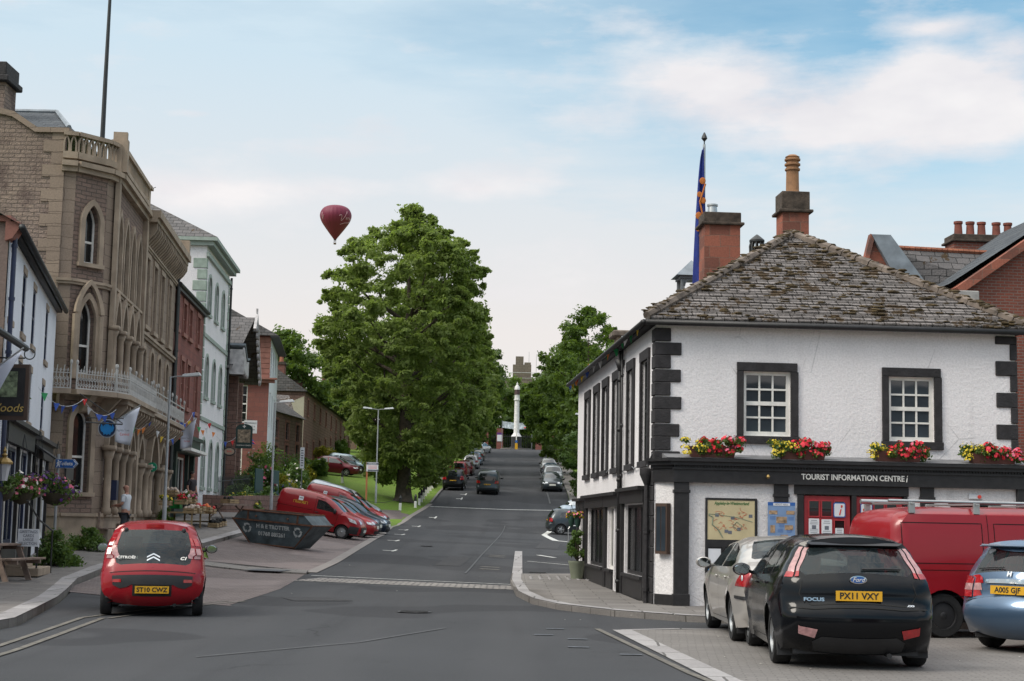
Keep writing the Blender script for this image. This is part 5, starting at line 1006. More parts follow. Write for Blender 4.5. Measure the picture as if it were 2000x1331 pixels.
def parked(kind, label, loc, head, col, group=None, plate=True, cat='car', name='parked_car', metal=.5, light=None):
    sp = spec(kind); sp['crown'] = sp.get('crown', .09)
    c = Car(sp, label, loc, head, paint('paint_%d_%d_%d' % tuple(int(v*999) for v in col), col, .3, metal), group, name, cat, glass=CGD)
    belt = sp['belt']
    c.tail('tail_light', belt-.2, belt+(.02 if kind != 'suv' else .1), .14, .1, .16, .1, TAIL)
    L = sp['L']
    for sg in (1, -1):
        ux = c.at_u(c.uz(.72, True))[0]; P = [(c.we(ux, .72)-.26, .66), (c.we(ux, .72)-.02, .68), (c.we(ux, .72)-.02, .78), (c.we(ux, .72)-.2, .77)]
        c.rear_patch('headlight', P if sg > 0 else mir(P), HEAD, .008, front=True, step=.06)
        c.side_patch('headlight', [(L-.32, .68), (L-.08, .66), (L-.14, .76), (L-.4, .78)], HEAD, sg, .008, step=.06)
    c.rear_patch('grille', [(-.45, .3), (-.45, .42), (.45, .42), (.45, .3)], PLAS, .01, front=True); c.rear_patch('grille', [(-.36, .62), (-.4, .7), (.4, .7), (.36, .62)], PLAS, .01, front=True)
    p = c.rear_patch('number_plate', [(-.26, .5), (-.26, .61), (.26, .61), (.26, .5)], PLATEW, .014, front=True, step=.1)
    p = c.rear_patch('number_plate', [(-.26, .74), (-.26, .85), (.26, .85), (.26, .74)], PLATEY, .02, step=.1)
    b = B()
    for k in range(6): y = -.19+k*.076; b.box(p.data.vertices[0].co.x-.03, p.data.vertices[0].co.x-.022, y-.02, y+.02, .76, .83)
    xs_ = min(v.co.x for v in p.data.vertices)
    b = B(); 
    for k in range(7):
        if k == 4: continue
        y = -.21+k*.07; b.box(xs_-.005, xs_-.001, y-.02, y+.02, .765, .825)
    b.build('plate_letters', PLK, p)
    c.rear_patch('bumper_lower', [(-.6, sp['sill']+.05), (-.6, .4), (.6, .4), (.6, sp['sill']+.05)], PLAS, .006)
    c.mirror(sp['side_windows'][-1][-1][0]-.05, belt+.06, PLAS, gl=False); c.rseam([(-.62, belt-.02), (-.6, .68), (.6, .68), (.62, belt-.02)])
    x1 = sp['side_windows'][-1][0][0]-.04; c.seams([[(x1, belt), (x1, .3)], [(sp['side_windows'][-1][-1][0]+.05, belt-.02), (sp['side_windows'][-1][-1][0], .3)], [(x1, .3), (sp['side_windows'][-1][-1][0], .3)]], .012)
    return c
def mail_van(label, loc, head):
    c = Car(spec('mail'), label, loc, head, paint('van_red', (.25, .005, .01), .3), 'red mail vans in the left parking bay', 'mail_van', 'van', glass=CGD)
    for sg in (1, -1):
        c.seams([[(1.78, .35), (1.78, 1.62)], [(1.78, 1.6), (2.2, 1.52)], [(2.85, 1.04), (2.75, .35)], [(1.78, .32), (2.75, .32)], [(.1, 1.02), (1.7, 1.0)]], .014)
        c.side_patch('bumper', [(3.28, .3), (3.78, .3), (3.84, .62), (3.46, .62)], PLAS, sg, .02); c.side_patch('headlight', [(3.4, .8), (3.72, .74), (3.62, .88), (3.3, .96)], HEAD, sg, .01, step=.06); c.side_patch('rubbing_strip', [(.95, .5), (2.75, .5), (2.75, .56), (.95, .56)], PLAS, sg, .014)
        ux = c.at_u(c.uz(.85, True))[0]; P = [(.36, .78), (.58, .74), (.56, .9), (.42, .88)]; c.rear_patch('headlight', P if sg > 0 else mir(P), HEAD, .01, front=True, step=.06)
        if sg < 0:
            em = c.side_patch('mail_emblem', [(1.0, 1.33), (1.0, 1.5), (1.2, 1.5), (1.2, 1.33)], PAP, sg, .006, step=.2); b = B()
            for x in (1.05, 1.1, 1.15): q = c.side(x, 1.42, sg, .01); b.box(x-.012, x+.012, q[1]-.003, q[1]+.003, 1.37, 1.45)
            b.build('crest', PLK, em)
            b = B(); yy = c.side(1.1, 1.25, sg, .008)[1]
            for z in (1.17, 1.3): b.box(.8, 1.42, yy-.003, yy+.003, z-.008, z+.008)
            for x in (.8, 1.42): b.box(x-.008, x+.008, yy-.003, yy+.003, 1.17, 1.3)
            b.build('yellow_frame', flat('mail_yellow', (.6, .34, .03), .5), c.root)
            text('lettering', 'Royal Mail', MC['mail_yellow'], c.root, .12, (1.11, yy, 1.235), (R(87), 0, 0), .002, sx=.95, bold=.003)
            text('lettering', 'ER', MC['mail_yellow'], c.root, .08, (2.2, c.side(2.2, .9, sg, .01)[1], .86), (PI/2, 0, 0), .002)
    P = [(-.6, .3), (.6, .3), (.6, .62), (-.6, .62)]; c.rear_patch('bumper', P, PLAS, .02, front=True); c.rear_patch('number_plate', [(-.26, .42), (-.26, .53), (.26, .53), (.26, .42)], PLATEW, .03, front=True, step=.1)
    c.tail('tail_light', .8, 1.2, .06, .06, .1, .1, TAIL); c.mirror(2.7, 1.12, PLAS, (.1, .1, .12), gl=False); c.handles([(1.9, .95)], PLAS)
    return c
mail_van('red mail van nearest the waste skip, side on, yellow lettering and black bumper', (-10.2, 68.9), 96)
DR = (.3, .012, .016)
g_ = 'cars parked nose out in the left bay'
parked('hatch', 'small red car parked directly behind the nearest red mail van', (-10.0, 72.3), 96, DR, g_, metal=.2)
parked('hatch', 'dark navy car parked between the two red mail vans', (-10.1, 75.2), 96, (.012, .02, .05), g_)
parked('saloon', 'dark slate car parked just in front of the second mail van', (-10.6, 78.2), 96, (.02, .03, .05), g_)
mail_van('red mail van further up the bay, its front windows and bonnet showing', (-10.75, 82.0), 96)
parked('hatch', 'red hatchback beyond the second mail van, bonnet nearest the verge', (-10.5, 85.3), 96, (.33, .015, .02), g_, metal=.2)
parked('suv', 'silver people carrier with red tail lamp behind the mail vans', (-11.6, 88.6), 96, (.36, .4, .44), g_)
parked('hatch', 'pale silver car furthest up the left bay beside the lawn', (-11.5, 92.6), 97, (.42, .44, .46), g_)
parked('saloon', 'maroon saloon parked side on at the top of the lawn path', (-16.9, 129.5), 99, (.11, .01, .018), None, metal=.4)
parked('hatch', 'pale blue hatchback parked beyond the maroon saloon', (-15.9, 136), 98, (.3, .38, .42), None)
g_ = 'cars parked along the left kerb up the hill'
for k, l, y, x, col in (('suv', 'black off-roader with yellow plate, lowest of the cars parked on the left of the hill', 127, -4.55, (.012, .013, .014)), ('suv', 'red off-roader second from the bottom of the left row on the hill', 144, -4.75, (.2, .012, .015)), ('hatch', 'dark maroon hatchback third up the left row on the hill', 154, -4.45, (.06, .01, .014)),
    ('hatch', 'silver hatchback with red tail lamps fourth up the left row on the hill', 170, -4.25, (.42, .43, .44)), ('hatch', 'pale blue hatchback fifth up the left row on the hill', 180, -4.1, (.2, .27, .36)), ('saloon', 'dark green saloon sixth up the left row on the hill', 192, -4.1, (.03, .06, .05)), ('hatch', 'white hatchback at the top of the left row near the gates', 214, -4.6, (.5, .52, .54))):
    parked(k, l, (x, y), 2 if y < 200 else 20, col, g_)
parked('van', 'dark grey small van driving up the middle of the road', (-1.72, 123.4), 1.5, (.045, .055, .06), None, name='moving_van', cat='van')
g_ = 'cars parked facing down the hill on the right'
for k, l, y, x, col in (('hatch', 'dark grey hatchback facing downhill, lowest of the right hand row', 133, 3.5, (.05, .06, .07)), ('suv', 'silver people carrier facing downhill behind the dark grey hatchback', 142.5, 3.85, (.4, .42, .44)), ('hatch', 'blue grey car facing downhill third in the right hand row', 154, 4.0, (.06, .09, .13)), ('hatch', 'white car facing downhill highest in the right hand row', 168, 4.1, (.45, .45, .45))):
    parked(k, l, (x, y), 179, col, g_)
parked('hatch', 'charcoal hatchback side on beside the corner building, silver wheels', (2.3, 94.2), 84, (.045, .055, .062), 'cars parked on the right beyond the corner building')
parked('hatch', 'pale blue hatchback beyond the charcoal hatchback on the right', (2.9, 99.5), 84, (.3, .36, .42), 'cars parked on the right beyond the corner building')
parked('hatch', 'silver hatchback furthest of the three beside the corner building', (3.6, 104.5), 84, (.4, .42, .44), 'cars parked on the right beyond the corner building')
# ------------------------------------------------------------ left side of the street
ASH = masonry('buff_ashlar', (.29, .225, .175), (.24, .185, .145), (.12, .09, .07), .9, .36, ms=.01, bump=.3, stain=.35); RUB = masonry('squared_rubble', (.31, .235, .19), (.25, .19, .16), (.15, .12, .1), .33, .125, ms=.012, bump=.9, stain=.4, soft=.04, blotch=(.12, .085, .075)); RUB2 = masonry('pinkish_rubble', (.26, .18, .145), (.2, .145, .12), (.125, .1, .085), .27, .125, ms=.014, bump=.8, stain=.4, soft=.03)
TRIM = flat('buff_stone', (.3, .235, .175), .85, var=.3, vs=1.5, bump=.35, bs=20); DSAND = masonry('dark_sandstone', (.26, .1, .08), (.2, .08, .07), (.12, .08, .07), .6, .3, ms=.01, bump=.4, stain=.4); DTRIM = flat('red_stone_trim', (.25, .11, .085), .85, var=.25, vs=2, bump=.3); BROWN = masonry('brown_sandstone', (.22, .13, .105), (.26, .165, .135), (.1, .07, .06), .45, .24, ms=.016, bump=.7, stain=.5)
GREEN = flat('sage_green', (.3, .35, .31), .6, var=.1); NAVY = flat('navy_paint', (.012, .02, .06), .4, var=.2); IRONW = flat('white_iron', (.42, .41, .39), .5, var=.15)
GROY = glassy('shop_glass', (.02, .022, .022), .04)
def mw(o): return Matrix.LocRotScale(o.location, o.rotation_euler, None)
def fm(root, p0, p1, z=0.): return mw(root).inverted() @ Matrix.Translation((p0[0], p0[1], z)) @ Matrix.Rotation(math.atan2(p1[1]-p0[1], p1[0]-p0[0]), 4, 'Z')
def dist2(p, q): return math.hypot(p[0]-q[0], p[1]-q[1])
def aw(root, x0, x1, z0, zs, zt, kind, cols=1, rows=2, fmv=WP, y=.18, M=None, bw=.03):
    w_ = window(root, x0, x1, z0, zt, cols, rows, y, fmv, GL, .06, bw, arch=(zs, kind))
    if M is not None: w_.matrix_local = M
    return w_
def string_course(b, x0, x1, z, h=.16, d=.12): b.box(x0, x1, -d, -.002, z, z+h*.5); b.box(x0, x1, -d*.6, -.002, z-h*.5, z)

# --- gothic bank
P0, P1, PM = (-12.15, 46.9), (-13.6, 62.5), 6.1
bk = facade('gothic_bank', 'buff stone Victorian Gothic bank with rounded corner, pointed windows and iron balcony', 'building', P0, P1, 0)
LB = dist2(P0, P1)
lanc = [(.25+1.4*i, 1.1+1.4*i) for i in range(4)]; low = lanc
h1 = [(a, c, 8.45, 10.75, 9.9, 'p') for a, c in lanc]+[(a-.08, c+.08, 5.55, 8.1, 7.1, 'p') for a, c in lanc]+[(a-.1, c+.1, 1.7, 4.35, 3.5, 'p') for a, c in lanc[:3]]+[(4.35, 5.45, .9, 4.2, 3.4, 'p')]
s2 = [(6.9, 7.75), (8.95, 9.8), (11.0, 11.85), (13.3, 14.1)]
h2 = [(a, c, 8.15, 10.5) for a, c in s2]+[(a, c, 5.45, 7.4, 7.1, 'r') for a, c in s2]+[(9.3, 11.3, .9, 4.5, 3.2, 'p'), (6.8, 7.9, 1.7, 4.2, 3.5, 'p'), (12.6, 13.9, 1.7, 4.2, 3.5, 'p')]
b = B(); wall(b, 0, PM, 0, 12.0, h1, .16); b.build('wall', RUB2, bk); b = B(); wall(b, PM, LB, 0, 11.6, h2, .16); b.build('wall', ASH, bk)
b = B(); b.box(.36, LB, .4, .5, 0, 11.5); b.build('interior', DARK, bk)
for h in h1+h2:
    if h[2] > 5:
        if len(h) > 4: aw(bk, h[0], h[1], h[2], h[4], h[3], h[5], 1, 2, WP if h[2] > 8 else TRIM, y=.08)
        else: window(bk, h[0], h[1], h[2], h[3], 1, 2, .08, WP, GL, .06)
    elif h[1] < 5.6 or h[0] > 11.5 or h[0] < 7: aw(bk, h[0], h[1], h[2], h[4], h[3], h[5], 1, 2, TRIM, y=.08)
b = B()
for a, c in lanc: arch_band(b, a, c, 9.9, 10.75, 'p', .16, -.1, .05, legs=1.45)
for a, c in lanc: arch_band(b, a-.08, c+.08, 7.1, 8.1, 'p', .2, -.16, .05)
for a, c in lanc[:3]: arch_band(b, a-.1, c+.1, 3.5, 4.35, 'p', .18, -.14, .05)
arch_band(b, 4.35, 5.45, 3.4, 4.2, 'p', .18, -.16, .05); arch_band(b, 9.3, 11.3, 3.2, 4.5, 'p', .3, -.2, .05); arch_band(b, 6.8, 7.9, 3.5, 4.2, 'p', .18, -.12, .05); arch_band(b, 12.6, 13.9, 3.5, 4.2, 'p', .18, -.12, .05)
for a, c in s2: arch_band(b, a, c, 7.1, 7.4, 'r', .14, -.06, .02, legs=1.6); b.box(a-.12, a, -.05, 0, 8.1, 10.6); b.box(c, c+.12, -.05, 0, 8.1, 10.6); b.box(a-.14, c+.14, -.06, 0, 10.5, 10.68); b.box(a-.2, c+.2, -.14, 0, 7.98, 8.12)
b.build('window_arches', TRIM, bk)
b = B()
for i in range(5):
    x = .25-.28+1.4*i; b.lathe([(.13, 5.5), (.13, 5.65), (.1, 5.7), (.1, 6.9), (.13, 6.95), (.17, 7.12)], (x, -.13, 0), 10); b.box(x-.2, x+.2, -.3, 0, 7.1, 7.22)
for i in range(4):
    x = -.02+1.4*i; b.lathe([(.15, 1.55), (.15, 1.72), (.11, 1.78), (.11, 3.2), (.14, 3.26), (.19, 3.5)], (x, -.16, 0), 10); b.box(x-.24, x+.24, -.36, 0, 3.48, 3.62)
for x in (9.1, 11.5, 6.6, 8.1, 12.4, 14.1): b.lathe([(.17, 1.5), (.17, 1.7), (.12, 1.76), (.12, 2.9), (.15, 2.95), (.21, 3.2)], (x, -.16, 0), 10); b.box(x-.26, x+.26, -.38, 0, 3.18, 3.32)
b.build('columns', TRIM, bk, smooth=40)
b = B(); string_course(b, 0, PM, 8.35); string_course(b, PM, LB, 7.75, .2, .14); string_course(b, 0, LB, 1.5, .2, .16); b.box(0, LB, -.08, -.002, .0, 1.4); string_course(b, 0, PM, 11.75, .3, .28)
b.box(PM-.25, PM+.15, -.16, -.002, 0, 12.7); b.box(PM-.32, PM+.22, -.24, .3, 12.7, 12.8); b.box(-.2, .1, -.14, -.002, 5.4, 12.7)
b.box(PM, LB+.1, -.55, .3, 11.75, 12.0); b.box(PM, LB+.05, -.45, .3, 11.6, 11.75); b.box(PM+.1, LB, .1, .3, 12.0, 12.45); b.box(LB-.3, LB+.05, -.5, .3, 11.95, 12.6)
x = PM+.25
while x < LB: b.prism([(-.42, 11.6), (-.42, 11.4), (-.3, 11.2), (-.12, 11.0), (-.002, 10.85), (-.002, 11.6)], x, x+.16, 'yz'); x += .42
string_course(b, PM, LB, 10.82, .14, .1)
b.box(0, PM-.3, -.2, .1, 12.06, 12.2); b.box(0, PM-.3, -.22, .1, 12.66, 12.8)
x = .06
while x < PM-.35: b.box(x, x+.1, -.15, .05, 12.2, 12.66); x += .23
b.box(-.1, .16, -.3, .2, 11.95, 12.95); b.box(-.06, .12, -.26, .16, 12.95, 13.2)
b.build('cornice', TRIM, bk)
# rounded corner
A_, B_, C_, D_ = (-13.35, 45.3), (-12.98, 45.42), (-12.28, 46.35), (-12.15, 46.9)
for p, q, hs in ((A_, B_, []), (B_, C_, [(.36, .9, 8.95, 10.7, 10.2, 'p'), (.34, .92, 5.65, 7.9, 7.3, 'p'), (.3, .95, 2.2, 4.6, 4.2, 'r')]), (C_, D_, [])):
    M_ = fm(bk, p, q); b = B(M_); w_ = dist2(p, q); wall(b, 0, w_, 0, 12.0, hs, .3); b.build('wall', RUB2 if hs else ASH, bk)
    b = B(M_); string_course(b, -.03, w_+.03, 8.35); string_course(b, -.03, w_+.03, 11.75, .3, .26); string_course(b, -.03, w_+.03, 1.5, .2, .16); string_course(b, -.03, w_+.03, 4.95, .16, .1); b.box(-.03, w_+.03, -.1, -.002, 0, 1.4); b.box(-.02, w_+.02, -.1, .1, 12.0, 12.2); b.box(-.02, w_+.02, -.14, .1, 12.68, 12.8)
    x = .02
    while x < w_-.05: arch_band(b, x, x+.1, 12.42, 12.64, 'p', .05, -.08, 0, legs=.22); x += .2
    for h in hs:
        arch_band(b, h[0], h[1], h[4], h[3], h[5], .16, -.1, .02, legs=h[4]-h[2]); b.box(h[0]-.2, h[1]+.2, -.14, 0, h[2]-.12, h[2])
        aw(bk, *h[:3], h[4], h[3], h[5], 1, 2, WP, M=M_)
    if hs: arch_band(b, .22, 1.0, 7.45, 8.3, 'p', .14, -.2, -.1); b.lathe([(.09, 5.5), (.09, 7.4)], (.16, -.1, 0), 8); b.lathe([(.09, 5.5), (.09, 7.4)], (1.08, -.1, 0), 8)
    b.build('corner_mouldings', TRIM, bk)
b = B(); b.prism([(-13.35, .0), (-22, 0), (-22, 14.8), (-14.9, 13.2), (-14.2, 12.75), (-13.35, 12.75)], 45.3, 45.6); b = b
M_ = mw(bk).inverted(); eb = B(M_); eb.v = [tuple(M_ @ Vector(p)) for p in b.v]; eb.f = b.f; eb.build('end_wall', RUB, bk)
eb = B(M_); z = 0.7; i = 0
while z < 12.8: eb.box(-13.95 if i % 2 else -13.7, -13.3, 45.27-.003*(i % 2), 45.34, z, z+.36); z += .37; i += 1
eb.prism([(-22, 14.8), (-22, 14.95), (-14.85, 13.36), (-14.15, 12.9), (-13.2, 12.9), (-13.2, 12.75), (-14.2, 12.75), (-14.9, 13.2)], 45.2, 45.65); eb.build('end_quoins', ASH, bk)
eb = B(M_); hip(eb, -24, -13.7, 46.5, 56, 13.15, 1.75, 2, 1.9); eb.build('roof', SLATEB, bk); eb = B(M_); eb.box(-24, -13.75, 46.3, 46.45, 12.6, 13.15); eb.build('roof_wall', GREYP, bk)
eb = B(M_); eb.tube([(-21.9, 51.25, 14.93), (-15.4, 51.25, 14.93), (-13.55, 46.4, 13.2)], .08, 6); eb.build('lead_ridge', LEAD, bk)
eb = B(M_); eb.box(-19, -16.2, 48.3, 49.4, 13, 15.1); ch_ = eb.build('chimney', RUB, bk); eb = B(M_); eb.box(-19, -16.05, 48.1, 49.6, 15.1, 15.3); eb.box(-19, -16.15, 48.2, 49.5, 15.3, 15.75); eb.build('chimney_cap', BLK, ch_, bevel=.03)
# balcony
b = B(); b.box(-.1, PM, -.75, -.002, 5.0, 5.14); b.box(-.1, PM, -.65, -.002, 4.86, 5.0); b.box(PM+.1, LB, -.6, -.002, 4.96, 5.1)
x = .2
while x < LB: b.prism([(-.6, 4.86), (-.6, 4.75), (-.25, 4.4), (-.002, 4.25), (-.002, 4.86)], x, x+.16, 'yz'); x += .62
b.build('balcony_slab', TRIM, bk)
for p, q in ((A_, B_), (B_, C_), (C_, D_)): b = B(fm(bk, p, q)); w_ = dist2(p, q); b.prism([(-.15, -.75), (w_+.15, -.75), (w_, 0), (0, 0)], 5.0, 5.14, 'xy'); b.prism([(-.65, 5.0), (-.2, 4.55), (-.002, 4.5), (-.002, 5.0)], w_*.4, w_*.6, 'yz'); b.build('balcony_slab', TRIM, bk)
def lace(M_, w, y, z, name='balcony_railing', h=.62, seed=0):
    b = B(M_); b.box(0, w, y-.02, y+.02, z, z+.04); b.box(0, w, y-.015, y+.015, z+h*.72, z+h*.76); x = .04; i = 0
    while x < w:
        b.tube([(x, y, z), (x+.03, y, z+h*.3), (x-.02, y, z+h*.6), (x+.015, y, z+h*(.95 if i % 2 else 1.1))], .013, 4)
        for zz, r in ((.2, .04), (.48, .045), (.86, .03)):
            n_ = 6; b.tube([(x+r*math.cos(2*PI*k/n_), y, z+h*zz+r*math.sin(2*PI*k/n_)) for k in range(n_+1)], .01, 3)
        x += .1; i += 1
    x = 0
    while x < w+.1: b.tube([(x, y, z), (x, y, z+h*1.15)], .025, 5); b.ball((x, y, z+h*1.25), .045, 6, 4, (1, 1, 1.7)); x += w/max(1, round(w/1.3))
    return b.build(name, IRONW, bk)
lace(Matrix(), PM-.1, -.68, 5.14)
for p, q in ((A_, B_), (B_, C_), (C_, D_)): lace(fm(bk, p, q) @ Matrix.Translation((-.12, 0, 0)), dist2(p, q)+.24, -.68, 5.14)
b = B(Matrix.Translation((PM+.1, 0, 0))); w_ = LB-PM-.2; x = 0
while x < w_+.01:
    b.tube([(x, -.55, 5.1), (x, -.55, 5.95)], .02, 5); b.ball((x, -.55, 6.05), .05, 6, 4, (1, 1, 1.8)); x += w_/7
b.box(0, w_, -.57, -.53, 5.78, 5.82); b.box(0, w_, -.565, -.535, 5.1, 5.14)
x = .15
while x < w_: b.tube([(x+.1*math.cos(t), -.55, 5.45+.22*math.sin(t)) for t in [i*PI/4 for i in range(9)]], .012, 4); x += .26
b.build('balcony_railing', IRONW, bk)
b = B(); pipe(b, LB-.05, -.1, .9, 11.5, .06); b.build('downpipe', DKMET, bk); b = B(); b.box(.35, .75, -.38, -.1, 2.0, 2.6); b.build('cash_machine', NAVY, bk); b = B(); b.tube([(-.05, -.5, 1.55), (-.05, -.5, 2.15)], .05, 8) if 0 else b.box(-.1, 0, -.18, -.1, 2.0, 2.7); b.build('plaque', PLK, bk)
o = thing('green_cross_sign', 'small round green sign on the bank wall by the arched doorway', 'sign', tuple(mw(bk) @ Vector((8.35, -.35, 3.25)))); b = B(); b.lathe([(.17, -.03), (.17, .03)], (0, 0, 0), 16, 'y'); b.build('disc', flat('lamp_green', (.01, .25, .13), .5), o); b = B(); b.box(-.1, .1, -.036, -.03, -.03, .03); b.box(-.03, .03, -.036, -.03, -.1, .1); b.build('cross', PAP, o)
o = thing('flagpole', 'tall bare dark flagpole rising from the bank roof to the top of the picture', 'flagpole', (-13.2, 48.9, 12.3)); b = B(); b.tube([(0, 0, -.3), (.0, 0, 3), (.02, 0, 7)], [.085, .07, .045], 8); b.build('pole', DKMET, o, smooth=40)
b = B(Matrix.Translation((-13.5, 56, 12.0))); b.tube([(0, 0, -.5), (0, 0, 1.3)], .02, 5); b.tube([(-.3, -.3, 1.05), (.35, .3, 1.5)], .012, 4)
for k in range(5): c_ = Vector((-.3+.14*k, -.3+.13*k, 1.05+.1*k)); b.tube([c_+Vector((-.12, .12, 0)), c_+Vector((.12, -.12, 0))], .008, 3)
tag(b.build('tv_aerial', DKMET), 'thin television aerial on a mast behind the bank balustrade', 'aerial')
o = thing('chimney_pot', 'single red clay chimney pot with hooped top above the bank balustrade', 'chimney pot', (-13.45, 54, 11.9)); pot(o, 0, 0, 0, .16, .9); b = B(); b.tube([(.14*math.cos(t), 0, 1.02+.15*math.sin(t)) for t in [i*PI/8 for i in range(17)]], .02, 5); b.build('hoop', DKMET, o)

# --- white-fronted inn nearest the camera on the left
Q0, Q1 = (-9.88, 29.5), (-13.1, 44.6)
pub = facade('white_inn', 'white rendered inn with dark narrow windows, black ground floor shopfront and pebbledash end', 'building', Q0, Q1, 0); LP = dist2(Q0, Q1); E1 = 7.42
up = [(2.7, 3.5), (5.4, 6.2), (8.0, 8.8), (11.9, 12.7)]
hp = [(a, c, 5.6, 6.95) for a, c in up]+[(a, c, 3.75, 4.95) for a, c in up]+[(3.3, 6.0, .9, 3.0), (6.3, 8.8, .9, 3.0), (9.2, 10.1, .3, 3.0), (10.5, 12.3, .95, 2.9), (12.6, 14.4, .95, 2.9)]
b = B(); wall(b, 2.2, LP, 0, E1, hp, .05); b.build('wall', WHITE2, pub)
for h in hp[:8]:
    window(pub, h[0], h[1], h[2], h[3], 2, 2, .02, NAVY, GL, .05); b = B(); b.box(h[0]-.1, h[1]+.1, -.05, 0, h[2]-.13, h[2]); b.box(h[0]-.04, h[1]+.04, -.02, 0, h[3], h[3]+.16); b.build('window_surround', TRIM, pub)
for h in hp[8:]:
    window(pub, h[0], h[1], h[2], h[3], 3 if h[1]-h[0] > 1.3 else 1, 1, .02, NAVY if h[0] < 10.3 else WP, GROY, .07, .06)
b = B(); 
for x in (3.05, 3.2, 6.1, 8.95, 9.08, 10.25, 12.42, 14.5): b.box(x-.06, x+.06, -.08, -.002, .1, 3.1)
b.box(2.8, 9.1, -.14, -.002, 3.05, 3.45); b.box(2.7, 9.2, -.28, -.002, 3.45, 3.55); b.box(2.9, 9.1, -.1, -.002, .1, .85)
b.build('shopfront', BLKP, pub); b = B(); b.box(9.8, LP-.05, -.12, -.002, 3.0, 3.4); b.box(9.7, LP, -.26, -.002, 3.4, 3.5); b.build('shopfront', flat('dark_fascia', (.05, .045, .042), .6), pub)
b = B(); b.prism([(-.002, 3.35), (-.9, 2.75), (-.9, 2.45), (-.87, 2.45), (-.84, 2.74), (-.002, 3.3)], 9.3, 12.2, 'yz'); b.build('awning', BLKP, pub)
for x in (3.15, 6.15, 9.02): b = B(); b.box(x-.04, x+.04, -.1, -.082, .2, 3.0); b.build('pilaster', WP, pub)
b = B(); b.add([(2.0, -.2, E1+.02), (LP+.1, -.2, E1+.02), (LP+.1, 4, E1+2.2), (2.0, 4, E1+2.2), (2.0, -.2, E1-.04), (LP+.1, -.2, E1-.04)], [(0, 1, 2, 3), (0, 1, 5, 4)]); b.add([(2.0, 4, E1+2.2), (LP+.1, 4, E1+2.2), (LP+.1, 8, E1), (2, 8, E1)], [(0, 1, 2, 3)]); b.build('roof', SLATEB, pub)
b = B(); b.tube([(1.9, -.26, E1-.06), (LP+.1, -.26, E1-.06)], .07, 8); b.box(2.2, LP, -.16, -.002, E1-.12, E1-.03); b.build('gutter', DKMET, pub, smooth=40); b = B(); pipe(b, 2.35, -.09, .1, E1-.1, .05); b.build('downpipe', NAVY, pub)
b = B(fm(pub, (-22, 31.2), (-10.36, 31.65))); w_ = dist2((-22, 31.2), (-10.36, 31.65)); wall(b, 0, w_, 0, 7.5); b.build('end_wall', PEB, pub); b = B(fm(pub, (-22, 31.2), (-10.36, 31.65))); b.box(0, w_+.05, -.1, .3, 7.5, 7.62); b.prism([(w_-.05, 7.5), (w_+.22, 7.5), (w_+.22, 7.35), (w_+.1, 7.15), (w_-.05, 7.1)], -.1, .25); b.build('kneeler_stone', DTRIM, pub)
# lower dark shop at the frame edge
sh = facade('low_shop', 'low dark fronted shop at the very left edge with timber eaves', 'building', (-9.45, 25), (-10.35, 31.2), 0); b = B(); wall(b, 0, 6.2, 0, 4.9, [(2.5, 5.3, 1.0, 2.9), (3.4, 4.6, 3.7, 4.6)], .15); b.build('wall', WHITE2, sh); window(sh, 2.5, 5.3, 1.0, 2.9, 3, 1, .1, NAVY, GROY); window(sh, 3.4, 4.6, 3.7, 4.6, 2, 2, .1, NAVY, GL)
b = B(); b.box(2.2, 6.1, -.12, -.002, 3.0, 3.4); b.box(2.2, 2.45, -.08, -.002, 0, 3); b.box(5.4, 6.15, -.08, -.002, 0, 3); b.build('shopfront', NAVY, sh); b = B(); b.add([(-.5, -.5, 4.95), (6.35, -.5, 4.95), (6.35, 3, 6.4), (-.5, 3, 6.4), (-.5, -.5, 4.87), (6.35, -.5, 4.87)], [(0, 1, 2, 3), (0, 1, 5, 4)]); b.build('roof', SLATE2, sh); b = B(); b.tube([(-.5, -.56, 4.88), (6.45, -.56, 4.88)], .07, 8); b.build('gutter', DKMET, sh)

# --- red stone house
R0, R1 = (-13.6, 62.5), (-14.2, 71.5)
rb = facade('red_stone_house', 'narrow red sandstone house with a dark green shopfront between bank and white house', 'building', R0, R1, 0); LR = dist2(R0, R1)
cols_ = [(.2, 1.1), (2.3, 3.2), (4.1, 5.0), (6.7, 7.6)]
hr = [(a, c, 9.15, 10.4) for a, c in cols_]+[(a, c, 6.15, 8.0) for a, c in cols_]+[(1.4, 4.6, 1.9, 4.0), (5.0, 6.0, 1.6, 4.0), (.4, 1.2, 4.8, 5.6), (6.2, 6.9, 4.6, 5.5)]
b = B(); wall(b, 0, LR, 0, 10.85, hr, .1); b.build('wall', DSAND, rb)
for i, h in enumerate(hr):
    if i < 8 or i > 9: window(rb, *h, 2, 2, .04, DTRIM if i < 8 else WP, GL, .05)
    else: window(rb, *h, 3 if i == 8 else 1, 1, .04, WP, GROY, .08, .05)
b = B()
for h in hr[:8]: b.box(h[0]-.13, h[0], -.04, 0, h[2], h[3]); b.box(h[1], h[1]+.13, -.04, 0, h[2], h[3]); b.box(h[0]-.14, h[1]+.14, -.05, 0, h[3], h[3]+.2); b.box(h[0]-.16, h[1]+.16, -.1, 0, h[2]-.16, h[2])
b.build('window_surrounds', DTRIM, rb); b = B(); b.box(.7, 6.6, -.4, -.002, 4.15, 4.75); b.box(.6, 6.7, -.5, -.002, 4.75, 4.9); b.box(.8, 1.2, -.2, -.002, 1.0, 4.15); b.box(4.7, 4.95, -.15, -.002, 1.0, 4.15); b.box(6.15, 6.5, -.2, -.002, 1.0, 4.15); b.box(1.2, 4.7, -.1, -.002, 1.0, 1.9); b.build('shopfront', flat('bottle_green', (.012, .03, .024), .45), rb); b = B(); b.box(1.0, 6.4, -.75, -.4, 4.2, 4.32); b.build('awning_box', WP, rb)
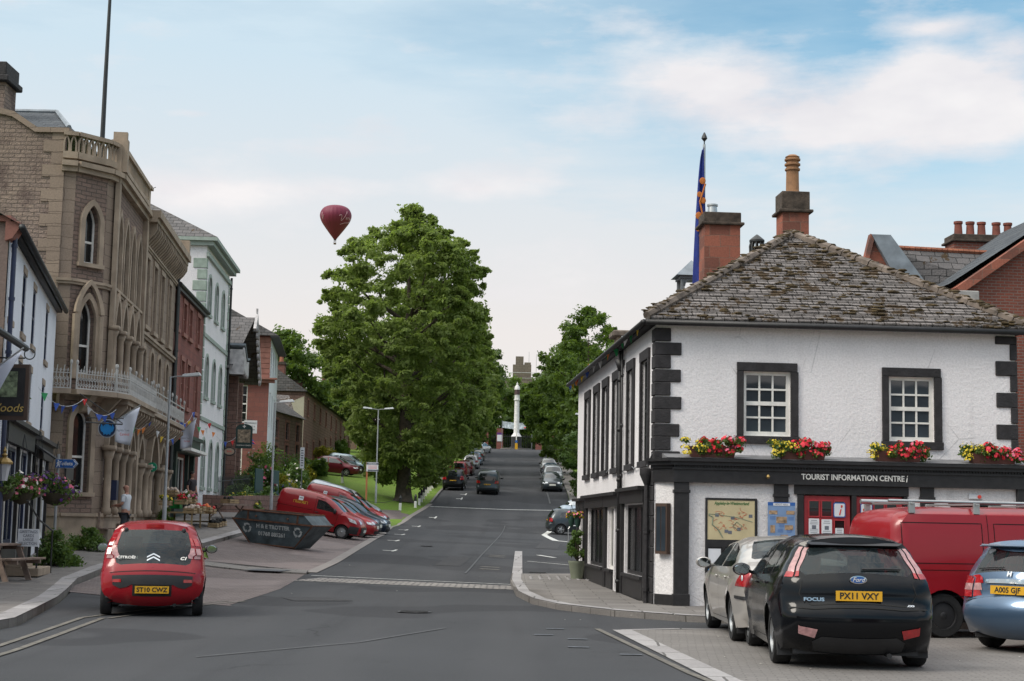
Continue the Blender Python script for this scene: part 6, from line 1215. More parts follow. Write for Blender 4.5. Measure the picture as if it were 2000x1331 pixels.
b = B(); b.tube([(-.1, -.2, 10.85), (LR+.1, -.2, 10.85)], .08, 8); b.box(0, LR, -.16, -.002, 10.65, 10.8); pipe(b, .05, -.12, 1.2, 10.7, .06); b.build('gutter', DKMET, rb); b = B(); b.add([(-.0, -.2, 10.95), (LR, -.2, 10.95), (LR, 4, 12.6), (0, 4, 12.6)], [(0, 1, 2, 3)]); b.build('roof', SLATE2, rb)

# --- tall white house with green dressings
V0, V1 = (-14.2, 71.5), (-14.75, 80.5)
wg = facade('white_tall_house', 'tall white house with sage green quoins, cornice and arched windows', 'building', V0, V1, 0); LW = dist2(V0, V1); EW = 14.2
cw = [(1.0, 2.0), (3.6, 4.6), (6.2, 7.2)]
hw = [(a, c, 11.0, 12.75, 12.3, 'r') for a, c in cw]+[(a, c, 7.1, 9.0, 8.55, 'r') for a, c in cw]+[(a, c, 2.9, 5.1, 4.65, 'r') for a, c in cw]
b = B(); wall(b, 0, LW, 0, EW, hw, .1); wall(b, -8, 0, 0, 0) if 0 else None; b.quad((0, 0, 0), (0, 8.5, 0), (0, 8.5, EW), (0, 0, EW)); b.quad((LW, 0, 0), (LW, 8.5, 0), (LW, 8.5, EW), (LW, 0, EW)); b.build('wall', WHITE, wg)
for h in hw: aw(wg, *h[:3], h[4], h[3], 'r', 2, 2, GREEN, y=.04)
b = B()
for h in hw: arch_band(b, h[0], h[1], h[4], h[3], 'r', .13, -.05, .02, legs=h[4]-h[2]); b.box(h[0]-.18, h[1]+.18, -.1, 0, h[2]-.14, h[2])
b.box(0, LW, -.07, -.002, 9.8, 9.98); b.box(0, LW, -.07, -.002, 5.95, 6.12); b.box(-.08, LW+.1, -.12, -.002, 13.5, 13.7)
b.box(-.35, LW+.35, -.5, -.002, EW, EW+.16); b.box(-.2, LW+.2, -.32, -.002, EW-.2, EW); b.box(-.35, -.002, -.002, 8.6, EW, EW+.16); b.box(-.2, -.002, -.002, 8.5, EW-.2, EW)
b.build('green_dressings', GREEN, wg)
b = B(); z = 6.2; i = 0
while z < 13.4: w_ = .62 if i % 2 else .42; b.box(-.05, w_*.5, -.045, .0, z, z+.46); b.box(-.045, -.002, -.04, w_*.95, z, z+.46); z += .52; i += 1
z = 2; 
while z < 13.4: b.box(LW-.35 if i % 2 else LW-.22, LW+.04, -.045, 0, z, z+.4); z += .42; i += 1
b.build('quoins', flat('sage_stone', (.28, .34, .29), .75, var=.2), wg, bevel=.02)
b = B(); b.add([(-.35, -.5, EW+.17), (LW+.35, -.5, EW+.17), (LW+.35, 8.9, EW+.17), (-.35, 8.9, EW+.17), (3.6, 3.9, EW+2.7), (6, 3.9, EW+2.7)], [(0, 1, 5, 4), (2, 3, 4, 5), (1, 2, 5), (3, 0, 4), (0, 1, 2, 3)]); b.build('roof', SLATE2, wg)
b = B(); pipe(b, LW+.1, -.1, 2, EW-.3, .06); b.build('downpipe', DKMET, wg)

# --- brown stone inn with white bargeboards
gb = facade('gabled_inn', 'brown stone inn with slate roof and white scalloped bargeboards', 'building', (-14.8, 80.6), (-15.75, 90.5), 0)
hg = [(1.3, 2.1, 6.2, 8.3), (3.2, 3.9, 3.4, 5.5), (3.2, 3.9, 6.4, 8.4), (7.4, 8.3, 6.4, 8.6), (7.4, 8.3, 3.6, 5.6), (5.2, 6.1, 2.4, 4.8)]
b = B(); wall(b, 0, 9.9, 0, 9.3, hg, .2); b.prism([(.3, 9.3), (9.9, 9.3), (5.0, 12.2)], 0, .2); b.quad((0, 0, 0), (0, 9, 0), (0, 9, 9.6), (0, 0, 9.6)); b.box(2.4, 2.9, -.5, 0, 0, 9.0); b.box(4.4, 4.9, -.6, 0, 0, 8.8); b.box(6.6, 7.1, -.4, 0, 0, 8.8); b.build('wall', BROWN, gb)
for h in hg: window(gb, *h, 2, 2, .14, WP, GL, .05)
b = B(); b.add([(-.3, 0, 9.2), (-.3, 12, 9.2), (5.0, 12, 12.5), (5.0, -1.1, 12.5), (-.3, -.35, 9.2)], [(4, 1, 2, 3)]); b.add([(5.0, -1.1, 12.5), (5, 12, 12.5), (10.2, 12, 9.2), (10.2, -1.1, 9.2)], [(0, 1, 2, 3)]); b.build('roof', SLATE2, gb)
b = B(); b.prism([(5.0, 12.72), (9.9, 9.5), (9.9, 9.2), (5.0, 12.4), (3.9, 11.6), (3.7, 11.75)], -1.25, -1.1); n_ = 9
for i in range(n_): x, z = lerp(5.2, 9.7, i/n_), lerp(12.0, 9.0, i/n_); b.lathe([(.16, -1.24), (.16, -1.12)], (x, 0, z-.12), 8, 'y')
b.tube([(5.0, -1.18, 11.9), (5.0, -1.18, 13.0)], .06, 6); b.prism([(.1, 10.3), (1.9, 9.7), (3.6, 9.9), (3.6, 9.0), (3.3, 9.2), (3.0, 8.9), (2.7, 9.15), (2.3, 8.85), (1.9, 9.1), (1.5, 8.9), (1.1, 9.15), (.7, 8.9), (.4, 9.2), (.1, 9.0)], -.95, -.85); b.box(.08, .16, -.95, 0, 8.9, 10.2); b.box(3.55, 3.62, -.95, 0, 9.0, 9.8)
b.build('bargeboards', flat('dull_white', (.42, .4, .4), .7, var=.3), gb); b = B(); b.prism([(.0, 10.4), (1.9, 9.8), (3.7, 10.0), (3.7, 10.1), (1.9, 9.9), (0, 10.5)], -1.0, .3); b.build('porch_roof', LEAD, gb)

# --- tall red sandstone house, white front
gh = facade('georgian_house', 'tall red sandstone house with white rendered front and sash windows in its near end', 'building', (-15.05, 97), (-16.2, 108), 0); LG = dist2((-15.05, 97), (-16.2, 108))
hh = [(1.2+3*i, 2.2+3*i, z0, z1) for i in range(3) for z0, z1 in ((10.4, 12.2), (7.2, 9.4), (3.9, 6.2))]
b = B(); wall(b, 0, LG, 0, 12.8, hh, .18); b.build('wall', WHITE2, gh)
for h in hh: window(gh, *h, 2, 2, .1, BLKP, GL, .06)
M_ = fm(gh, (-23, 96.7), (-15.05, 97)); w_ = dist2((-23, 96.7), (-15.05, 97)); b = B(M_); he = [(w_-2.6, w_-1.3, 7.35, 9.7), (w_-2.8, w_-1.5, 4.0, 6.1)]; wall(b, 0, w_, 0, 12.8, he, .2); b.prism([(0, 12.8), (w_, 12.8), (w_-2, 13.9), (0, 14.2)], 0, .2); b.build('wall', DSAND, gh)
for h in he: window(gh, *h, 3, 4, .1, WP, GL, .07, .04).matrix_local = M_
b = B(M_); 
for i in range(8): b.box(w_-(.9 if i % 2 else .6), w_+.03, -.04, 0, 10.1+.33*i, 10.4+.33*i)
b.box(w_-3, w_+.35, -.25, 0, 9.85, 10.05); b.box(w_-3.0, w_+.5, -.4, 0, 10.05, 10.15); b.build('quoins', DTRIM, gh)
b = B(); b.add([(-.4, -.5, 12.8), (LG+.3, -.5, 12.8), (LG+.3, 8, 12.8), (-.4, 8, 12.8), (-.1, 3.6, 15), (LG, 3.6, 15)], [(0, 1, 5, 4), (2, 3, 4, 5), (1, 2, 5), (3, 0, 4)]); b.build('roof', SLATE2, gh); b = B(); b.box(-.4, LG+.3, -.55, -.002, 12.66, 12.78); b.build('eaves', BLKP, gh)
# --- rows of low stone houses further up
def terrace(name, label, p0, p1, z0a, zf, ze, n, rise, depth, mat, fmat, endmat=None, doors=(2,)):
    t_ = facade(name, label, 'building', p0, p1, 0); L = dist2(p0, p1); hs = []
    for i in range(n):
        x = L*(i+.5)/n; g_ = lerp(z0a, zf, (i+.5)/n)
        hs.append((x-.5, x+.5, ze-1.75, ze-.5)); 
        hs.append((x-.5, x+.5, g_+.9 if i not in doors else g_+.05, g_+2.3))
    b = B(); wall(b, 0, L, min(z0a, zf)-2, ze, hs, .18); 
    gab = [(0, ze), (depth, ze), (depth/2, ze+rise)]
    for x in (0, L): b.add([(x, 0, z0a-2), (x, depth, z0a-2), (x, depth, ze), (x, depth/2, ze+rise), (x, 0, ze)], [(0, 1, 2, 3, 4)])
    b.build('wall', mat, t_)
    for h in hs: window(t_, *h, 2, 2 if h[3]-h[2] < 1.8 else 1, .12, fmat, GL, .06)
    b = B()
    for h in hs: b.box(h[0]-.14, h[1]+.14, -.04, 0, h[3], h[3]+.18); b.box(h[0]-.14, h[1]+.14, -.07, 0, h[2]-.13, h[2]); b.box(h[0]-.13, h[0], -.03, 0, h[2], h[3]); b.box(h[1], h[1]+.13, -.03, 0, h[2], h[3])
    b.build('window_surrounds', DTRIM, t_); b = B(); hip(b, 0, L, 0, depth, ze+.02, rise, .15, .15, over=.25); b.build('roof', SLATE2, t_); return t_, L
t_, L = terrace('stone_cottages', 'low row of red rubble cottages beside the flower garden', (-16.6, 108.5), (-15.65, 118), 4.2, 4.7, 8.9, 3, 2.6, 7, BROWN, DKMET); c = chimney(t_, .8, 3.5, 1.3, .9, 10.5, 13.0, BRICK, .25); pot(c, .8, 3.5, 13, .18, .8)
t_, L = terrace('stone_terrace', 'long red rubble terrace with pale gable end running up behind the garden hedge', (-16.75, 127), (-17.5, 172), 5.2, 8.5, 11.75, 9, 3.0, 8, BROWN, DTRIM, doors=(4,)); 
M_ = fm(t_, (-25, 126.9), (-16.75, 126.98)); b = B(M_); w_ = 8.2; wall(b, w_-4, w_, 3, 9.6, [(w_-1.3, w_-.4, 5.9, 7.6), (w_-1.1, w_-.5, 8.3, 9.2)], .1); b.prism([(w_-4, 9.6), (w_, 9.6), (w_, 11.4)], 0, .1); b.build('end_wall', CREAM, t_)
for h in ((w_-1.3, w_-.4, 5.9, 7.6), (w_-1.1, w_-.5, 8.3, 9.2)): window(t_, *h, 2, 2, .05, WP, GL, .06).matrix_local = M_
for x, hgt in ((1.0, 15.6), (13, 15.4), (29, 15.2)): c = chimney(t_, x, 4, 1.1, 1.3, 13.2, hgt, BRICK, .25); pot(c, x, 3.7, hgt, .2, .8); pot(c, x, 4.3, hgt, .17, .6)
o, L = terrace('lean_to_cottage', 'small cottage with large mossy slate roof in front of the terrace gable', (-20.5, 119.5), (-16.3, 120.2), 5, 5, 8.0, 1, 1, 6, BROWN, DTRIM, doors=()) ; b = B(); b.add([(-1, -.3, 8.0), (4.4, -.3, 8.2), (3.6, 4, 11.2), (-1, 4, 11.4)], [(0, 1, 2, 3)]); b.build('roof', SLATE, o)
c = chimney(o, 1.9, 1.3, .9, .8, 7.8, 12.1, BRICK, .2); pot(c, 1.9, 1.3, 12.1, .2, .9)
o, L = terrace('tan_house', 'tan rendered house with dormer standing beyond the terrace, half hidden by the big tree', (-23, 193), (-17, 194), 9, 9, 14.5, 2, 4.0, 9, flat('tan_render', (.24, .16, .12), .9, bump=.2), WP, doors=())
c = chimney(o, .5, 4.5, 1.4, 1, 16, 20.6, BRICK, .3); pot(c, .5, 4.5, 20.6, .22, .9)
# --- buildings across the square behind the camera (seen only in reflections)
for i, (x, w_, h_, m_) in enumerate(((-24, 13, 9, BROWN), (-9, 13, 8, WHITE2), (6, 12, 9.5, DSAND), (20, 14, 8.5, WHITE2))):
    o = thing('street_house', 'plain two storey house standing across the square behind the viewpoint, number %s from the west' % ('one', 'two', 'three', 'four')[i], 'building', (x+w_, -26, 0), PI); b = B(); hs = [(1.2+3.2*k, 2.2+3.2*k, z, z+1.7) for k in range(int(w_/3.4)) for z in (1, 4.6)]; wall(b, 0, w_, 0, h_-1.5, hs); b.build('wall', m_, o)
    b = B(); hip(b, 0, w_, 0, 8, h_-1.5, 3, 0, 0); b.build('roof', SLATEB, o)
    for h in hs: window(o, *h, 2, 2, .14, WP, GL)
# ------------------------------------------------------------ foliage
def leafmat(name, c1, c2, trans=.35):
    if name in MC: return MC[name]
    n = N(name); col = n.mix(n.ramp(n.noise(.55, 3), .35, .68), c1, c2); col = n.mix(n.ramp(n.noise(7, 2), .3, .7, 0, .5), col, sc_(c2, 1.35))
    n.P(Base_Color=col, Roughness=.55, Specular_IOR_Level=.3); tr = n.n('BsdfTranslucent'); n.set(tr.inputs[0], n.mix(.5, col, (.2, .3, .02)))
    mx = n.n('MixShader', i_0=trans); n.t.links.new(n.p.outputs[0], mx.inputs[1]); n.t.links.new(tr.outputs[0], mx.inputs[2]); n.t.links.new(mx.outputs[0], n.o.inputs[0]); MC[name] = n.m; return n.m
LIME = leafmat('lime_leaf', (.145, .205, .05), (.24, .3, .09), .55); DKG = leafmat('dark_leaf', (.055, .1, .024), (.1, .155, .036), .45); MIDG = leafmat('mid_leaf', (.06, .115, .03), (.1, .16, .045)); HEDGE = leafmat('hedge_leaf', (.04, .085, .015), (.075, .13, .025)); YG = leafmat('yellow_leaf', (.18, .17, .02), (.28, .24, .03))
BARK = flat('bark', (.085, .065, .05), .95, var=.4, vs=3, bump=1, bs=9)
def leaves(name, mat, parent, clumps, per, size, label=None, up=.5, inner=0.):
    "clumps: (x, y, z, r); each gets `per` small leaf quads near its surface"
    C = np.array([c[:3] for c in clumps]); Rr = np.array([c[3] for c in clumps]); sq = np.array([c[4] if len(c) > 4 else .75 for c in clumps]); n = len(C)*per; idx = np.repeat(np.arange(len(C)), per)
    d = RNG.normal(size=(n, 3)); d /= np.linalg.norm(d, axis=1)[:, None]; rad = (RNG.random(n)**(.45 if not inner else 1/3))*RNG.uniform(.75, 1.12, n)
    an = RNG.uniform(0, 2*PI, len(C))[idx]; st = RNG.uniform(1.0, 1.7, len(C))[idx]; q = d*(rad*Rr[idx])[:, None]*np.stack([st, 1/st**.5, sq[idx]], 1); q[:, 2] += q[:, 0]*RNG.uniform(-.35, .35, len(C))[idx]; p = C[idx]+np.stack([q[:, 0]*np.cos(an)-q[:, 1]*np.sin(an), q[:, 0]*np.sin(an)+q[:, 1]*np.cos(an), q[:, 2]], 1)
    nr = d+RNG.normal(size=(n, 3))*.55; nr[:, 2] += up; nr /= np.linalg.norm(nr, axis=1)[:, None]
    t = np.cross(nr, RNG.normal(size=(n, 3))); t /= np.linalg.norm(t, axis=1)[:, None]+1e-9; bt = np.cross(nr, t); s = size*RNG.uniform(.6, 1.3, n)[:, None]
    V = np.empty((n, 4, 3)); V[:, 0] = p-t*s; V[:, 1] = p+bt*s*.55; V[:, 2] = p+t*s; V[:, 3] = p-bt*s*.55
    me = bpy.data.meshes.new(name); me.vertices.add(n*4); me.vertices.foreach_set('co', V.reshape(-1)); me.loops.add(n*4); me.loops.foreach_set('vertex_index', np.arange(n*4)); me.polygons.add(n); me.polygons.foreach_set('loop_start', np.arange(0, n*4, 4)); me.polygons.foreach_set('loop_total', np.full(n, 4)); me.update(); me.validate()
    return link(name, me, mat, parent, label)
def crown(rz, n, rmin, rmax, ecc=(1, 1), seed=0, fill=.25, twig=0.):
    "rz: list of (height, left radius, right radius)"
    rnd = random.Random(seed); out = []
    zs = [a[0] for a in rz]
    for k in range(n):
        while True:
            z = rnd.uniform(zs[0], zs[-1]); a = rnd.uniform(0, 2*PI); l = pl_interp([(q[0], q[1]) for q in rz], z); r = pl_interp([(q[0], q[2]) for q in rz], z); R_ = lerp(l, r, (math.cos(a)+1)/2)
            if rnd.random() < (R_+.6)/(max(q[1] for q in rz)+.6): break
        rr = rnd.uniform(rmin, rmax); f = rnd.random(); f = (f**.5) if rnd.random() < fill else rnd.uniform(.82, 1.02)
        R2 = max(R_-rr*.6, .05)*f; out.append((math.cos(a)*R2*ecc[0], math.sin(a)*R2*ecc[1], z, rr, rnd.uniform(.55, .85)))
        if rnd.random() < twig: R3 = R_*rnd.uniform(.96, 1.05); out.append((math.cos(a)*R3*ecc[0], math.sin(a)*R3*ecc[1], z+rnd.uniform(-.3, .5), rr*.4, .6))
    return out
def tree(name, label, x, y, rz, mat, n=150, per=260, size=.16, rmin=.8, rmax=1.5, trunk=.5, group=None, seed=1, lean=0, fill=.25, twig=.25, limbs=9, cat='tree'):
    g = G(x, y); o = thing(name, label, cat, (x, y, g-.05), 0, group); rnd = random.Random(seed); H = rz[-1][0]; b = B()
    b.tube([(0, 0, 0), (.02, 0, .25), (lean*.1, 0, 1.2), (lean*.3, .1, H*.25), (lean*.6, 0, H*.5), (lean, 0, H*.82)], [trunk*1.35, trunk*1.05, trunk*.85, trunk*.7, trunk*.42, trunk*.1], 12); b.build('trunk', BARK, o, smooth=60)
    for k in range(limbs):
        z = H*rnd.uniform(.18, .65); a = rnd.uniform(0, 2*PI); Rr = pl_interp([(q[0], (q[1]+q[2])/2) for q in rz], z+H*.12)*.85; c, s = math.cos(a), math.sin(a); b = B()
        b.tube([(lean*.4, 0, z-.4), (c*Rr*.3, s*Rr*.3, z+.5), (c*Rr*.65, s*Rr*.65, z+H*.06), (c*Rr, s*Rr, z+H*.12)], [trunk*.3, trunk*.24, trunk*.15, .03], 6)
        b.tube([(c*Rr*.4, s*Rr*.4, z+.7), (c*Rr*.6-s, s*Rr*.6+c, z+H*.09), (c*Rr*.8-2*s, s*Rr*.8+2*c, z+H*.1)], [trunk*.15, trunk*.1, .02], 5); b.build('limb', BARK, o, smooth=60)
    leaves('crown', mat, o, crown(rz, n, rmin, rmax, seed=seed, fill=fill, twig=twig), per, size); return o
def bush(name, label, x, y, w, h, mat, n=26, per=140, size=.05, d=None, group=None, flowers=(), z=None, cat='bush', rz=0, dome=True):
    d = d or w; o = thing(name, label, cat, (x, y, (G(x, y) if z is None else z)), rz, group); cl = []
    for k in range(n):
        a, b_ = random.uniform(-1, 1), random.uniform(-1, 1); q = max(.15, 1-(a*a+b_*b_)*.5) if dome else 1; r = random.uniform(.16, .26)*min(w, h)*1.1; cl.append((a*(w/2-r*.6), b_*(d/2-r*.6), max(r*.6, random.uniform(.3, 1)*(h*q-r*.7)), r, .9))
    leaves('foliage', mat, o, cl, per, size); b = B()
    for k in range(5): c = cl[k % len(cl)]; b.tube([(c[0]*.2, c[1]*.2, 0), (c[0]*.7, c[1]*.7, c[2]*.7), c[:3]], [.02, .015, .006], 5)
    b.build('stems', BARK, o)
    for m_, cnt, fs in flowers: blooms(o, m_, cnt, fs, cl)
    return o
def blooms(o, m_, cnt, fs, cl, name='flowers'):
    b = B()
    for _ in range(cnt):
        c = random.choice(cl); u = Vector((random.gauss(0, 1), random.gauss(0, 1), abs(random.gauss(0, 1))*.7)).normalized(); p = Vector(c[:3])+u*c[3]*random.uniform(.85, 1.15); s = fs*random.uniform(.7, 1.3); t1 = u.orthogonal().normalized(); t2 = u.cross(t1)
        P = [p+(t1*math.cos(2*PI*k/5)+t2*math.sin(2*PI*k/5))*s for k in range(5)]; b.add(P+[p-u*s*.5], [(0, 1, 2, 3, 4)]+[(k, (k+1) % 5, 5) for k in range(5)])
    return tag(b.build(name, m_, o), kind='stuff')
tree('lime_tree', 'huge broad green lime tree on the grass verge, its trunk by the first white post', -7.65, 113.8, [(1.3, 1.6, 2.2), (2.6, 3.0, 3.4), (5.0, 4.1, 5.0), (8.5, 5.5, 5.8), (12.3, 6.9, 5.9), (15.0, 6.0, 5.2), (17.2, 5.6, 5.4), (18.4, 5.0, 4.5), (19.3, 3.1, 3.3), (20.2, 1.5, 1.8), (21.0, .9, .7), (21.9, .3, .2)], LIME, n=520, per=190, size=.15, rmin=.4, rmax=1.05, trunk=.62, seed=4, fill=.4, twig=.7, limbs=22)
gl = 'lime trees in a row up the left verge'
for k, (x, y, s, l) in enumerate(((-7.6, 137, .9, 'second lime tree of the left row, directly behind the huge one'), (-7.4, 160, .93, 'third lime tree up the left row, its crown merging into the second'), (-7.0, 184, .93, 'fourth lime tree up the left row, darker edge against the sky'), (-7.6, 208, .85, 'last lime tree of the left row, its crown near the white column'))):
    tree('lime_tree', l, x, y, [(1.6, 1.5, 1.5), (3.0, 4.5, 4.6), (8*s, 6.6, 6.3), (12*s, 6.6, 6.1), (16*s, 4.9, 5), (19*s, 2.6, 2.6), (21*s, .3, .3)], (LIME, DKG)[k > 1], n=210, per=170, size=.2, rmin=.6, rmax=1.3, trunk=.5, group=gl, seed=20+k, limbs=6)
gr = 'dark trees in a row up the right side'
for k, (x, y, H, r, l) in enumerate(((9.4, 136, 12.6, 5.2, 'nearest dark tree of the right row, beside the corner building gutter'), (7.9, 160, 17.6, 6.3, 'second dark tree of the right row, tallest against the sky'), (7.9, 184, 15, 6.0, 'third dark tree of the right row, overhanging the road'), (8.3, 210, 15, 6.4, 'furthest dark tree of the right row, beside the white column'), (13.5, 150, 13.2, 6.4, 'dark tree set back behind the right row, just above the gutter'))):
    tree('dark_tree', l, x, y, [(1.0, 2.5, 2.5), (3.0, r*.85, r*.85), (H*.4, r, r), (H*.65, r*.85, r*.85), (H*.85, r*.5, r*.5), (H, .3, .3)], DKG, n=200, per=170, size=.19, rmin=.55, rmax=1.2, trunk=.4, group=gr, seed=40+k, limbs=5)
tree('young_tree', 'light green young tree overhanging the right pavement beside the parked cars', 5.9, 123.5, [(.4, .6, .6), (2.0, 1.5, 1.5), (4.0, 2.3, 2.3), (5, 1.3, 1.3), (5.8, .2, .2)], MIDG, n=42, per=260, size=.13, rmin=.4, rmax=.8, trunk=.12, seed=61, limbs=4)
gb_ = 'trees behind the gates at the top of the hill'
for k, (x, y, H, r) in enumerate(((-9, 262, 20, 8), (-3, 275, 16.5, 6.5), (4.5, 272, 14, 6), (10, 262, 17, 7), (0.5, 292, 15, 6))):
    tree('dark_tree', ('broad dark tree behind the left gate wall', 'dark tree left of the tower behind the gates', 'low dark tree straight behind the white column', 'broad dark tree behind the right gate wall', 'dark tree furthest back below the castle tower')[k], x, y, [(.5, r*.7, r*.7), (H*.35, r, r), (H*.7, r*.7, r*.7), (H, .4, .4)], DKG, n=75, per=190, size=.32, rmin=1.1, rmax=2.1, trunk=.4, group=gb_, seed=70+k, limbs=3)
for k, (x, y, H, r, l) in enumerate(((-23, 158, 13, 5.0, 'dark tree above the cottage roofs left of the brick chimneys'), (-27.5, 163, 12, 5.0, 'dark tree beside the tall red house, above the slate roofs'), (-20.5, 183, 12.5, 4.0, 'light tree behind the terrace, left of the big lime tree'))):
    tree('background_tree', l, x, y, [(1, r*.6, r*.6), (H*.4, r, r), (H*.75, r*.75, r*.75), (H, .5, .5)], (DKG, DKG, MIDG)[k], n=80, per=200, size=.24, rmin=.9, rmax=1.7, trunk=.35, group='trees behind the stone terrace', seed=90+k, limbs=4)

FR = flat('petal_red', (.55, .012, .03), .6, var=.3, vs=30); FPK = flat('petal_pink', (.6, .12, .2), .6, var=.4, vs=30); FY = flat('petal_yellow', (.55, .42, .02), .6, var=.3, vs=30); FPU = flat('petal_purple', (.09, .02, .16), .6, var=.5, vs=25); FW = flat('petal_white', (.65, .6, .55), .6); FB = flat('petal_blue', (.05, .04, .22), .6)
# window boxes on the information centre fascia
for i, (u, l) in enumerate(((1.0, 'flower trough of yellow and red flowers, leftmost on the black fascia under the left window'), (2.72, 'flower trough second from the left on the black fascia, yellow spilling over its left end'), (4.56, 'flower trough third from the left on the fascia below the right window'), (6.4, 'flower trough rightmost on the black fascia beside the right quoins'))):
    o = thing('flower_trough', l, 'flower trough', tp(u, D-.02, 2.87), RZ, 'flower troughs on the black fascia'); b = B(); b.add([(-.4, -.1, 0), (.4, -.1, 0), (.4, .1, 0), (-.4, .1, 0), (-.45, -.13, .2), (.45, -.13, .2), (.45, .13, .2), (-.45, .13, .2)], [(0, 1, 2, 3), (0, 1, 5, 4), (1, 2, 6, 5), (2, 3, 7, 6), (3, 0, 4, 7), (4, 5, 6, 7)]); b.build('trough', flat('terracotta_plastic', (.09, .03, .022), .7), o)
    cl = [(random.uniform(-.54, .52), random.uniform(-.17, .06), random.uniform(.08, .33), random.uniform(.08, .12)) for k in range(32)]; leaves('foliage', MIDG, o, cl, 110, .028)
    L_ = [c for c in cl if c[0] < -.15]+[(-.5, -.14, .06, .09), (-.52, -.12, .15, .1)]; R_ = [c for c in cl if c[0] > -.2]+[(.1, -.14, .1, .08), (.3, -.15, .08, .07)]
    blooms(o, FY, 220, .02, L_); blooms(o, FR, 210, .034, R_); blooms(o, FPK, 60, .03, [c for c in cl if c[0] > .2] or cl)
def basket(label, p, mats, r=.28, bowl=None, chain=1.2, group=None):
    o = thing('hanging_basket', label, 'hanging basket', p, 0, group); b = B(); b.lathe([(.03, -.3), (r*.6, -.24), (r*.85, -.1), (r*.9, 0)], (0, 0, 0), 14, cap=False); b.build('bowl', bowl or flat('moss_liner', (.06, .05, .03), .95, bump=.6), o, smooth=60)
    q = r/.28; cl = [(random.uniform(-r, r), random.uniform(-r, r), random.uniform(-.14, .22)*q, random.uniform(.1, .17)*q) for _ in range(22)]; leaves('foliage', MIDG, o, cl, 90, .035*min(1, q+.2))
    for m_, c_ in mats: blooms(o, m_, c_, .038, cl)
    if chain:
        b = B()
        for k in range(3): b.tube([(r*.9*math.cos(k*2.1), r*.9*math.sin(k*2.1), 0), (0, 0, chain)], .006, 4)
        b.build('chains', DKMET, o)
    return o
# ------------------------------------------------------------ street furniture and small things
def gp(x, y, dz=0): return (x, y, G(x, y)+dz)
def lamp(label, x, y, h, heads, zoff=.11):
    o = thing('street_lamp', label, 'street lamp', gp(x, y, zoff), 0, 'street lamps'); b = B(); b.tube([(0, 0, 0), (0, 0, 1.2), (0, 0, 1.25), (0, 0, h)], [.075, .075, .05, .038], 10); b.build('pole', flat('lamp_pole', (.3, .31, .32), .5, var=.15), o, smooth=40)
    for s, L_ in heads:
        b = B(); b.tube([(0, 0, h-.02), (s*L_*.5, 0, h+.02), (s*L_, 0, h+.03)], .022, 6); b.build('arm', MC['lamp_pole'], o)
        b = B(); b.add([(s*(L_-.05), -.09, h+.0), (s*(L_-.05), .09, h), (s*(L_+.62), .12, h+.05), (s*(L_+.62), -.12, h+.05), (s*(L_-.02), -.06, h+.1), (s*(L_-.02), .06, h+.1), (s*(L_+.55), .08, h+.17), (s*(L_+.55), -.08, h+.17)], [(0, 1, 2, 3), (4, 5, 6, 7), (0, 1, 5, 4), (1, 2, 6, 5), (2, 3, 7, 6), (3, 0, 4, 7)]); hd = b.build('lamp_head', flat('lamp_head', (.45, .47, .48), .5), o, bevel=.015)
    return o
lamp('tall grey street lamp by the bank with one arm to the right', -11.8, 54, 5.35, [(1, .45)]); lamp('grey street lamp behind the waste skip with one arm to the right', -10.55, 69.9, 5.25, [(1, .25)]); lamp('street lamp with two arms standing on the lawn beside the sale board', -9.05, 107, 6.4, [(1, .45), (-1, .45)], 0); lamp('street lamp mostly hidden behind the corner building, only its head showing', 5.25, 104, 7.2, [(-1, .35)], 0)
# waste skip
ang = R(-20); o = thing('waste_skip', 'battered blue grey waste skip with white lettering on the setts', 'skip', gp(-8.15, 56.6, .0), ang, rot=(0, R(4.0), ang)); o.scale = (.9, .9, .92)
SK = flat('skip_paint', (.06, .08, .09), .7, var=.5, vs=2.5, bump=.3, bs=14); RUST = flat('rust', (.11, .05, .03), .9, var=.5, vs=4, bump=.4)
def skin_(L0_, L1_, w0, w1, z0, z1, yo=0): return [(-L0_, -w0, z0), (L0_, -w0, z0), (L0_, w0, z0), (-L0_, w0, z0), (-L1_, -w1, z1), (L1_, -w1, z1), (L1_, w1, z1), (-L1_, w1, z1)]
b = B(); q = [(0, 1, 5, 4), (1, 2, 6, 5), (2, 3, 7, 6), (3, 0, 4, 7)]; b.add(skin_(.95, 1.78, .68, .86, 0, .95), q+[(0, 1, 2, 3)]); b.add(skin_(1.78, 1.35, .86, .88, .95, 1.32), q); b.add(skin_(.93, 1.75, .65, .83, .03, .95), q+[(0, 1, 2, 3)]); b.add(skin_(1.75, 1.32, .83, .85, .95, 1.31), q)
b.build('hull', SK, o); b = B(); b.tube([(-1.36, -.9, 1.32), (1.36, -.9, 1.32), (1.36, .9, 1.32), (-1.36, .9, 1.32), (-1.36, -.9, 1.32)], .035, 6); b.box(-1.8, 1.8, -.9, -.86, .92, .98); b.tube([(-1.8, -.87, .95), (-1.8, .87, .95)], .03, 6); b.tube([(1.8, -.87, .95), (1.8, .87, .95)], .03, 6)
for x in (-1.1, 1.1): b.box(x-.035, x+.035, -.91, -.865, .98, 1.32)
for s in (-1, 1): b.tube([(s*.95, -.7, .0), (s*1.78, -.88, .95)], .03, 5)
b.tube([(-.95, -.69, .04), (.95, -.69, .04)], .035, 6); b.build('rim', RUST, o)
for x in (-.7, .7):
    b = B(); b.tube([(x, -.93, 1.12), (x, -1.0, 1.12)], .04, 8); b.build('lifting_lug', RUST, o)
SKW = flat('skip_white', (.4, .42, .42), .8, var=.3, vs=9); tl = math.atan2(.18, .95)
def sk(u, v): return (u, -.69-.18*(v/.95)-.012, v)
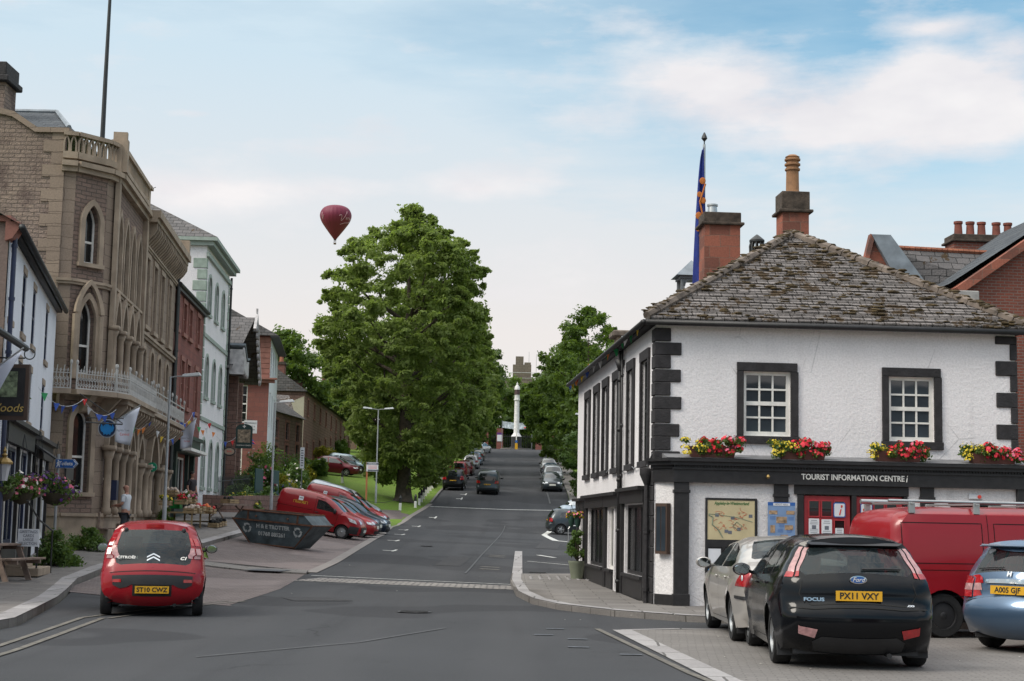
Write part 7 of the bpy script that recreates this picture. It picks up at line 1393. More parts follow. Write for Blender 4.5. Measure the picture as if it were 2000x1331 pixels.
text('lettering', 'H & E TROTTER', SKW, o, .21, sk(.02, .74), (PI/2+tl, 0, 0), .003, sx=1.0, bold=.007); text('lettering', '01768 885261', SKW, o, .21, sk(-.02, .46), (PI/2+tl, 0, 0), .003, sx=1.0, bold=.007)
for x in (-1.13, 1.12):
    b = B()
    for k in range(3):
        for a in (0, 1): 
            t0 = R(90+120*k-50+a*0); P = []
        for j in range(5): P.append(R(90+120*k-45+j*20))
        v = [sk(x+.12*math.cos(t_), .64+.12*math.sin(t_)) for t_ in P]+[sk(x+.19*math.cos(t_), .64+.19*math.sin(t_)) for t_ in P]; b.add(v, [(j, j+1, 6+j, 5+j) for j in range(4)]); e_ = P[-1]; b.add([sk(x+.08*math.cos(e_), .64+.08*math.sin(e_)), sk(x+.23*math.cos(e_), .64+.23*math.sin(e_)), sk(x+.15*math.cos(e_+.55), .64+.15*math.sin(e_+.55))], [(0, 1, 2)])
    b.build('recycling_symbol', SKW, o)
# bollards
def bollard(label, x, y, h=.75, group='white bollards with black tops along the verge', blk=True):
    o = thing('bollard', label, 'bollard', gp(x, y, -.05), 0, group); b = B(); b.box(-.085, .085, -.085, .085, 0, h*.55); b.build('post', WP, o, bevel=.01); b = B(); b.lathe([(.085, h*.55), (.085, h*.85), (.11, h*.9), (.03, h*1.1)], (0, 0, 0), 8); b.build('post_top', BLKP if blk else WP, o); return o
bollard('black topped white bollard standing alone at the foot of the huge lime tree', -7.35, 106.6, .95)
yy = [110.4, 112.9, 115.4, 118, 120.7, 123.5, 126.5, 129.6, 132.8, 136, 140, 144.5, 149]
for i, y in enumerate(yy):
    x = lerp(-6.3, -6.05, i/12) if y > 112 else -6.4; nth = ('first', 'second', 'third', 'fourth', 'fifth', 'sixth', 'seventh', 'eighth', 'ninth', 'tenth', 'eleventh', 'twelfth', 'thirteenth')[i]; bollard('white bollard with black top, %s from the bottom of the row along the kerb' % nth, x-.15, y, .9)
for x, y, l in ((-10.35, 101.5, 'black topped bollard beside the foot of the twin armed lamp'), (-12.4, 137, 'left one of the two bollards on the lawn right of the pale blue hatchback'), (-11.7, 137, 'right one of the two bollards on the lawn right of the pale blue hatchback'), (-8.7, 128, 'left one of the pair of bollards on the lawn left of the big trunk'), (-8.15, 129, 'right one of the pair of bollards on the lawn left of the big trunk'), (-12.6, 118.5, 'white bollard standing in front of the maroon saloon'), (-17.3, 139, 'left of two white bollards behind the maroon saloon'), (-16.2, 139.5, 'right of two white bollards behind the maroon saloon'), (-13.5, 158, 'small white bollard beside the waste bin up the lawn')):
    bollard(l, x, y, .85, 'bollards dotted on the lawn')
b = B()
for (x0, y0), (x1, y1) in (((-7.4, 106.6), (-10.35, 101.5)), ((-10.35, 101.5), (-12.6, 118.5)), ((-8.7, 128), (-11.7, 137)), ((-7.4, 106.6), (-8.7, 128))): b.tube([(lerp(x0, x1, t_), lerp(y0, y1, t_), lerp(G(x0, y0), G(x1, y1), t_)+.75-.45*math.sin(PI*t_)) for t_ in [k/12 for k in range(13)]], .015, 4)
tag(b.build('chain_fence', DKMET), 'thin black chains slung between the bollards on the lawn', 'chain')
# sale board, notice post, bin
o = thing('sale_board', 'white FOR SALE board on an orange post beside the twin lamp', 'sign', gp(-8.6, 94.8)); b = B(); b.box(-.05, .05, -.05, .05, 0, 3.3); b.build('post', flat('orange_wood', (.35, .13, .05), .7), o); b = B(); b.box(-.03, .68, -.09, -.06, 2.75, 3.3); bd = b.build('board', PAP, o); b = B(); b.box(-.03, .68, -.096, -.09, 3.16, 3.28); b.box(.05, .68, -.096, -.09, 2.77, 2.86); b.build('band', INK, bd); text('lettering', 'FOR SALE', PAP, bd, .11, (.325, -.1, 3.22), depth=.001, bold=.002); b = B()
for k in range(3): b.box(.06, .6, -.094, -.09, 2.92+.075*k, 2.94+.075*k)
b.build('print', SRED, bd)
o = thing('notice_post', 'narrow white vertical sign on a thin grey post beside the lawn path', 'sign', gp(-11.9, 90)); b = B(); b.tube([(0, 0, 0), (0, 0, 3.3)], .03, 6); b.build('post', GREYP, o); b = B(); b.box(-.12, .12, -.06, -.03, 2.1, 3.3); bd = b.build('board', PAP, o); b = B()
for k in range(7): b.box(-.07, .07, -.064, -.06, 2.25+.14*k, 2.31+.14*k)
b.build('print', INK, bd)
o = thing('litter_bin', 'dark litter bin standing at the top of the lawn by the hedge', 'bin', gp(-17.2, 150)); b = B(); b.box(-.35, .35, -.35, .35, .05, 1.1); b.build('body', BLKP, o, bevel=.03); b = B(); b.box(-.4, .4, -.4, .4, 1.3, 1.4); b.box(-.36, -.3, -.36, .36, 1.1, 1.3); b.box(.3, .36, -.36, .36, 1.1, 1.3); b.build('hood', GREYP, o)
# hedge and flower garden
for x, y, w_, h_, l in ((-14.2, 122, 3.2, 1.3, 'clipped green hedge nearest the cottages along the path'), (-16.6, 141, 4.5, 1.6, 'clipped hedge with yellow tinge in front of the terrace'), (-17.6, 160, 4.5, 1.7, 'upper part of the hedge running up beside the terrace')):
    bush('hedge', l, x if x < -15 else -15.2, y, 2.0, h_, HEDGE if y != 141 else YG, n=120, per=120, size=.11, d=13 if y > 130 else 8, group='hedges along the path', dome=False, rz=R(4))
gfl = 'plants in the front gardens'
for i, (x, y, w_, h_, m_, fl, l) in enumerate(((-13.6, 79.5, 1.6, 1.5, MIDG, [(FR, 14, .05)], 'green shrub behind the iron railings of the white house'), (-14.1, 83.5, 1.8, 1.9, MIDG, [(FR, 10, .05)], 'leafy shrub inside the railings next to the green panel'), (-12.9, 83.8, 1.0, 2.6, MIDG, [(FPK, 46, .09), (FW, 60, .06)], 'climbing rose with pink and white blooms by the green panels'), (-14.2, 88, 2.0, 3.2, MIDG, [(FW, 40, .08)], 'tall leafy plants with white flower spikes below the museum sign'), (-13.1, 90, 1.8, 2.0, YG, [(FY, 70, .06)], 'yellow flowering shrub in the garden border'), (-12.3, 86.5, 1.5, 1.5, DKG, [(FB, 160, .05)], 'blue lavender clump in the garden border'), (-13.0, 95, 1.6, 2.4, MIDG, [(FW, 90, .07)], 'clump of tall cream foxgloves beside the path'), (-13.3, 100, 1.8, 1.8, HEDGE, [(FY, 30, .06), (FW, 30, .06)], 'low yellow green shrub edging the lawn path'), (-14.4, 104, 2.2, 3.0, MIDG, [(FR, 20, .06)], 'climbing plant covering the end of the cottages'), (-14.8, 112, 2.0, 1.7, YG, [(FY, 50, .06)], 'golden shrub at the top of the flower border'), (-12.4, 80.8, 1.2, 1.4, MIDG, [(FPK, 20, .06)], 'pinkish plant in front of the green panel'), (-12.9, 75.6, 2.0, 1.1, MIDG, [(FY, 90, .06)], 'yellow flowers on the low stone wall beside the green grocer'), (-14.9, 97, 2.2, 3.4, DKG, [(FW, 20, .06)], 'dark climbing shrub against the tall red house'))):
    bush('garden_plant', l, x, y, w_, h_, m_, n=34, per=110, size=.085, group=gfl, flowers=fl, cat='plant')
o = thing('garden_wall', 'low curved red stone garden wall behind the wooden bench', 'wall', (0, 0, 0)); b = B(); P = [(-13.9, 71.6), (-12.9, 71.9), (-12.3, 73.2), (-12.0, 76), (-11.6, 80), (-11.3, 83.5)]
for (a, c), (d, e) in zip(P, P[1:]):
    m_ = math.hypot(d-a, e-c); nx, ny = (e-c)/m_*.2, -(d-a)/m_*.2; z0, z1 = G(a, c), G(d, e); h0, h1 = .85, .85; b.add([(a, c, z0-.3), (d, e, z1-.3), (d-nx*2, e-ny*2, z1-.3), (a-nx*2, c-ny*2, z0-.3), (a, c, z0+h0), (d, e, z1+h1), (d-nx*2, e-ny*2, z1+h1), (a-nx*2, c-ny*2, z0+h0)], [(0, 1, 2, 3), (4, 5, 6, 7), (0, 1, 5, 4), (1, 2, 6, 5), (2, 3, 7, 6), (3, 0, 4, 7)])
b.build('stonework', BROWN, o)
o = thing('iron_railings', 'black spiked iron railings in front of the white tall house', 'railings', (0, 0, 0)); b = B()
for k in range(34): t_ = k/33; x, y = lerp(-13.5, -13.3, t_), lerp(73.0, 81.5, t_); z = G(x, y)+.25; b.tube([(x, y, z), (x, y, z+1.35), (x, y, z+1.45)], [.014, .014, .002], 4)
for zz in (.3, 1.2): b.tube([(-13.5, 73, G(-13.5, 73)+.25+zz), (-13.4, 77, G(-13.4, 77)+.25+zz), (-13.3, 81.5, G(-13.3, 81.5)+.25+zz)], .016, 4)
b.build('railing', DKMET, o)
o = thing('green_gate', 'dark green boarded panels beside the climbing rose', 'gate', gp(-12.9, 81.6), R(80)); TEAL = flat('teal_paint', (.012, .05, .05), .6)
for x0 in (-.9, 1.7): b = B(); b.box(x0, x0+1.2, -.03, .03, .1, 2.0); b.build('panel', TEAL, o, bevel=.01)
# hanging signs on brackets
def round_or_board(): pass
def bracket(o, L_, z=0): b = B(); b.tube([(-L_, 0, z), (.1, 0, z)], .015, 5); b.tube([(-L_, 0, z-.3), (-L_*.3, 0, z)], .01, 4); b.build('bracket', DKMET, o)
o = thing('inn_sign', 'dark green arched picture sign hanging outside the gabled inn', 'sign', (-13.45, 79.2, 5.0)); b = B(); b.box(-.42, .42, -.03, .03, 0, 1.0); b.prism([(.42*math.cos(PI*k/10), 1.0+.24*math.sin(PI*k/10)) for k in range(11)], -.03, .03); b.build('board', flat('bottle_green2', (.01, .03, .025), .5), o); b = B(); b.box(-.32, .32, -.04, -.03, .3, .95); b.build('picture', flat('sign_picture', (.2, .15, .1), .6, var=.9, vs=9), o); text('lettering', 'CROWN & CUSHION', FW, o, .1, (0, -.04, .15), depth=.001, sx=.75); text('emblem', '+', FW, o, .3, (0, -.04, 1.1), depth=.001, bold=.01); bracket(o, 1.0, 1.3)
o = thing('oval_sign', 'small oval hanging sign beside the dark green picture sign', 'sign', (-13.8, 77.2, 4.75)); b = B(); b.prism([(.3*math.cos(t_), .21*math.sin(t_)) for t_ in [k*PI/10 for k in range(20)]], -.03, .03); b.build('board', DKMET, o); b = B(); b.prism([(.25*math.cos(t_), .16*math.sin(t_)) for t_ in [k*PI/10 for k in range(20)]], -.04, -.03); b.build('face', flat('sign_tan', (.3, .22, .16), .6), o); text('lettering', 'BAR', SRED, o, .13, (0, -.045, 0), depth=.001)
o = thing('museum_sign', 'white hanging board with grey capitals between the sash windows of the red house', 'sign', (-15.35, 92.5, 6.85)); b = B(); b.box(-.38, .38, -.03, .03, -.38, .38); b.build('board', PAP, o)
for k, (s_, z_) in enumerate((('GEORGIAN', .22), ('KING\'S A', .02), ('MUSEUM', -.18))): text('lettering', s_, INK, o, .15, (0, -.035, z_), depth=.001, sx=.9)
bracket(o, .9, .42)
o = thing('wall_flag', 'small union jack style flag under the white museum board', 'flag', (-15.25, 92.3, 6.2)); b = B(); b.add([(-.2, 0, .1), (.1, 0, -.1), (.3, -.1, -.4), (.05, -.1, -.35), (-.2, 0, -.25)], [(0, 1, 2, 3, 4)]); b.build('cloth', flat('flag_blue2', (.03, .06, .3), .8), o).modifiers.new('t', 'SOLIDIFY').thickness = .01; b = B(); b.tube([(-.2, -.03, 0), (.28, -.12, -.36)], .025, 4); b.build('stripe', SRED, o)
o = thing('wall_lantern', 'black lantern on the stone wall below the inn sign', 'lantern', (-14.35, 81.2, 3.0)); b = B(); b.lathe([(.1, -.3), (.16, .15), (.2, .2), (.03, .42), (.03, .5)], (0, 0, 0), 6); b.build('lantern', DKMET, o)
# bank disc, toilets sign
o = thing('bank_sign', 'round blue hanging bank sign with eagle emblem', 'sign', (-11.55, 44.9, 4.02)); b = B(); b.lathe([(.265, -.03), (.265, .03)], (0, 0, 0), 28, 'y'); b.build('rim', flat('sign_grey', (.35, .37, .4), .5), o); b = B(); b.lathe([(.24, -.042), (.24, -.03)], (0, 0, 0), 28, 'y'); b.build('disc', flat('disc_navy', (.006, .02, .06), .4), o); b = B(); b.lathe([(.225, -.05), (.225, -.043)], (0, 0, -.0), 28, 'y') if 0 else b.prism([(0, -.19), (.05, -.15), (.09, -.19), (.11, -.12), (.17, -.08), (.2, .02), (.16, .13), (.12, .05), (.08, .1), (.05, .08), (.04, .17), (-.03, .18), (-.06, .12), (-.04, .08), (-.08, .1), (-.12, .05), (-.16, .13), (-.2, .02), (-.17, -.08), (-.11, -.12), (-.09, -.19), (-.05, -.15)], -.052, -.043); b.build('eagle', flat('eagle_blue', (.01, .2, .5), .4), o); b = B(); b.tube([(-.6, 0, .3), (.45, 0, .3)], .015, 5); b.tube([(0, 0, .3), (0, 0, .26)], .01, 4); b.build('bracket', DKMET, o)
o = thing('finger_sign', 'blue pointed Toilets sign with walking figure on a grey post', 'sign', (-10.9, 38.3, G(-10.9, 38.3)+.11)); b = B(); b.tube([(-.12, .03, 0), (-.12, .03, 2.65)], .035, 8); b.build('post', flat('lamp_pole', (.3, .31, .32)), o)
zc = 2.42; b = B(); b.prism([(-.18, zc-.115), (.28, zc-.115), (.38, zc), (.28, zc+.115), (-.18, zc+.115)], -.03, 0); fs_ = b.build('panel', flat('sign_grey', (.35, .37, .4)), o); b = B(); b.prism([(-.17, zc-.1), (.275, zc-.1), (.36, zc), (.275, zc+.1), (-.17, zc+.1)], -.036, -.03); b.build('face', BLUE, fs_); text('lettering', 'Toilets', PAP, fs_, .125, (.08, -.04, zc), depth=.001, bold=.003)
b = B(); b.lathe([(.018, -.04), (.018, -.036)], (-.1, 0, zc+.07), 8, 'y'); b.prism([(-.115, zc+.045), (-.085, zc+.045), (-.08, zc-.01), (-.055, zc-.085), (-.075, zc-.085), (-.1, zc-.03), (-.125, zc-.085), (-.145, zc-.085), (-.118, zc-.01), (-.14, zc+.01), (-.145, zc)], -.04, -.036); b.tube([(.27, -.038, zc+.08), (.34, -.038, zc), (.27, -.038, zc-.08)], .008, 4); b.build('walking_figure', PAP, fs_)
# flags
def banner(label, top, low, drop, text_=True):
    o = thing('wall_flag', label, 'flag', top, 0, 'white event flags on slanting poles'); d = Vector(low); b = B(); b.tube([(0, 0, .05), tuple(d*1.05)], .018, 5); b.build('pole', METAL, o)
    b = B(); n = 12; vs = []
    for i in range(n+1):
        s_ = i/n; p = d*s_
        for j in range(9): t_ = j/8; L_ = drop[0]*(1-s_)+drop[1]*s_; vs.append((p.x-.0-.25*t_*(1-s_)*drop[2], p.y-.05*math.sin(s_*6+t_*3), p.z-L_*t_))
    b.add(vs, [(i*9+j, i*9+j+1, (i+1)*9+j+1, (i+1)*9+j) for i in range(n) for j in range(8)]); f = b.build('cloth', flat('flag_white', (.55, .57, .66), .8, var=.05), o, smooth=180); f.modifiers.new('t', 'SOLIDIFY').thickness = .006
    if text_:
        zt = d.z*.5-(drop[0]+drop[1])/2*.62; xc = d.x*.5-.07*drop[2]; s_ = abs(d.x)/.85
        text('lettering', 'Appleby Town', INK, o, .12*s_, (xc-.02, -.1, zt+.05), depth=.001, sx=.62); text('lettering', 'Carnival', SRED, o, .14*s_, (xc+.03, -.1, zt-.07), depth=.001, sx=.7); b = B(); b.lathe([(.05*s_, -.1), (.05*s_, -.09)], (xc-.36*s_, 0, zt+.03), 7, 'y'); b.build('emblem', SRED, o)
    return o
banner('white printed flag on a slanting pole, the nearer one against the arched bank doorway', (-10.95, 46.2, 4.75), (-.72, .1, -.42), (1.15, .62, 1.0)); banner('white printed flag on a slanting pole in front of the white tall house', (-12.55, 62.5, 5.4), (-.62, .1, -.5), (1.1, .7, .6)); banner('plain white flag crossing the picture inn sign at the left edge', (-8.85, 28.2, 4.5), (-.9, .1, -.62), (.75, .5, 1.6), False)
# picture inn sign at the left edge, lantern, baskets, rail, menu board
o = thing('picture_sign', 'hanging sign with brown frame at the left edge, gold letters ods', 'sign', (-9.35, 29.3, 3.35)); b = B(); b.box(-.6, .31, -.05, .05, -.05, 1.0); b.build('frame', flat('brown_wood', (.06, .035, .025)), o); b = B(); b.box(-.55, .24, -.062, -.05, .03, .93); b.build('panel', BLKP, o); b = B(); b.box(-.5, .1, -.068, -.062, .38, .86); b.build('picture', flat('garden_picture', (.16, .2, .12), .6, var=.9, vs=11), o); text('lettering', 'Woods', flat('gold_leaf', (.5, .35, .1), .4), o, .22, (-.1, -.07, .17), depth=.002, shear=.25); b = B(); b.tube([(-.6, 0, 1.12), (.2, 0, 1.12)], .015, 5); b.tube([(.28+.1*math.cos(t_), 0, 1.2+.1*math.sin(t_)) for t_ in [k*PI/8 for k in range(17)]], .012, 5); b.build('scroll_bracket', DKMET, o)
o = thing('wall_lantern', 'white glazed lantern with gold top on the inn front above the menu board', 'lantern', (-9.98, 31.0, 2.2)); o.scale = (.8, .8, .78); b = B(); b.lathe([(.1, 0), (.17, .42)], (0, 0, 0), 8); b.build('glass', flat('lantern_glass', (.5, .5, .52), .3), o); b = B(); b.lathe([(.22, .42), (.22, .47), (.13, .56), (.05, .6), (.08, .65), (.03, .7), (.05, .76), (.01, .86)], (0, 0, 0), 8); b.build('crown', flat('brass', (.3, .2, .07)), o); b = B(); b.tube([(0, 0, .3), (-.5, 0, .5)], .015, 5); b.build('bracket', DKMET, o)
g_ = 'hanging baskets along the inn front'
basket('hanging basket of green trailing leaves directly below the gold topped lantern', (-10.3, 32, 2.1), [(FW, 10)], group=g_); basket('hanging basket full of pale pink flowers, second from the lantern', (-10.38, 33.5, 2.05), [(FPK, 190), (FW, 60)], group=g_); basket('hanging basket with dark purple flowers in a pale bowl', (-10.5, 35.0, 2.22), [(FPU, 150)], .24, flat('pale_bowl', (.2, .2, .16), .8), group=g_); basket('hanging basket of purple and bright pink petunias nearest the Toilets sign', (-10.52, 36.5, 2.05), [(FPU, 170), (FPK, 70)], .36, group=g_)
b_ = bush('window_flowers', 'pink flowers in a window box above the inn shop fascia', -10.55, 33.5, .35, .4, MIDG, n=10, per=60, size=.04, flowers=[(FPK, 120, .04)], z=3.95, d=2.0, cat='plant', rz=R(11))
o = thing('menu_board', 'white board reading greetings cards large selection on the inn steps rail', 'sign', gp(-9.9, 32.6, .8)); b = B(); b.box(-.22, .22, -.02, .0, 0, .36); b.build('board', PAP, o)
for k, s_ in enumerate(('GREETINGS', 'CARDS', 'LARGE', 'SELECTION')): text('lettering', s_, INK, o, .085, (0, -.024, .3-.08*k), depth=.001, sx=.85)
o = thing('stone_steps', 'worn stone steps with black handrail outside the inn door', 'steps', gp(-10.6, 34.3, .1), R(98)); b = B(); b.box(-.9, .9, -.55, .6, 0, .17); b.box(-.9, .6, -.2, .6, .17, .34); b.build('treads', TRIM, o, bevel=.01); b = B(); b.tube([(-.85, -.5, .17), (-.85, -.5, 1.0)], .02, 6); b.tube([(.85, -.55, 0), (.85, -.55, .95)], .02, 6); b.tube([(-1.9, -.4, 1.6), (-.85, -.5, 1.2), (.85, -.55, .95)], .02, 6); b.build('handrail', DKMET, o)
bush('potted_bush', 'bushy evergreen in front of the inn shopfront beside the steps', -10.75, 37.6, 1.0, .95, MIDG, n=34, per=130, size=.045, z=G(-10.75, 37.6)+.1, group='bushes against the inn front'); bush('potted_bush', 'smaller round evergreen between the inn and the bank corner', -11.6, 43.6, 1.0, .75, MIDG, n=26, per=120, size=.045, z=G(-11.6, 43.6)+.1, group='bushes against the inn front')
bush('potted_bush', 'green pot plant at the foot of the grey lamp by the grocer', -12.2, 56.2, .7, .8, HEDGE, n=20, per=100, size=.05, z=G(-12.2, 56.2)+.1)
# picnic table
WD = flat('weathered_wood', (.2, .145, .115), .85, var=.35, vs=5, bump=.3); o = thing('picnic_table', 'weathered wooden picnic table with attached benches at the left edge of the pavement', 'picnic table', gp(-10.45, 32.2, .11), R(82)); 
for k in range(5): b = B(); b.box(-.78, .78, -.36+.15*k, -.23+.15*k, .7, .74); b.build('table_board', WD, o, bevel=.005)
for y in (-.75, .62): 
    b = B(); b.box(-.78, .78, y, y+.13, .42, .46); b.box(-.78, .78, y+.14, y+.26, .42, .46); b.build('bench', WD, o, bevel=.005)
for x in (-.55, .5):
    b = B(); b.box(x, x+.05, -.75, .85, .34, .42); b.box(x, x+.05, -.36, .36, .62, .7); b.build('cross_rail', WD, o)
    for s_ in (-1, 1): b = B(Matrix.Translation((x-.05, 0, 0))); b.add([(0, s_*.6, 0), (.045, s_*.6, 0), (.045, s_*.48, 0), (0, s_*.48, 0), (0, s_*.32, .7), (.045, s_*.32, .7), (.045, s_*.2, .7), (0, s_*.2, .7)], [(0, 1, 2, 3), (4, 5, 6, 7), (0, 1, 5, 4), (1, 2, 6, 5), (2, 3, 7, 6), (3, 0, 4, 7)]); b.build('leg', WD, o)
# benches and produce outside the grocer
def bench(label, p, rz, L_=1.6):
    o = thing('bench', label, 'bench', p, rz); b = B()
    for k in range(4): b.box(-L_/2, L_/2, -.25+.13*k, -.15+.13*k, .42, .45)
    b.build('seat', WD, o); b = B()
    for x in [(-L_/2+.05)+k*(L_-.1)/12 for k in range(13)]: b.box(x-.02, x+.02, .25, .28, .5, .88)
    b.box(-L_/2, L_/2, .23, .3, .86, .93); b.box(-L_/2, L_/2, .23, .3, .47, .52); b.build('backrest', WD, o)
    for x in (-L_/2+.05, L_/2-.05):
        b = B(); b.box(x-.03, x+.03, -.25, -.19, 0, .42); b.box(x-.03, x+.03, .22, .28, 0, .9); b.build('leg', WD, o)
    return o
bench('slatted wooden bench beside the man against the bank wall', gp(-11.9, 47.2, .1), R(96), 1.5); bench('slatted wooden bench on the far side of the man at the cash machine', gp(-12.25, 50.2, .1), R(96), 1.5)
o = thing('wooden_trestle', 'low wooden display table in front of the garden wall', 'table', gp(-11.8, 66.5, .1), R(70)); b = B(); b.box(-1.2, 1.2, -.4, .4, .55, .62); b.build('table_top', WD, o)
for x in (-1.05, 1.05):
    for s_ in (-1, 1): b = B(); b.tube([(x, s_*.35, 0), (x*.8, -s_*.2, .55)], .035, 5); b.build('leg', WD, o)
CR = flat('crate_wood', (.27, .19, .1), .85, var=.3, vs=6)
def crate(label, p, rz, fill, w_=.55, d_=.38, h_=.18, group='crates of plants and fruit outside the grocer'):
    o = thing('crate', label, 'crate', p, rz, group); b = B()
    for z in (.01, .1): b.box(-w_/2, w_/2, -d_/2, -d_/2+.015, z, z+.07); b.box(-w_/2, w_/2, d_/2-.015, d_/2, z, z+.07); b.box(-w_/2, -w_/2+.015, -d_/2, d_/2, z, z+.07); b.box(w_/2-.015, w_/2, -d_/2, d_/2, z, z+.07)
    b.box(-w_/2, w_/2, -d_/2, d_/2, 0, .015); b.build('box', CR, o)
    if fill[0] == 'b':
        b = B()
        for k in range(14): b.ball((random.uniform(-w_*.4, w_*.4), random.uniform(-d_*.4, d_*.4), random.uniform(.12, .24)), random.uniform(.05, .08), 7, 5)
        tag(b.build('contents', fill[1], o, smooth=180), kind='stuff')
    else: cl = [(random.uniform(-w_*.4, w_*.4), random.uniform(-d_*.4, d_*.4), random.uniform(.15, .35), .1) for _ in range(8)]; leaves('plants', MIDG, o, cl, 60, .04); blooms(o, fill[1], 40, .05, cl)
    return o
ORA = flat('orange_fruit', (.55, .12, .02), .5); CRE = flat('cream_bags', (.5, .4, .33), .7, var=.3, vs=20); REDF = flat('red_fruit', (.45, .02, .02), .4)
for i, (dx, dy, z, f, l) in enumerate(((0, 0, .62, ('b', CRE), 'crate of pale bags at the near end of the produce table'), (.05, .75, .62, ('b', CRE), 'crate of cream bags second along the produce table'), (.05, 1.5, .66, ('b', REDF), 'crate of red fruit in the middle of the produce table'), (-.45, .6, .85, ('p', FR), 'crate of red flowering plants at the back of the produce table'), (-.5, 1.5, .9, ('p', FW), 'crate of white flowering plants behind the red fruit'), (.1, 2.5, .6, ('b', ORA), 'crate of oranges on the stacked boxes'), (.1, 3.3, .5, ('b', REDF), 'crate of tomatoes at the far end of the produce display'), (-.5, 2.6, .8, ('p', FPK), 'crate of pink flowering plants behind the oranges'), (-.9, 1.0, 1.15, ('b', CRE), 'crate of pale goods on the sloping rack against the shop front'), (-1.0, 1.9, 1.05, ('b', CRE), 'crate of pale goods further along the sloping rack'), (-.9, .1, .8, ('p', FY), 'crate of yellow flowers beside the shop doorway'))):
    crate(l, gp(-11.45+dx, 56.6+dy, z+.1), R(92), f, .72)
o = thing('produce_table', 'wooden trestle carrying the produce crates outside the grocer', 'table', gp(-11.6, 58.2, .1), R(92)); b = B(); b.box(-2.0, 2.4, -.3, .8, .52, .58); b.build('table_top', CR, o)
for x in (-1.9, 0, 2.2): b = B(); b.box(x-.03, x+.03, -.25, -.19, 0, .52); b.box(x-.03, x+.03, .7, .76, 0, .52); b.box(x-.02, x+.02, -.25, .76, .2, .26); b.build('leg', CR, o)
for k in range(4): crate('empty wooden crate stood on end below the fruit display, number %s from the near end' % ('one', 'two', 'three', 'four')[k], gp(-11.15, 59.6+.55*k, .12), R(92), ('b', DARK), .5, .36)
o = thing('green_crate', 'bright green plastic crate by the grocer doorway', 'crate', gp(-12.2, 57.8, .75), R(90)); b = B(); b.box(-.25, .25, -.18, .18, 0, .3); b.build('box', flat('bright_green', (.01, .3, .06), .5), o, bevel=.02)
crate('wooden crate with dark contents on the display table by the garden wall', gp(-11.75, 66.3, .75), R(70), ('b', DARK), .8, .45, group='crates on the display table')
# right-hand side: tree in pot, baskets, hoop, bunting
bush('potted_shrub', 'pot shrub with variegated leaves on the corner of the side pavement', 1.82, 41.4, .5, .8, MIDG, n=16, per=90, size=.045, z=G(2.05, 40.6)+.62, cat='plant'); o = thing('plant_pot', 'tall pale green plant pot holding the trimmed shrub', 'plant pot', gp(1.82, 41.4, .1)); b = B(); b.lathe([(.15, 0), (.22, .4), (.23, .42), (.23, .46), (.19, .46), (.19, .4)], (0, 0, 0), 14, cap=False); b.build('pot', flat('pot_green', (.19, .21, .15), .6), o, smooth=30); b = B(); b.tube([(0, 0, .2), (.02, 0, .9)], .02, 5); b.lathe([(.19, .38), (.01, .38)], (0, 0, 0), 12, cap=False); b.build('stem', BARK, o)
for s_, l in ((10.6, 'hanging basket of pink and yellow flowers nearer the corner on the side wall'), (12.2, 'hanging basket of purple and yellow flowers at the far end of the side wall')):
    p = tp(-.32, s_, 1.78); basket(l, tuple(p), [(FPK, 30), (FY, 40), (FPU, 20)], .1, flat('basket_green', (.015, .05, .035), .6), .3, 'hanging baskets on the side wall')
o = thing('cycle_hoop', 'grey metal hoop standing beside the charcoal hatchback', 'cycle stand', gp(3.2, 76.0)); b = B(); b.tube([(-.3, 0, 0), (-.3, 0, .8), (-.2, 0, .95), (.4, 0, .97), (.5, 0, .9), (.5, 0, 0)], .03, 6); b.build('hoop', METAL, o)
BC = [flat('bunting_%s' % n_, c_, .7) for n_, c_ in (('red', (.5, .02, .02)), ('yellow', (.6, .4, .03)), ('green', (.02, .25, .08)), ('blue', (.03, .08, .35)), ('white', (.6, .6, .6)), ('orange', (.6, .18, .03)))]
def bunting(label, P, n, sag=.25, s=.16, sd=0):
    o = thing('bunting', label, 'bunting', P[0]); rnd = random.Random(sd); pts = []; P0 = Vector(P[0])
    for a, c in zip(P, P[1:]):
        for k in range(13): t_ = k/12; v = Vector(a).lerp(Vector(c), t_)-P0; v.z -= sag*4*t_*(1-t_); pts.append(v)
    b = B(); b.tube(pts, .006, 4); b.build('string', PAP, o)
    for k in range(n):
        i = int((k+.5)/n*(len(pts)-1)); p = pts[i]; d = (pts[min(i+1, len(pts)-1)]-pts[max(i-1, 0)]).normalized(); y = rnd.uniform(-.06, .06); b = B(); q = p+d*s*.7+Vector((rnd.uniform(.0, .08), 0, 0)); m_ = (p+q)/2+Vector((rnd.uniform(-.05, .05), y, -s*1.5)); w2 = Vector((s*.3, 0, 0))
        b.add([tuple(p-w2), tuple(q+w2), tuple(m_), tuple(p-w2+Vector((0, .006, 0))), tuple(q+w2+Vector((0, .006, 0))), tuple(m_+Vector((0, .006, 0)))], [(0, 1, 2), (3, 5, 4), (0, 1, 4, 3), (1, 2, 5, 4), (2, 0, 3, 5)]); b.build('pennant', BC[rnd.randrange(6)], o)
    return o
bunting('coloured bunting strung from the inn window box to the bracket by the bank', [(-10.3, 34, 4.3), (-11.9, 43.5, 4.75), (-11.25, 44.6, 4.55)], 9, .3, .13, 1)
bunting('coloured bunting looped under the bank balcony above the pointed arches', [(-11.9, 48.5, 4.6), (-12.3, 53.5, 4.9), (-12.8, 60, 4.6)], 10, .4, .15, 2)
bunting('coloured bunting between the bank, the red stone house and the white tall house', [(-12.9, 60, 5.6), (-13.4, 66, 5.9), (-13.9, 72, 5.8), (-14.0, 80, 5.6)], 14, .5, .17, 3)
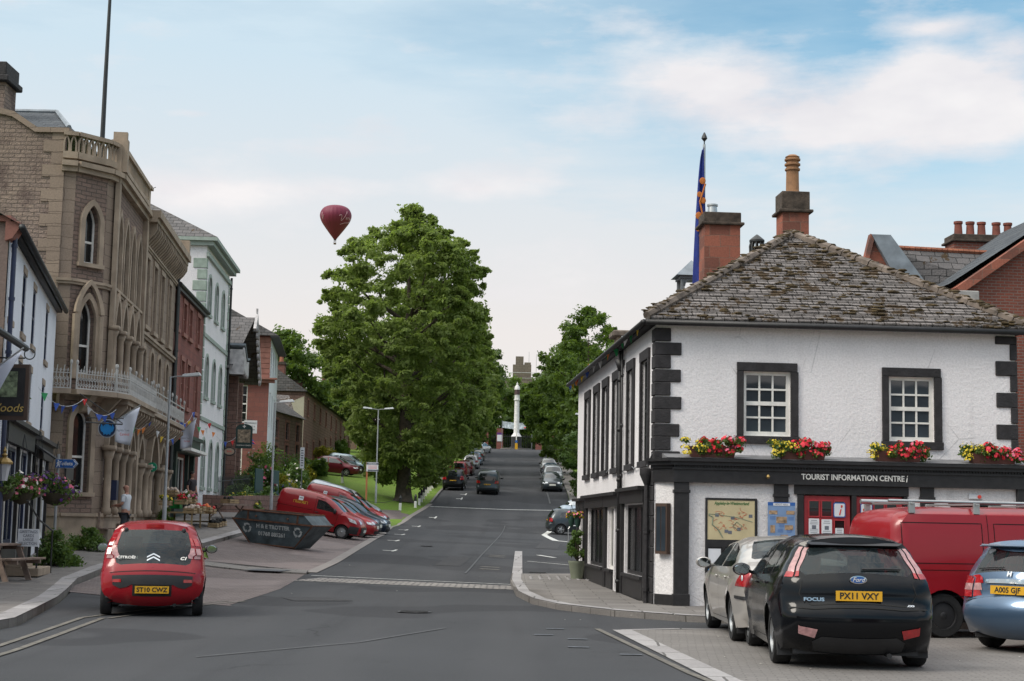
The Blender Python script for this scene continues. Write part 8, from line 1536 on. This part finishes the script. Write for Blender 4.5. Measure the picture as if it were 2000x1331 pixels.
P_ = [tuple(tp(-.26, s_, 5.55)) for s_ in (.2, 3, 6, 9, 12, 14.5)]; bunting('coloured bunting tangled along the gutter of the corner building side wall', P_, 16, .12, .13, 4)
b = B(); b.tube([(-12.0, 44.2, 4.15), (-11.15, 45.0, 4.15)], .02, 5); b.tube([(-12.2, 44.2, 4.95), (-11.15, 45.0, 4.18)], .015, 5); tag(b.build('sign_bracket', DKMET), 'thin black triangular bracket projecting between the inn and the bank', 'bracket')
for k in (0,):
    o = thing('loft_chimney', 'low mossy stone chimney stub above the corner building side gutter', 'chimney', tuple(tp(.5, 7.5, 5.7)), RZ); b = B(); b.box(-.3, .5, -.3, .3, -.1, .35); b.build('stack', TRIM, o); b = B(); b.box(-.42, .62, -.4, .4, .35, .5); b.build('cap', RIDGE, o, bevel=.03)
# ------------------------------------------------------------ top of the hill
o = thing('white_column', 'tall white painted stone column with dark cap at the top of the hill', 'monument', gp(.95, 238)); b = B(); b.lathe([(.95, 0), (.95, .4), (.8, .45), (.8, 1.9)], (0, 0, 0), 8); b.build('plinth', BLK, o); b = B(); b.lathe([(.8, 1.95), (.7, 2.15), (.5, 2.4), (.42, 2.6), (.36, 7.4), (.48, 7.5), (.48, 7.65), (.38, 7.7), (.38, 8.3), (.44, 8.35)], (0, 0, 0), 16); b.build('shaft', flat('column_white', (.6, .58, .58), .7, var=.2), o, smooth=30); b = B(); b.lathe([(.42, 8.35), (.38, 9.1)], (0, 0, 0), 8); b.build('sundial_block', flat('column_plum', (.06, .03, .035), .7), o); b = B(); b.lathe([(.42, 9.1), (.42, 9.25), (.35, 9.6), (.12, 9.85), (.15, 10.0), (.02, 10.3)], (0, 0, 0), 12); b.build('finial', MC['column_white'], o, smooth=40)
o = thing('street_banner', 'white banner with coloured pictures stretched behind the column', 'banner', gp(.95, 240.5, 3.4)); b = B(); b.add([(-2.2, 0, 1.0), (0, 0, .75), (2.4, 0, .9), (2.4, 0, -.1), (0, 0, -.25), (-2.2, 0, .0)], [(0, 1, 4, 5), (1, 2, 3, 4)]); b.build('cloth', flat('banner_print', (.45, .5, .55), .7, var=.6, vs=2.2), o).modifiers.new('t', 'SOLIDIFY').thickness = .02; b = B(); b.tube([(1.3, -.05, .6), (1.7, -.05, .2), (1.2, -.05, 0)], .13, 5); b.build('red_print', SRED, o)
for x in (-2.2, 2.4): b = B(); b.tube([(x, 0, -3.4), (x, 0, 1.1)], .05, 6); b.build('pole', GREYP, o)
o = thing('keep_left_bollard', 'white post with blue arrow disc and yellow base before the column', 'bollard', gp(.95, 233.5)); b = B(); b.box(-.2, .2, -.12, .12, 0, .9); b.build('base', PLATEY, o); b = B(); b.lathe([(.2, -.14), (.2, -.12)], (0, 0, 1.15), 14, 'y'); b.build('disc', BLUE, o); b = B(); b.tube([(0, 0, .9), (0, 0, 3.2)], .09, 6); b.build('post', WP, o)
b = B(); n_ = 16; b.lathe([(2.4, 0), (2.4, .15), (2.3, .15)], (.95, 237.5, G(1, 237)+.01), n_); tag(b.build('traffic_island', MC['kerb_side']), kind='structure')
for x0, x1, l in ((-5.2, -3.4, 'red stone gate wall left of the iron gates'), (4.0, 4.95, 'red stone gate pier right of the column'), (6.6, 9.5, 'red stone wall far right behind the parked cars')):
    o = thing('gate_wall', l, 'wall', gp((x0+x1)/2, 245)); b = B(); b.box(-(x1-x0)/2, (x1-x0)/2, -.4, .4, -.5, 3.1); b.build('stonework', DSAND, o); b = B(); b.box(-(x1-x0)/2-.1, (x1-x0)/2+.1, -.5, .5, 3.1, 3.25); b.build('coping', TRIM, o)
o = thing('gate_pier', 'red stone gate pier carrying a purple and white notice', 'gate pier', gp(-1.6, 243.5)); b = B(); b.box(-.5, .5, -.5, .5, -.5, 3.4); b.build('stonework', DSAND, o); b = B(); b.box(-.42, .42, -.56, -.5, 1.4, 2.4); b.build('notice', PAP, o); b = B(); b.box(-.42, .42, -.56, -.5, 2.4, 2.75); b.build('notice_top', FPU, o)
o = thing('iron_gates', 'dark iron gates between the red stone walls at the hilltop', 'gates', gp(-.5, 245)); b = B(); x = -2.4
while x < 5.5: b.tube([(x, 0, 0), (x, 0, 2.6)], .03, 4); x += .28
b.box(-2.4, 5.5, -.03, .03, .3, .4); b.box(-2.4, 5.5, -.03, .03, 2.2, 2.3); b.build('gate', DKMET, o)
o = thing('castle_tower', 'grey brown castle tower peeping above the trees behind the column', 'castle', (1.2, 340, 14)); b = B(); b.box(-3.2, 3.6, -3, 4, 0, 18.5); b.box(-.9, 3.1, -2.8, 2, 18.5, 21.4); b.box(-.3, 1.4, -2.6, .5, 21.4, 23.2); b.box(1.6, 3.0, -2.7, 1, 21.4, 21.9); b.build('masonry', masonry('castle_stone', (.2, .16, .135), (.16, .13, .11), (.1, .08, .07), 1.2, .5, ms=.03, bump=.6), o)
b = B()
for x, z0, z1 in ((2.6, 21.5, 24.5), (4.2, 18.5, 24.0), (5.4, 17, 23), (-2.4, 18.5, 21)): b.tube([(x, 0, z0), (x, 0, z1)], .04, 4)
for z in (18.4, 19.6): b.tube([(-3.8, -3.2, z), (5.4, -3.2, z)], .06, 4)
b.build('scaffold_poles', METAL, o)
# ------------------------------------------------------------ hot air balloon
o = thing('hot_air_balloon', 'dark red hot air balloon with white script floating above the trees', 'hot air balloon', (-127.6, 1100, 195.2), 0); Rb = 11.2; n_ = 48; prof = [(.9, 3.6), (1.6, 4.6), (3.0, 6.4), (5.2, 9.3), (7.6, 12.6), (9.6, 15.6), (10.8, 18.4), (11.2, 20.6), (10.9, 22.8), (9.8, 25.0), (8.2, 26.5), (6.0, 27.5), (3.5, 28.0), (1.5, 28.1), (.01, 28.1)]
pr = smooth_profile(prof, 1.0); vs = []
for r, z in pr:
    for k in range(n_*2): a = 2*PI*k/(n_*2); g_ = 1+.022*(abs(math.sin(a*12))-.6); vs.append((r*g_*math.cos(a), r*g_*math.sin(a), z))
m2 = n_*2; b = B(); b.add(vs, [(i*m2+k, i*m2+(k+1) % m2, (i+1)*m2+(k+1) % m2, (i+1)*m2+k) for i in range(len(pr)-1) for k in range(m2)]); b.build('envelope', flat('balloon_red', (.14, .004, .03), .6, var=.08, vs=.1), o, smooth=50)
b = B(); b.lathe([(.9, 2.9), (1.0, 3.7)], (0, 0, 0), 12, cap=False); b.build('skirt', PLAS, o); b = B(); b.box(-.9, .9, -.7, .7, 0, 1.2); b.build('basket', flat('wicker', (.08, .05, .03), .9), o, bevel=.1); b = B()
for sx_ in (-1, 1):
    for sy in (-1, 1): b.tube([(sx_*.85, sy*.65, 1.2), (sx_*.6, sy*.6, 3.0)], .05, 4)
b.box(-.4, .4, -.4, .4, 1.9, 2.2); b.build('burner_frame', DKMET, o)
def on_env(a, z, off=.12):
    r = pl_interp([(q[1], q[0]) for q in pr], z)+off; return (r*math.sin(a), -r*math.cos(a), z)
def script(strokes, a0, z0, sa, sz, name, w_=.16):
    b = B()
    for st in strokes: b.tube([on_env(a0+x*sa, z0+y*sz) for x, y in smooth_profile(st, .12)], w_, 5)
    return b.build(name, flat('script_pink', (.5, .28, .33), .7), o)
script([[(-.9, .6), (-.6, .9), (-.45, -1.0), (.0, .2), (.45, 2.3), (.5, 1.6)], [(.35, .4), (.4, -.4), (.6, .3)], [(.75, .35), (.8, -.3), (.85, .2), (1.1, .4)], [(1.5, .3), (1.25, .3), (1.3, -.3), (1.6, .1), (1.55, -1.0), (1.2, -1.2)], [(-.5, -2.2), (.3, -1.6), (1.5, -1.2)]], .72, 17.8, .42, 2.1, 'script_lettering')
script([[(-.3, 1.2), (.3, 1.4), (.5, .2), (.1, -1.0), (-.1, .6), (-.3, 1.2)], [(.4, -.6), (1.1, .4)]], -.95, 19, .2, 2.0, 'script_lettering')
# ------------------------------------------------------------ people
SKIN = flat('skin', (.4, .2, .14), .6, var=.1); SHIRT = flat('pale_shirt', (.55, .58, .62), .85, var=.06, bump=.2, bs=8); TROU = flat('dark_trousers', (.035, .04, .05), .85); HAIR = flat('dark_hair', (.02, .015, .012), .8)
def skin_mesh(name, nodes, edges, mat, parent, root=0, sub=2):
    me = bpy.data.meshes.new(name); me.from_pydata([n_[:3] for n_ in nodes], edges, []); o_ = link(name, me, mat, parent); md = o_.modifiers.new('skin', 'SKIN'); md.use_smooth_shade = True
    lay = me.skin_vertices[0].data if me.skin_vertices else None
    if lay is None: bm = bmesh.new(); bm.from_mesh(me); bm.verts.layers.skin.verify(); bm.to_mesh(me); bm.free(); lay = me.skin_vertices[0].data
    for i, n_ in enumerate(nodes): r = n_[3] if len(n_) > 3 else .05; lay[i].radius = r if isinstance(r, tuple) else (r, r); lay[i].use_root = (i == root)
    s_ = o_.modifiers.new('sub', 'SUBSURF'); s_.levels = s_.render_levels = sub; return o_
def chain(nodes, edges, pts, start=None):
    prev = start
    for p in pts:
        nodes.append(p); i = len(nodes)-1
        if prev is not None: edges.append((prev, i))
        prev = i
    return prev
def person(label, loc, rz, top, legs, bald, armR, armL, hair=None):
    o = thing('person', label, 'person', loc, rz); nd, ed = [], []
    # body: pelvis root, spine, neck, head
    nd.append((0, 0, .95, (.15, .11))); c = chain(nd, ed, [(0, -.0, 1.1, (.15, .105)), (0, -.01, 1.28, (.165, .11)), (0, 0, 1.42, (.15, .09))], 0); ch = c
    n_ = chain(nd, ed, [(0, .01, 1.5, (.055, .055)), (0, .015, 1.56, (.052, .055))], c); chain(nd, ed, [(0, -.015, 1.62, (.07, .085)), (0, -.01, 1.69, (.075, .095)), (0, .0, 1.75, (.055, .07))], n_)
    for s_, arm in ((1, armR), (-1, armL)):
        sh = chain(nd, ed, [(s_*.17, 0, 1.42, .06)], ch); e_ = chain(nd, ed, [(*arm[0], .045), (*arm[1], .032)], sh); w_ = Vector(arm[1]); d = (w_-Vector(arm[0])).normalized(); pm = w_+d*.06; p_ = chain(nd, ed, [(*pm, (.036, .018))], e_); sd = d.cross(Vector((0, 0, 1))).normalized() if abs(d.z) < .9 else Vector((0, 1, 0))
        for k in range(4): a_ = pm+sd*(-.03+.02*k)+d*.035; L_ = (.07, .08, .085, .065)[k]; bend = Vector((0, 0, -1)) if abs(d.z) < .9 else Vector((0, -1, 0)); chain(nd, ed, [(*a_, .0095), (*(a_+d*L_*.5+bend*.008), .009), (*(a_+d*L_*.85+bend*.035), .0075)], p_)
        t_ = pm-sd*.035; chain(nd, ed, [(*(t_-d*.02), .011), (*(t_-sd*.03+d*.03), .009)], p_)
    for s_ in (1, -1): hp = chain(nd, ed, [(s_*.09, 0, .88, (.09, .1)), (s_*.1, -.02, .5, .062), (s_*.1, .01, .1, .042), (s_*.1, -.12, .04, (.04, .032)), (s_*.1, -.18, .03, (.03, .02))], 0)
    skin_mesh('body', nd, ed, SKIN, o)
    f = B(); f.ball((0, -.108, 1.665), .014, 6, 5, (.9, 1.3, 1.6)); 
    for s_ in (1, -1): f.ball((s_*.078, .0, 1.67), .03, 6, 5, (.35, .8, 1.1))
    f.build('nose_and_ears', SKIN, o, smooth=180); f = B(); 
    for s_ in (1, -1): f.ball((s_*.03, -.092, 1.69), .012, 6, 5)
    f.box(-.025, .025, -.1, -.09, 1.615, 1.622); f.build('eyes_and_mouth', HAIR, o)
    # shirt
    nd, ed = [], []; nd.append((0, 0, .93, (.178, .135))); c = chain(nd, ed, [(0, -.005, 1.1, (.175, .13)), (0, -.01, 1.28, (.19, .135)), (0, 0, 1.42, (.17, .11)), (0, .005, 1.47, (.09, .08))], 0)
    for s_, arm in ((1, armR), (-1, armL)): el = Vector(arm[0]); shp = Vector((s_*.17, 0, 1.42)); m_ = shp.lerp(el, .8); chain(nd, ed, [(*shp, .078), (*shp.lerp(el, .5), .07), (*m_, .066)], 3)
    skin_mesh('shirt', nd, ed, top, o, 0)
    nd, ed = [], []; nd.append((0, 0, .95, (.165, .13)))
    for s_ in (1, -1): chain(nd, ed, [(s_*.09, 0, .85, (.105, .115)), (s_*.1, -.02, .5, .085), (s_*.1, .01, .14, .07)], 0)
    skin_mesh('trousers', nd, ed, legs, o, 0)
    for s_ in (1, -1): b = B(); b.ball((s_*.1, -.07, .045), .05, 10, 6, (.95, 2.4, .9)); b.build('shoe', PLAS, o, smooth=180)
    if hair: b = B(); b.ball((0, .02, 1.71), .1, 10, 8, (.95, 1.05, .95)); b.build('hair', hair, o, smooth=180)
    return o
# he faces the bank wall (towards -X), arm out to the cash machine
person('bald man in a pale shirt and dark shorts using the bank cash machine', gp(-11.55, 47.5, .11), R(-100), SHIRT, TROU, True, ((.24, -.02, 1.17), (.16, -.26, 1.14)), ((-.22, -.06, 1.16), (-.14, -.28, 1.12)))
person('dark clothed person leaning in the doorway of the green shopfront', gp(-13.15, 65.2, .2), R(60), flat('dark_top', (.03, .025, .03), .9), TROU, False, ((.26, .02, 1.15), (.24, -.06, .92)), ((-.26, .02, 1.15), (-.24, -.06, .92)), HAIR)
# ------------------------------------------------------------ parts that are several separate pieces become one part each
def split_pieces(o, grow=.012):
    me = o.data; n = len(me.vertices); par = list(range(n))
    def find(i):
        while par[i] != i: par[i] = par[par[i]]; i = par[i]
        return i
    for p in me.polygons:
        v = p.vertices; r = find(v[0])
        for k in v[1:]: par[find(k)] = r
    isl = {}
    for i in range(n): isl.setdefault(find(i), []).append(i)
    if len(isl) < 2: return
    co = np.empty(n*3); me.vertices.foreach_get('co', co); co = co.reshape(-1, 3); keys = list(isl); bx = [(co[isl[k]].min(0)-grow, co[isl[k]].max(0)+grow) for k in keys]; q = list(range(len(keys)))
    def f2(i):
        while q[i] != i: q[i] = q[q[i]]; i = q[i]
        return i
    for i in range(len(keys)):
        for j in range(i):
            if (bx[i][0] <= bx[j][1]).all() and (bx[j][0] <= bx[i][1]).all(): q[f2(i)] = f2(j)
    gr = {}
    for i, k in enumerate(keys): gr.setdefault(f2(i), []).extend(isl[k])
    if len(gr) < 2 or len(gr) > 60: return
    faces = {}
    own = {}
    for g, vs in gr.items():
        for v in vs: own[v] = g
    for p in me.polygons: faces.setdefault(own[p.vertices[0]], []).append((tuple(p.vertices), p.use_smooth))
    base = o.name.split('.')[0]; first = True
    for g, fs in faces.items():
        vs = sorted(gr[g]); mp = {v: i for i, v in enumerate(vs)}; m2 = bpy.data.meshes.new(base); m2.from_pydata([tuple(co[v]) for v in vs], [], [tuple(mp[i] for i in f) for f, _ in fs]); m2.polygons.foreach_set('use_smooth', [s for _, s in fs])
        for m in me.materials: m2.materials.append(m)
        if first: o.data = m2; first = False
        else: c = o.copy(); c.data = m2; COL.objects.link(c)
for o in list(bpy.data.objects):
    if o.type == 'MESH' and o.parent and o.name.split('.')[0] in ('window_arches', 'columns', 'window_surrounds', 'window_surround', 'pilasters', 'map_pictures', 'photographs', 'mud_flap', 'balcony_slab', 'notices', 'shopfront', 'bench', 'window_arch', 'glazing_bars_', 'eyes_and_mouth_', 'panel', 'leg', 'scaffold_poles', 'chimney_pot', 'gutter', 'downpipe', 'cornice_', 'parapet', 'bargeboards', 'column', 'corner_mouldings', 'quoins') : split_pieces(o, .05 if 'quoins' in o.name else .012)
REN = {'columns': 'column', 'window_arches': 'window_arch', 'window_surrounds': 'window_surround', 'pilasters': 'pilaster', 'map_pictures': 'map_picture', 'photographs': 'photograph', 'notices': 'notice', 'bargeboards': 'bargeboard'}
for o in list(bpy.data.objects):
    k = o.name.split('.')[0]
    if k in REN: o.name = REN[k]

for o in list(t.children):
    if o.name.split('.')[0] == 'wall': split_pieces(o)
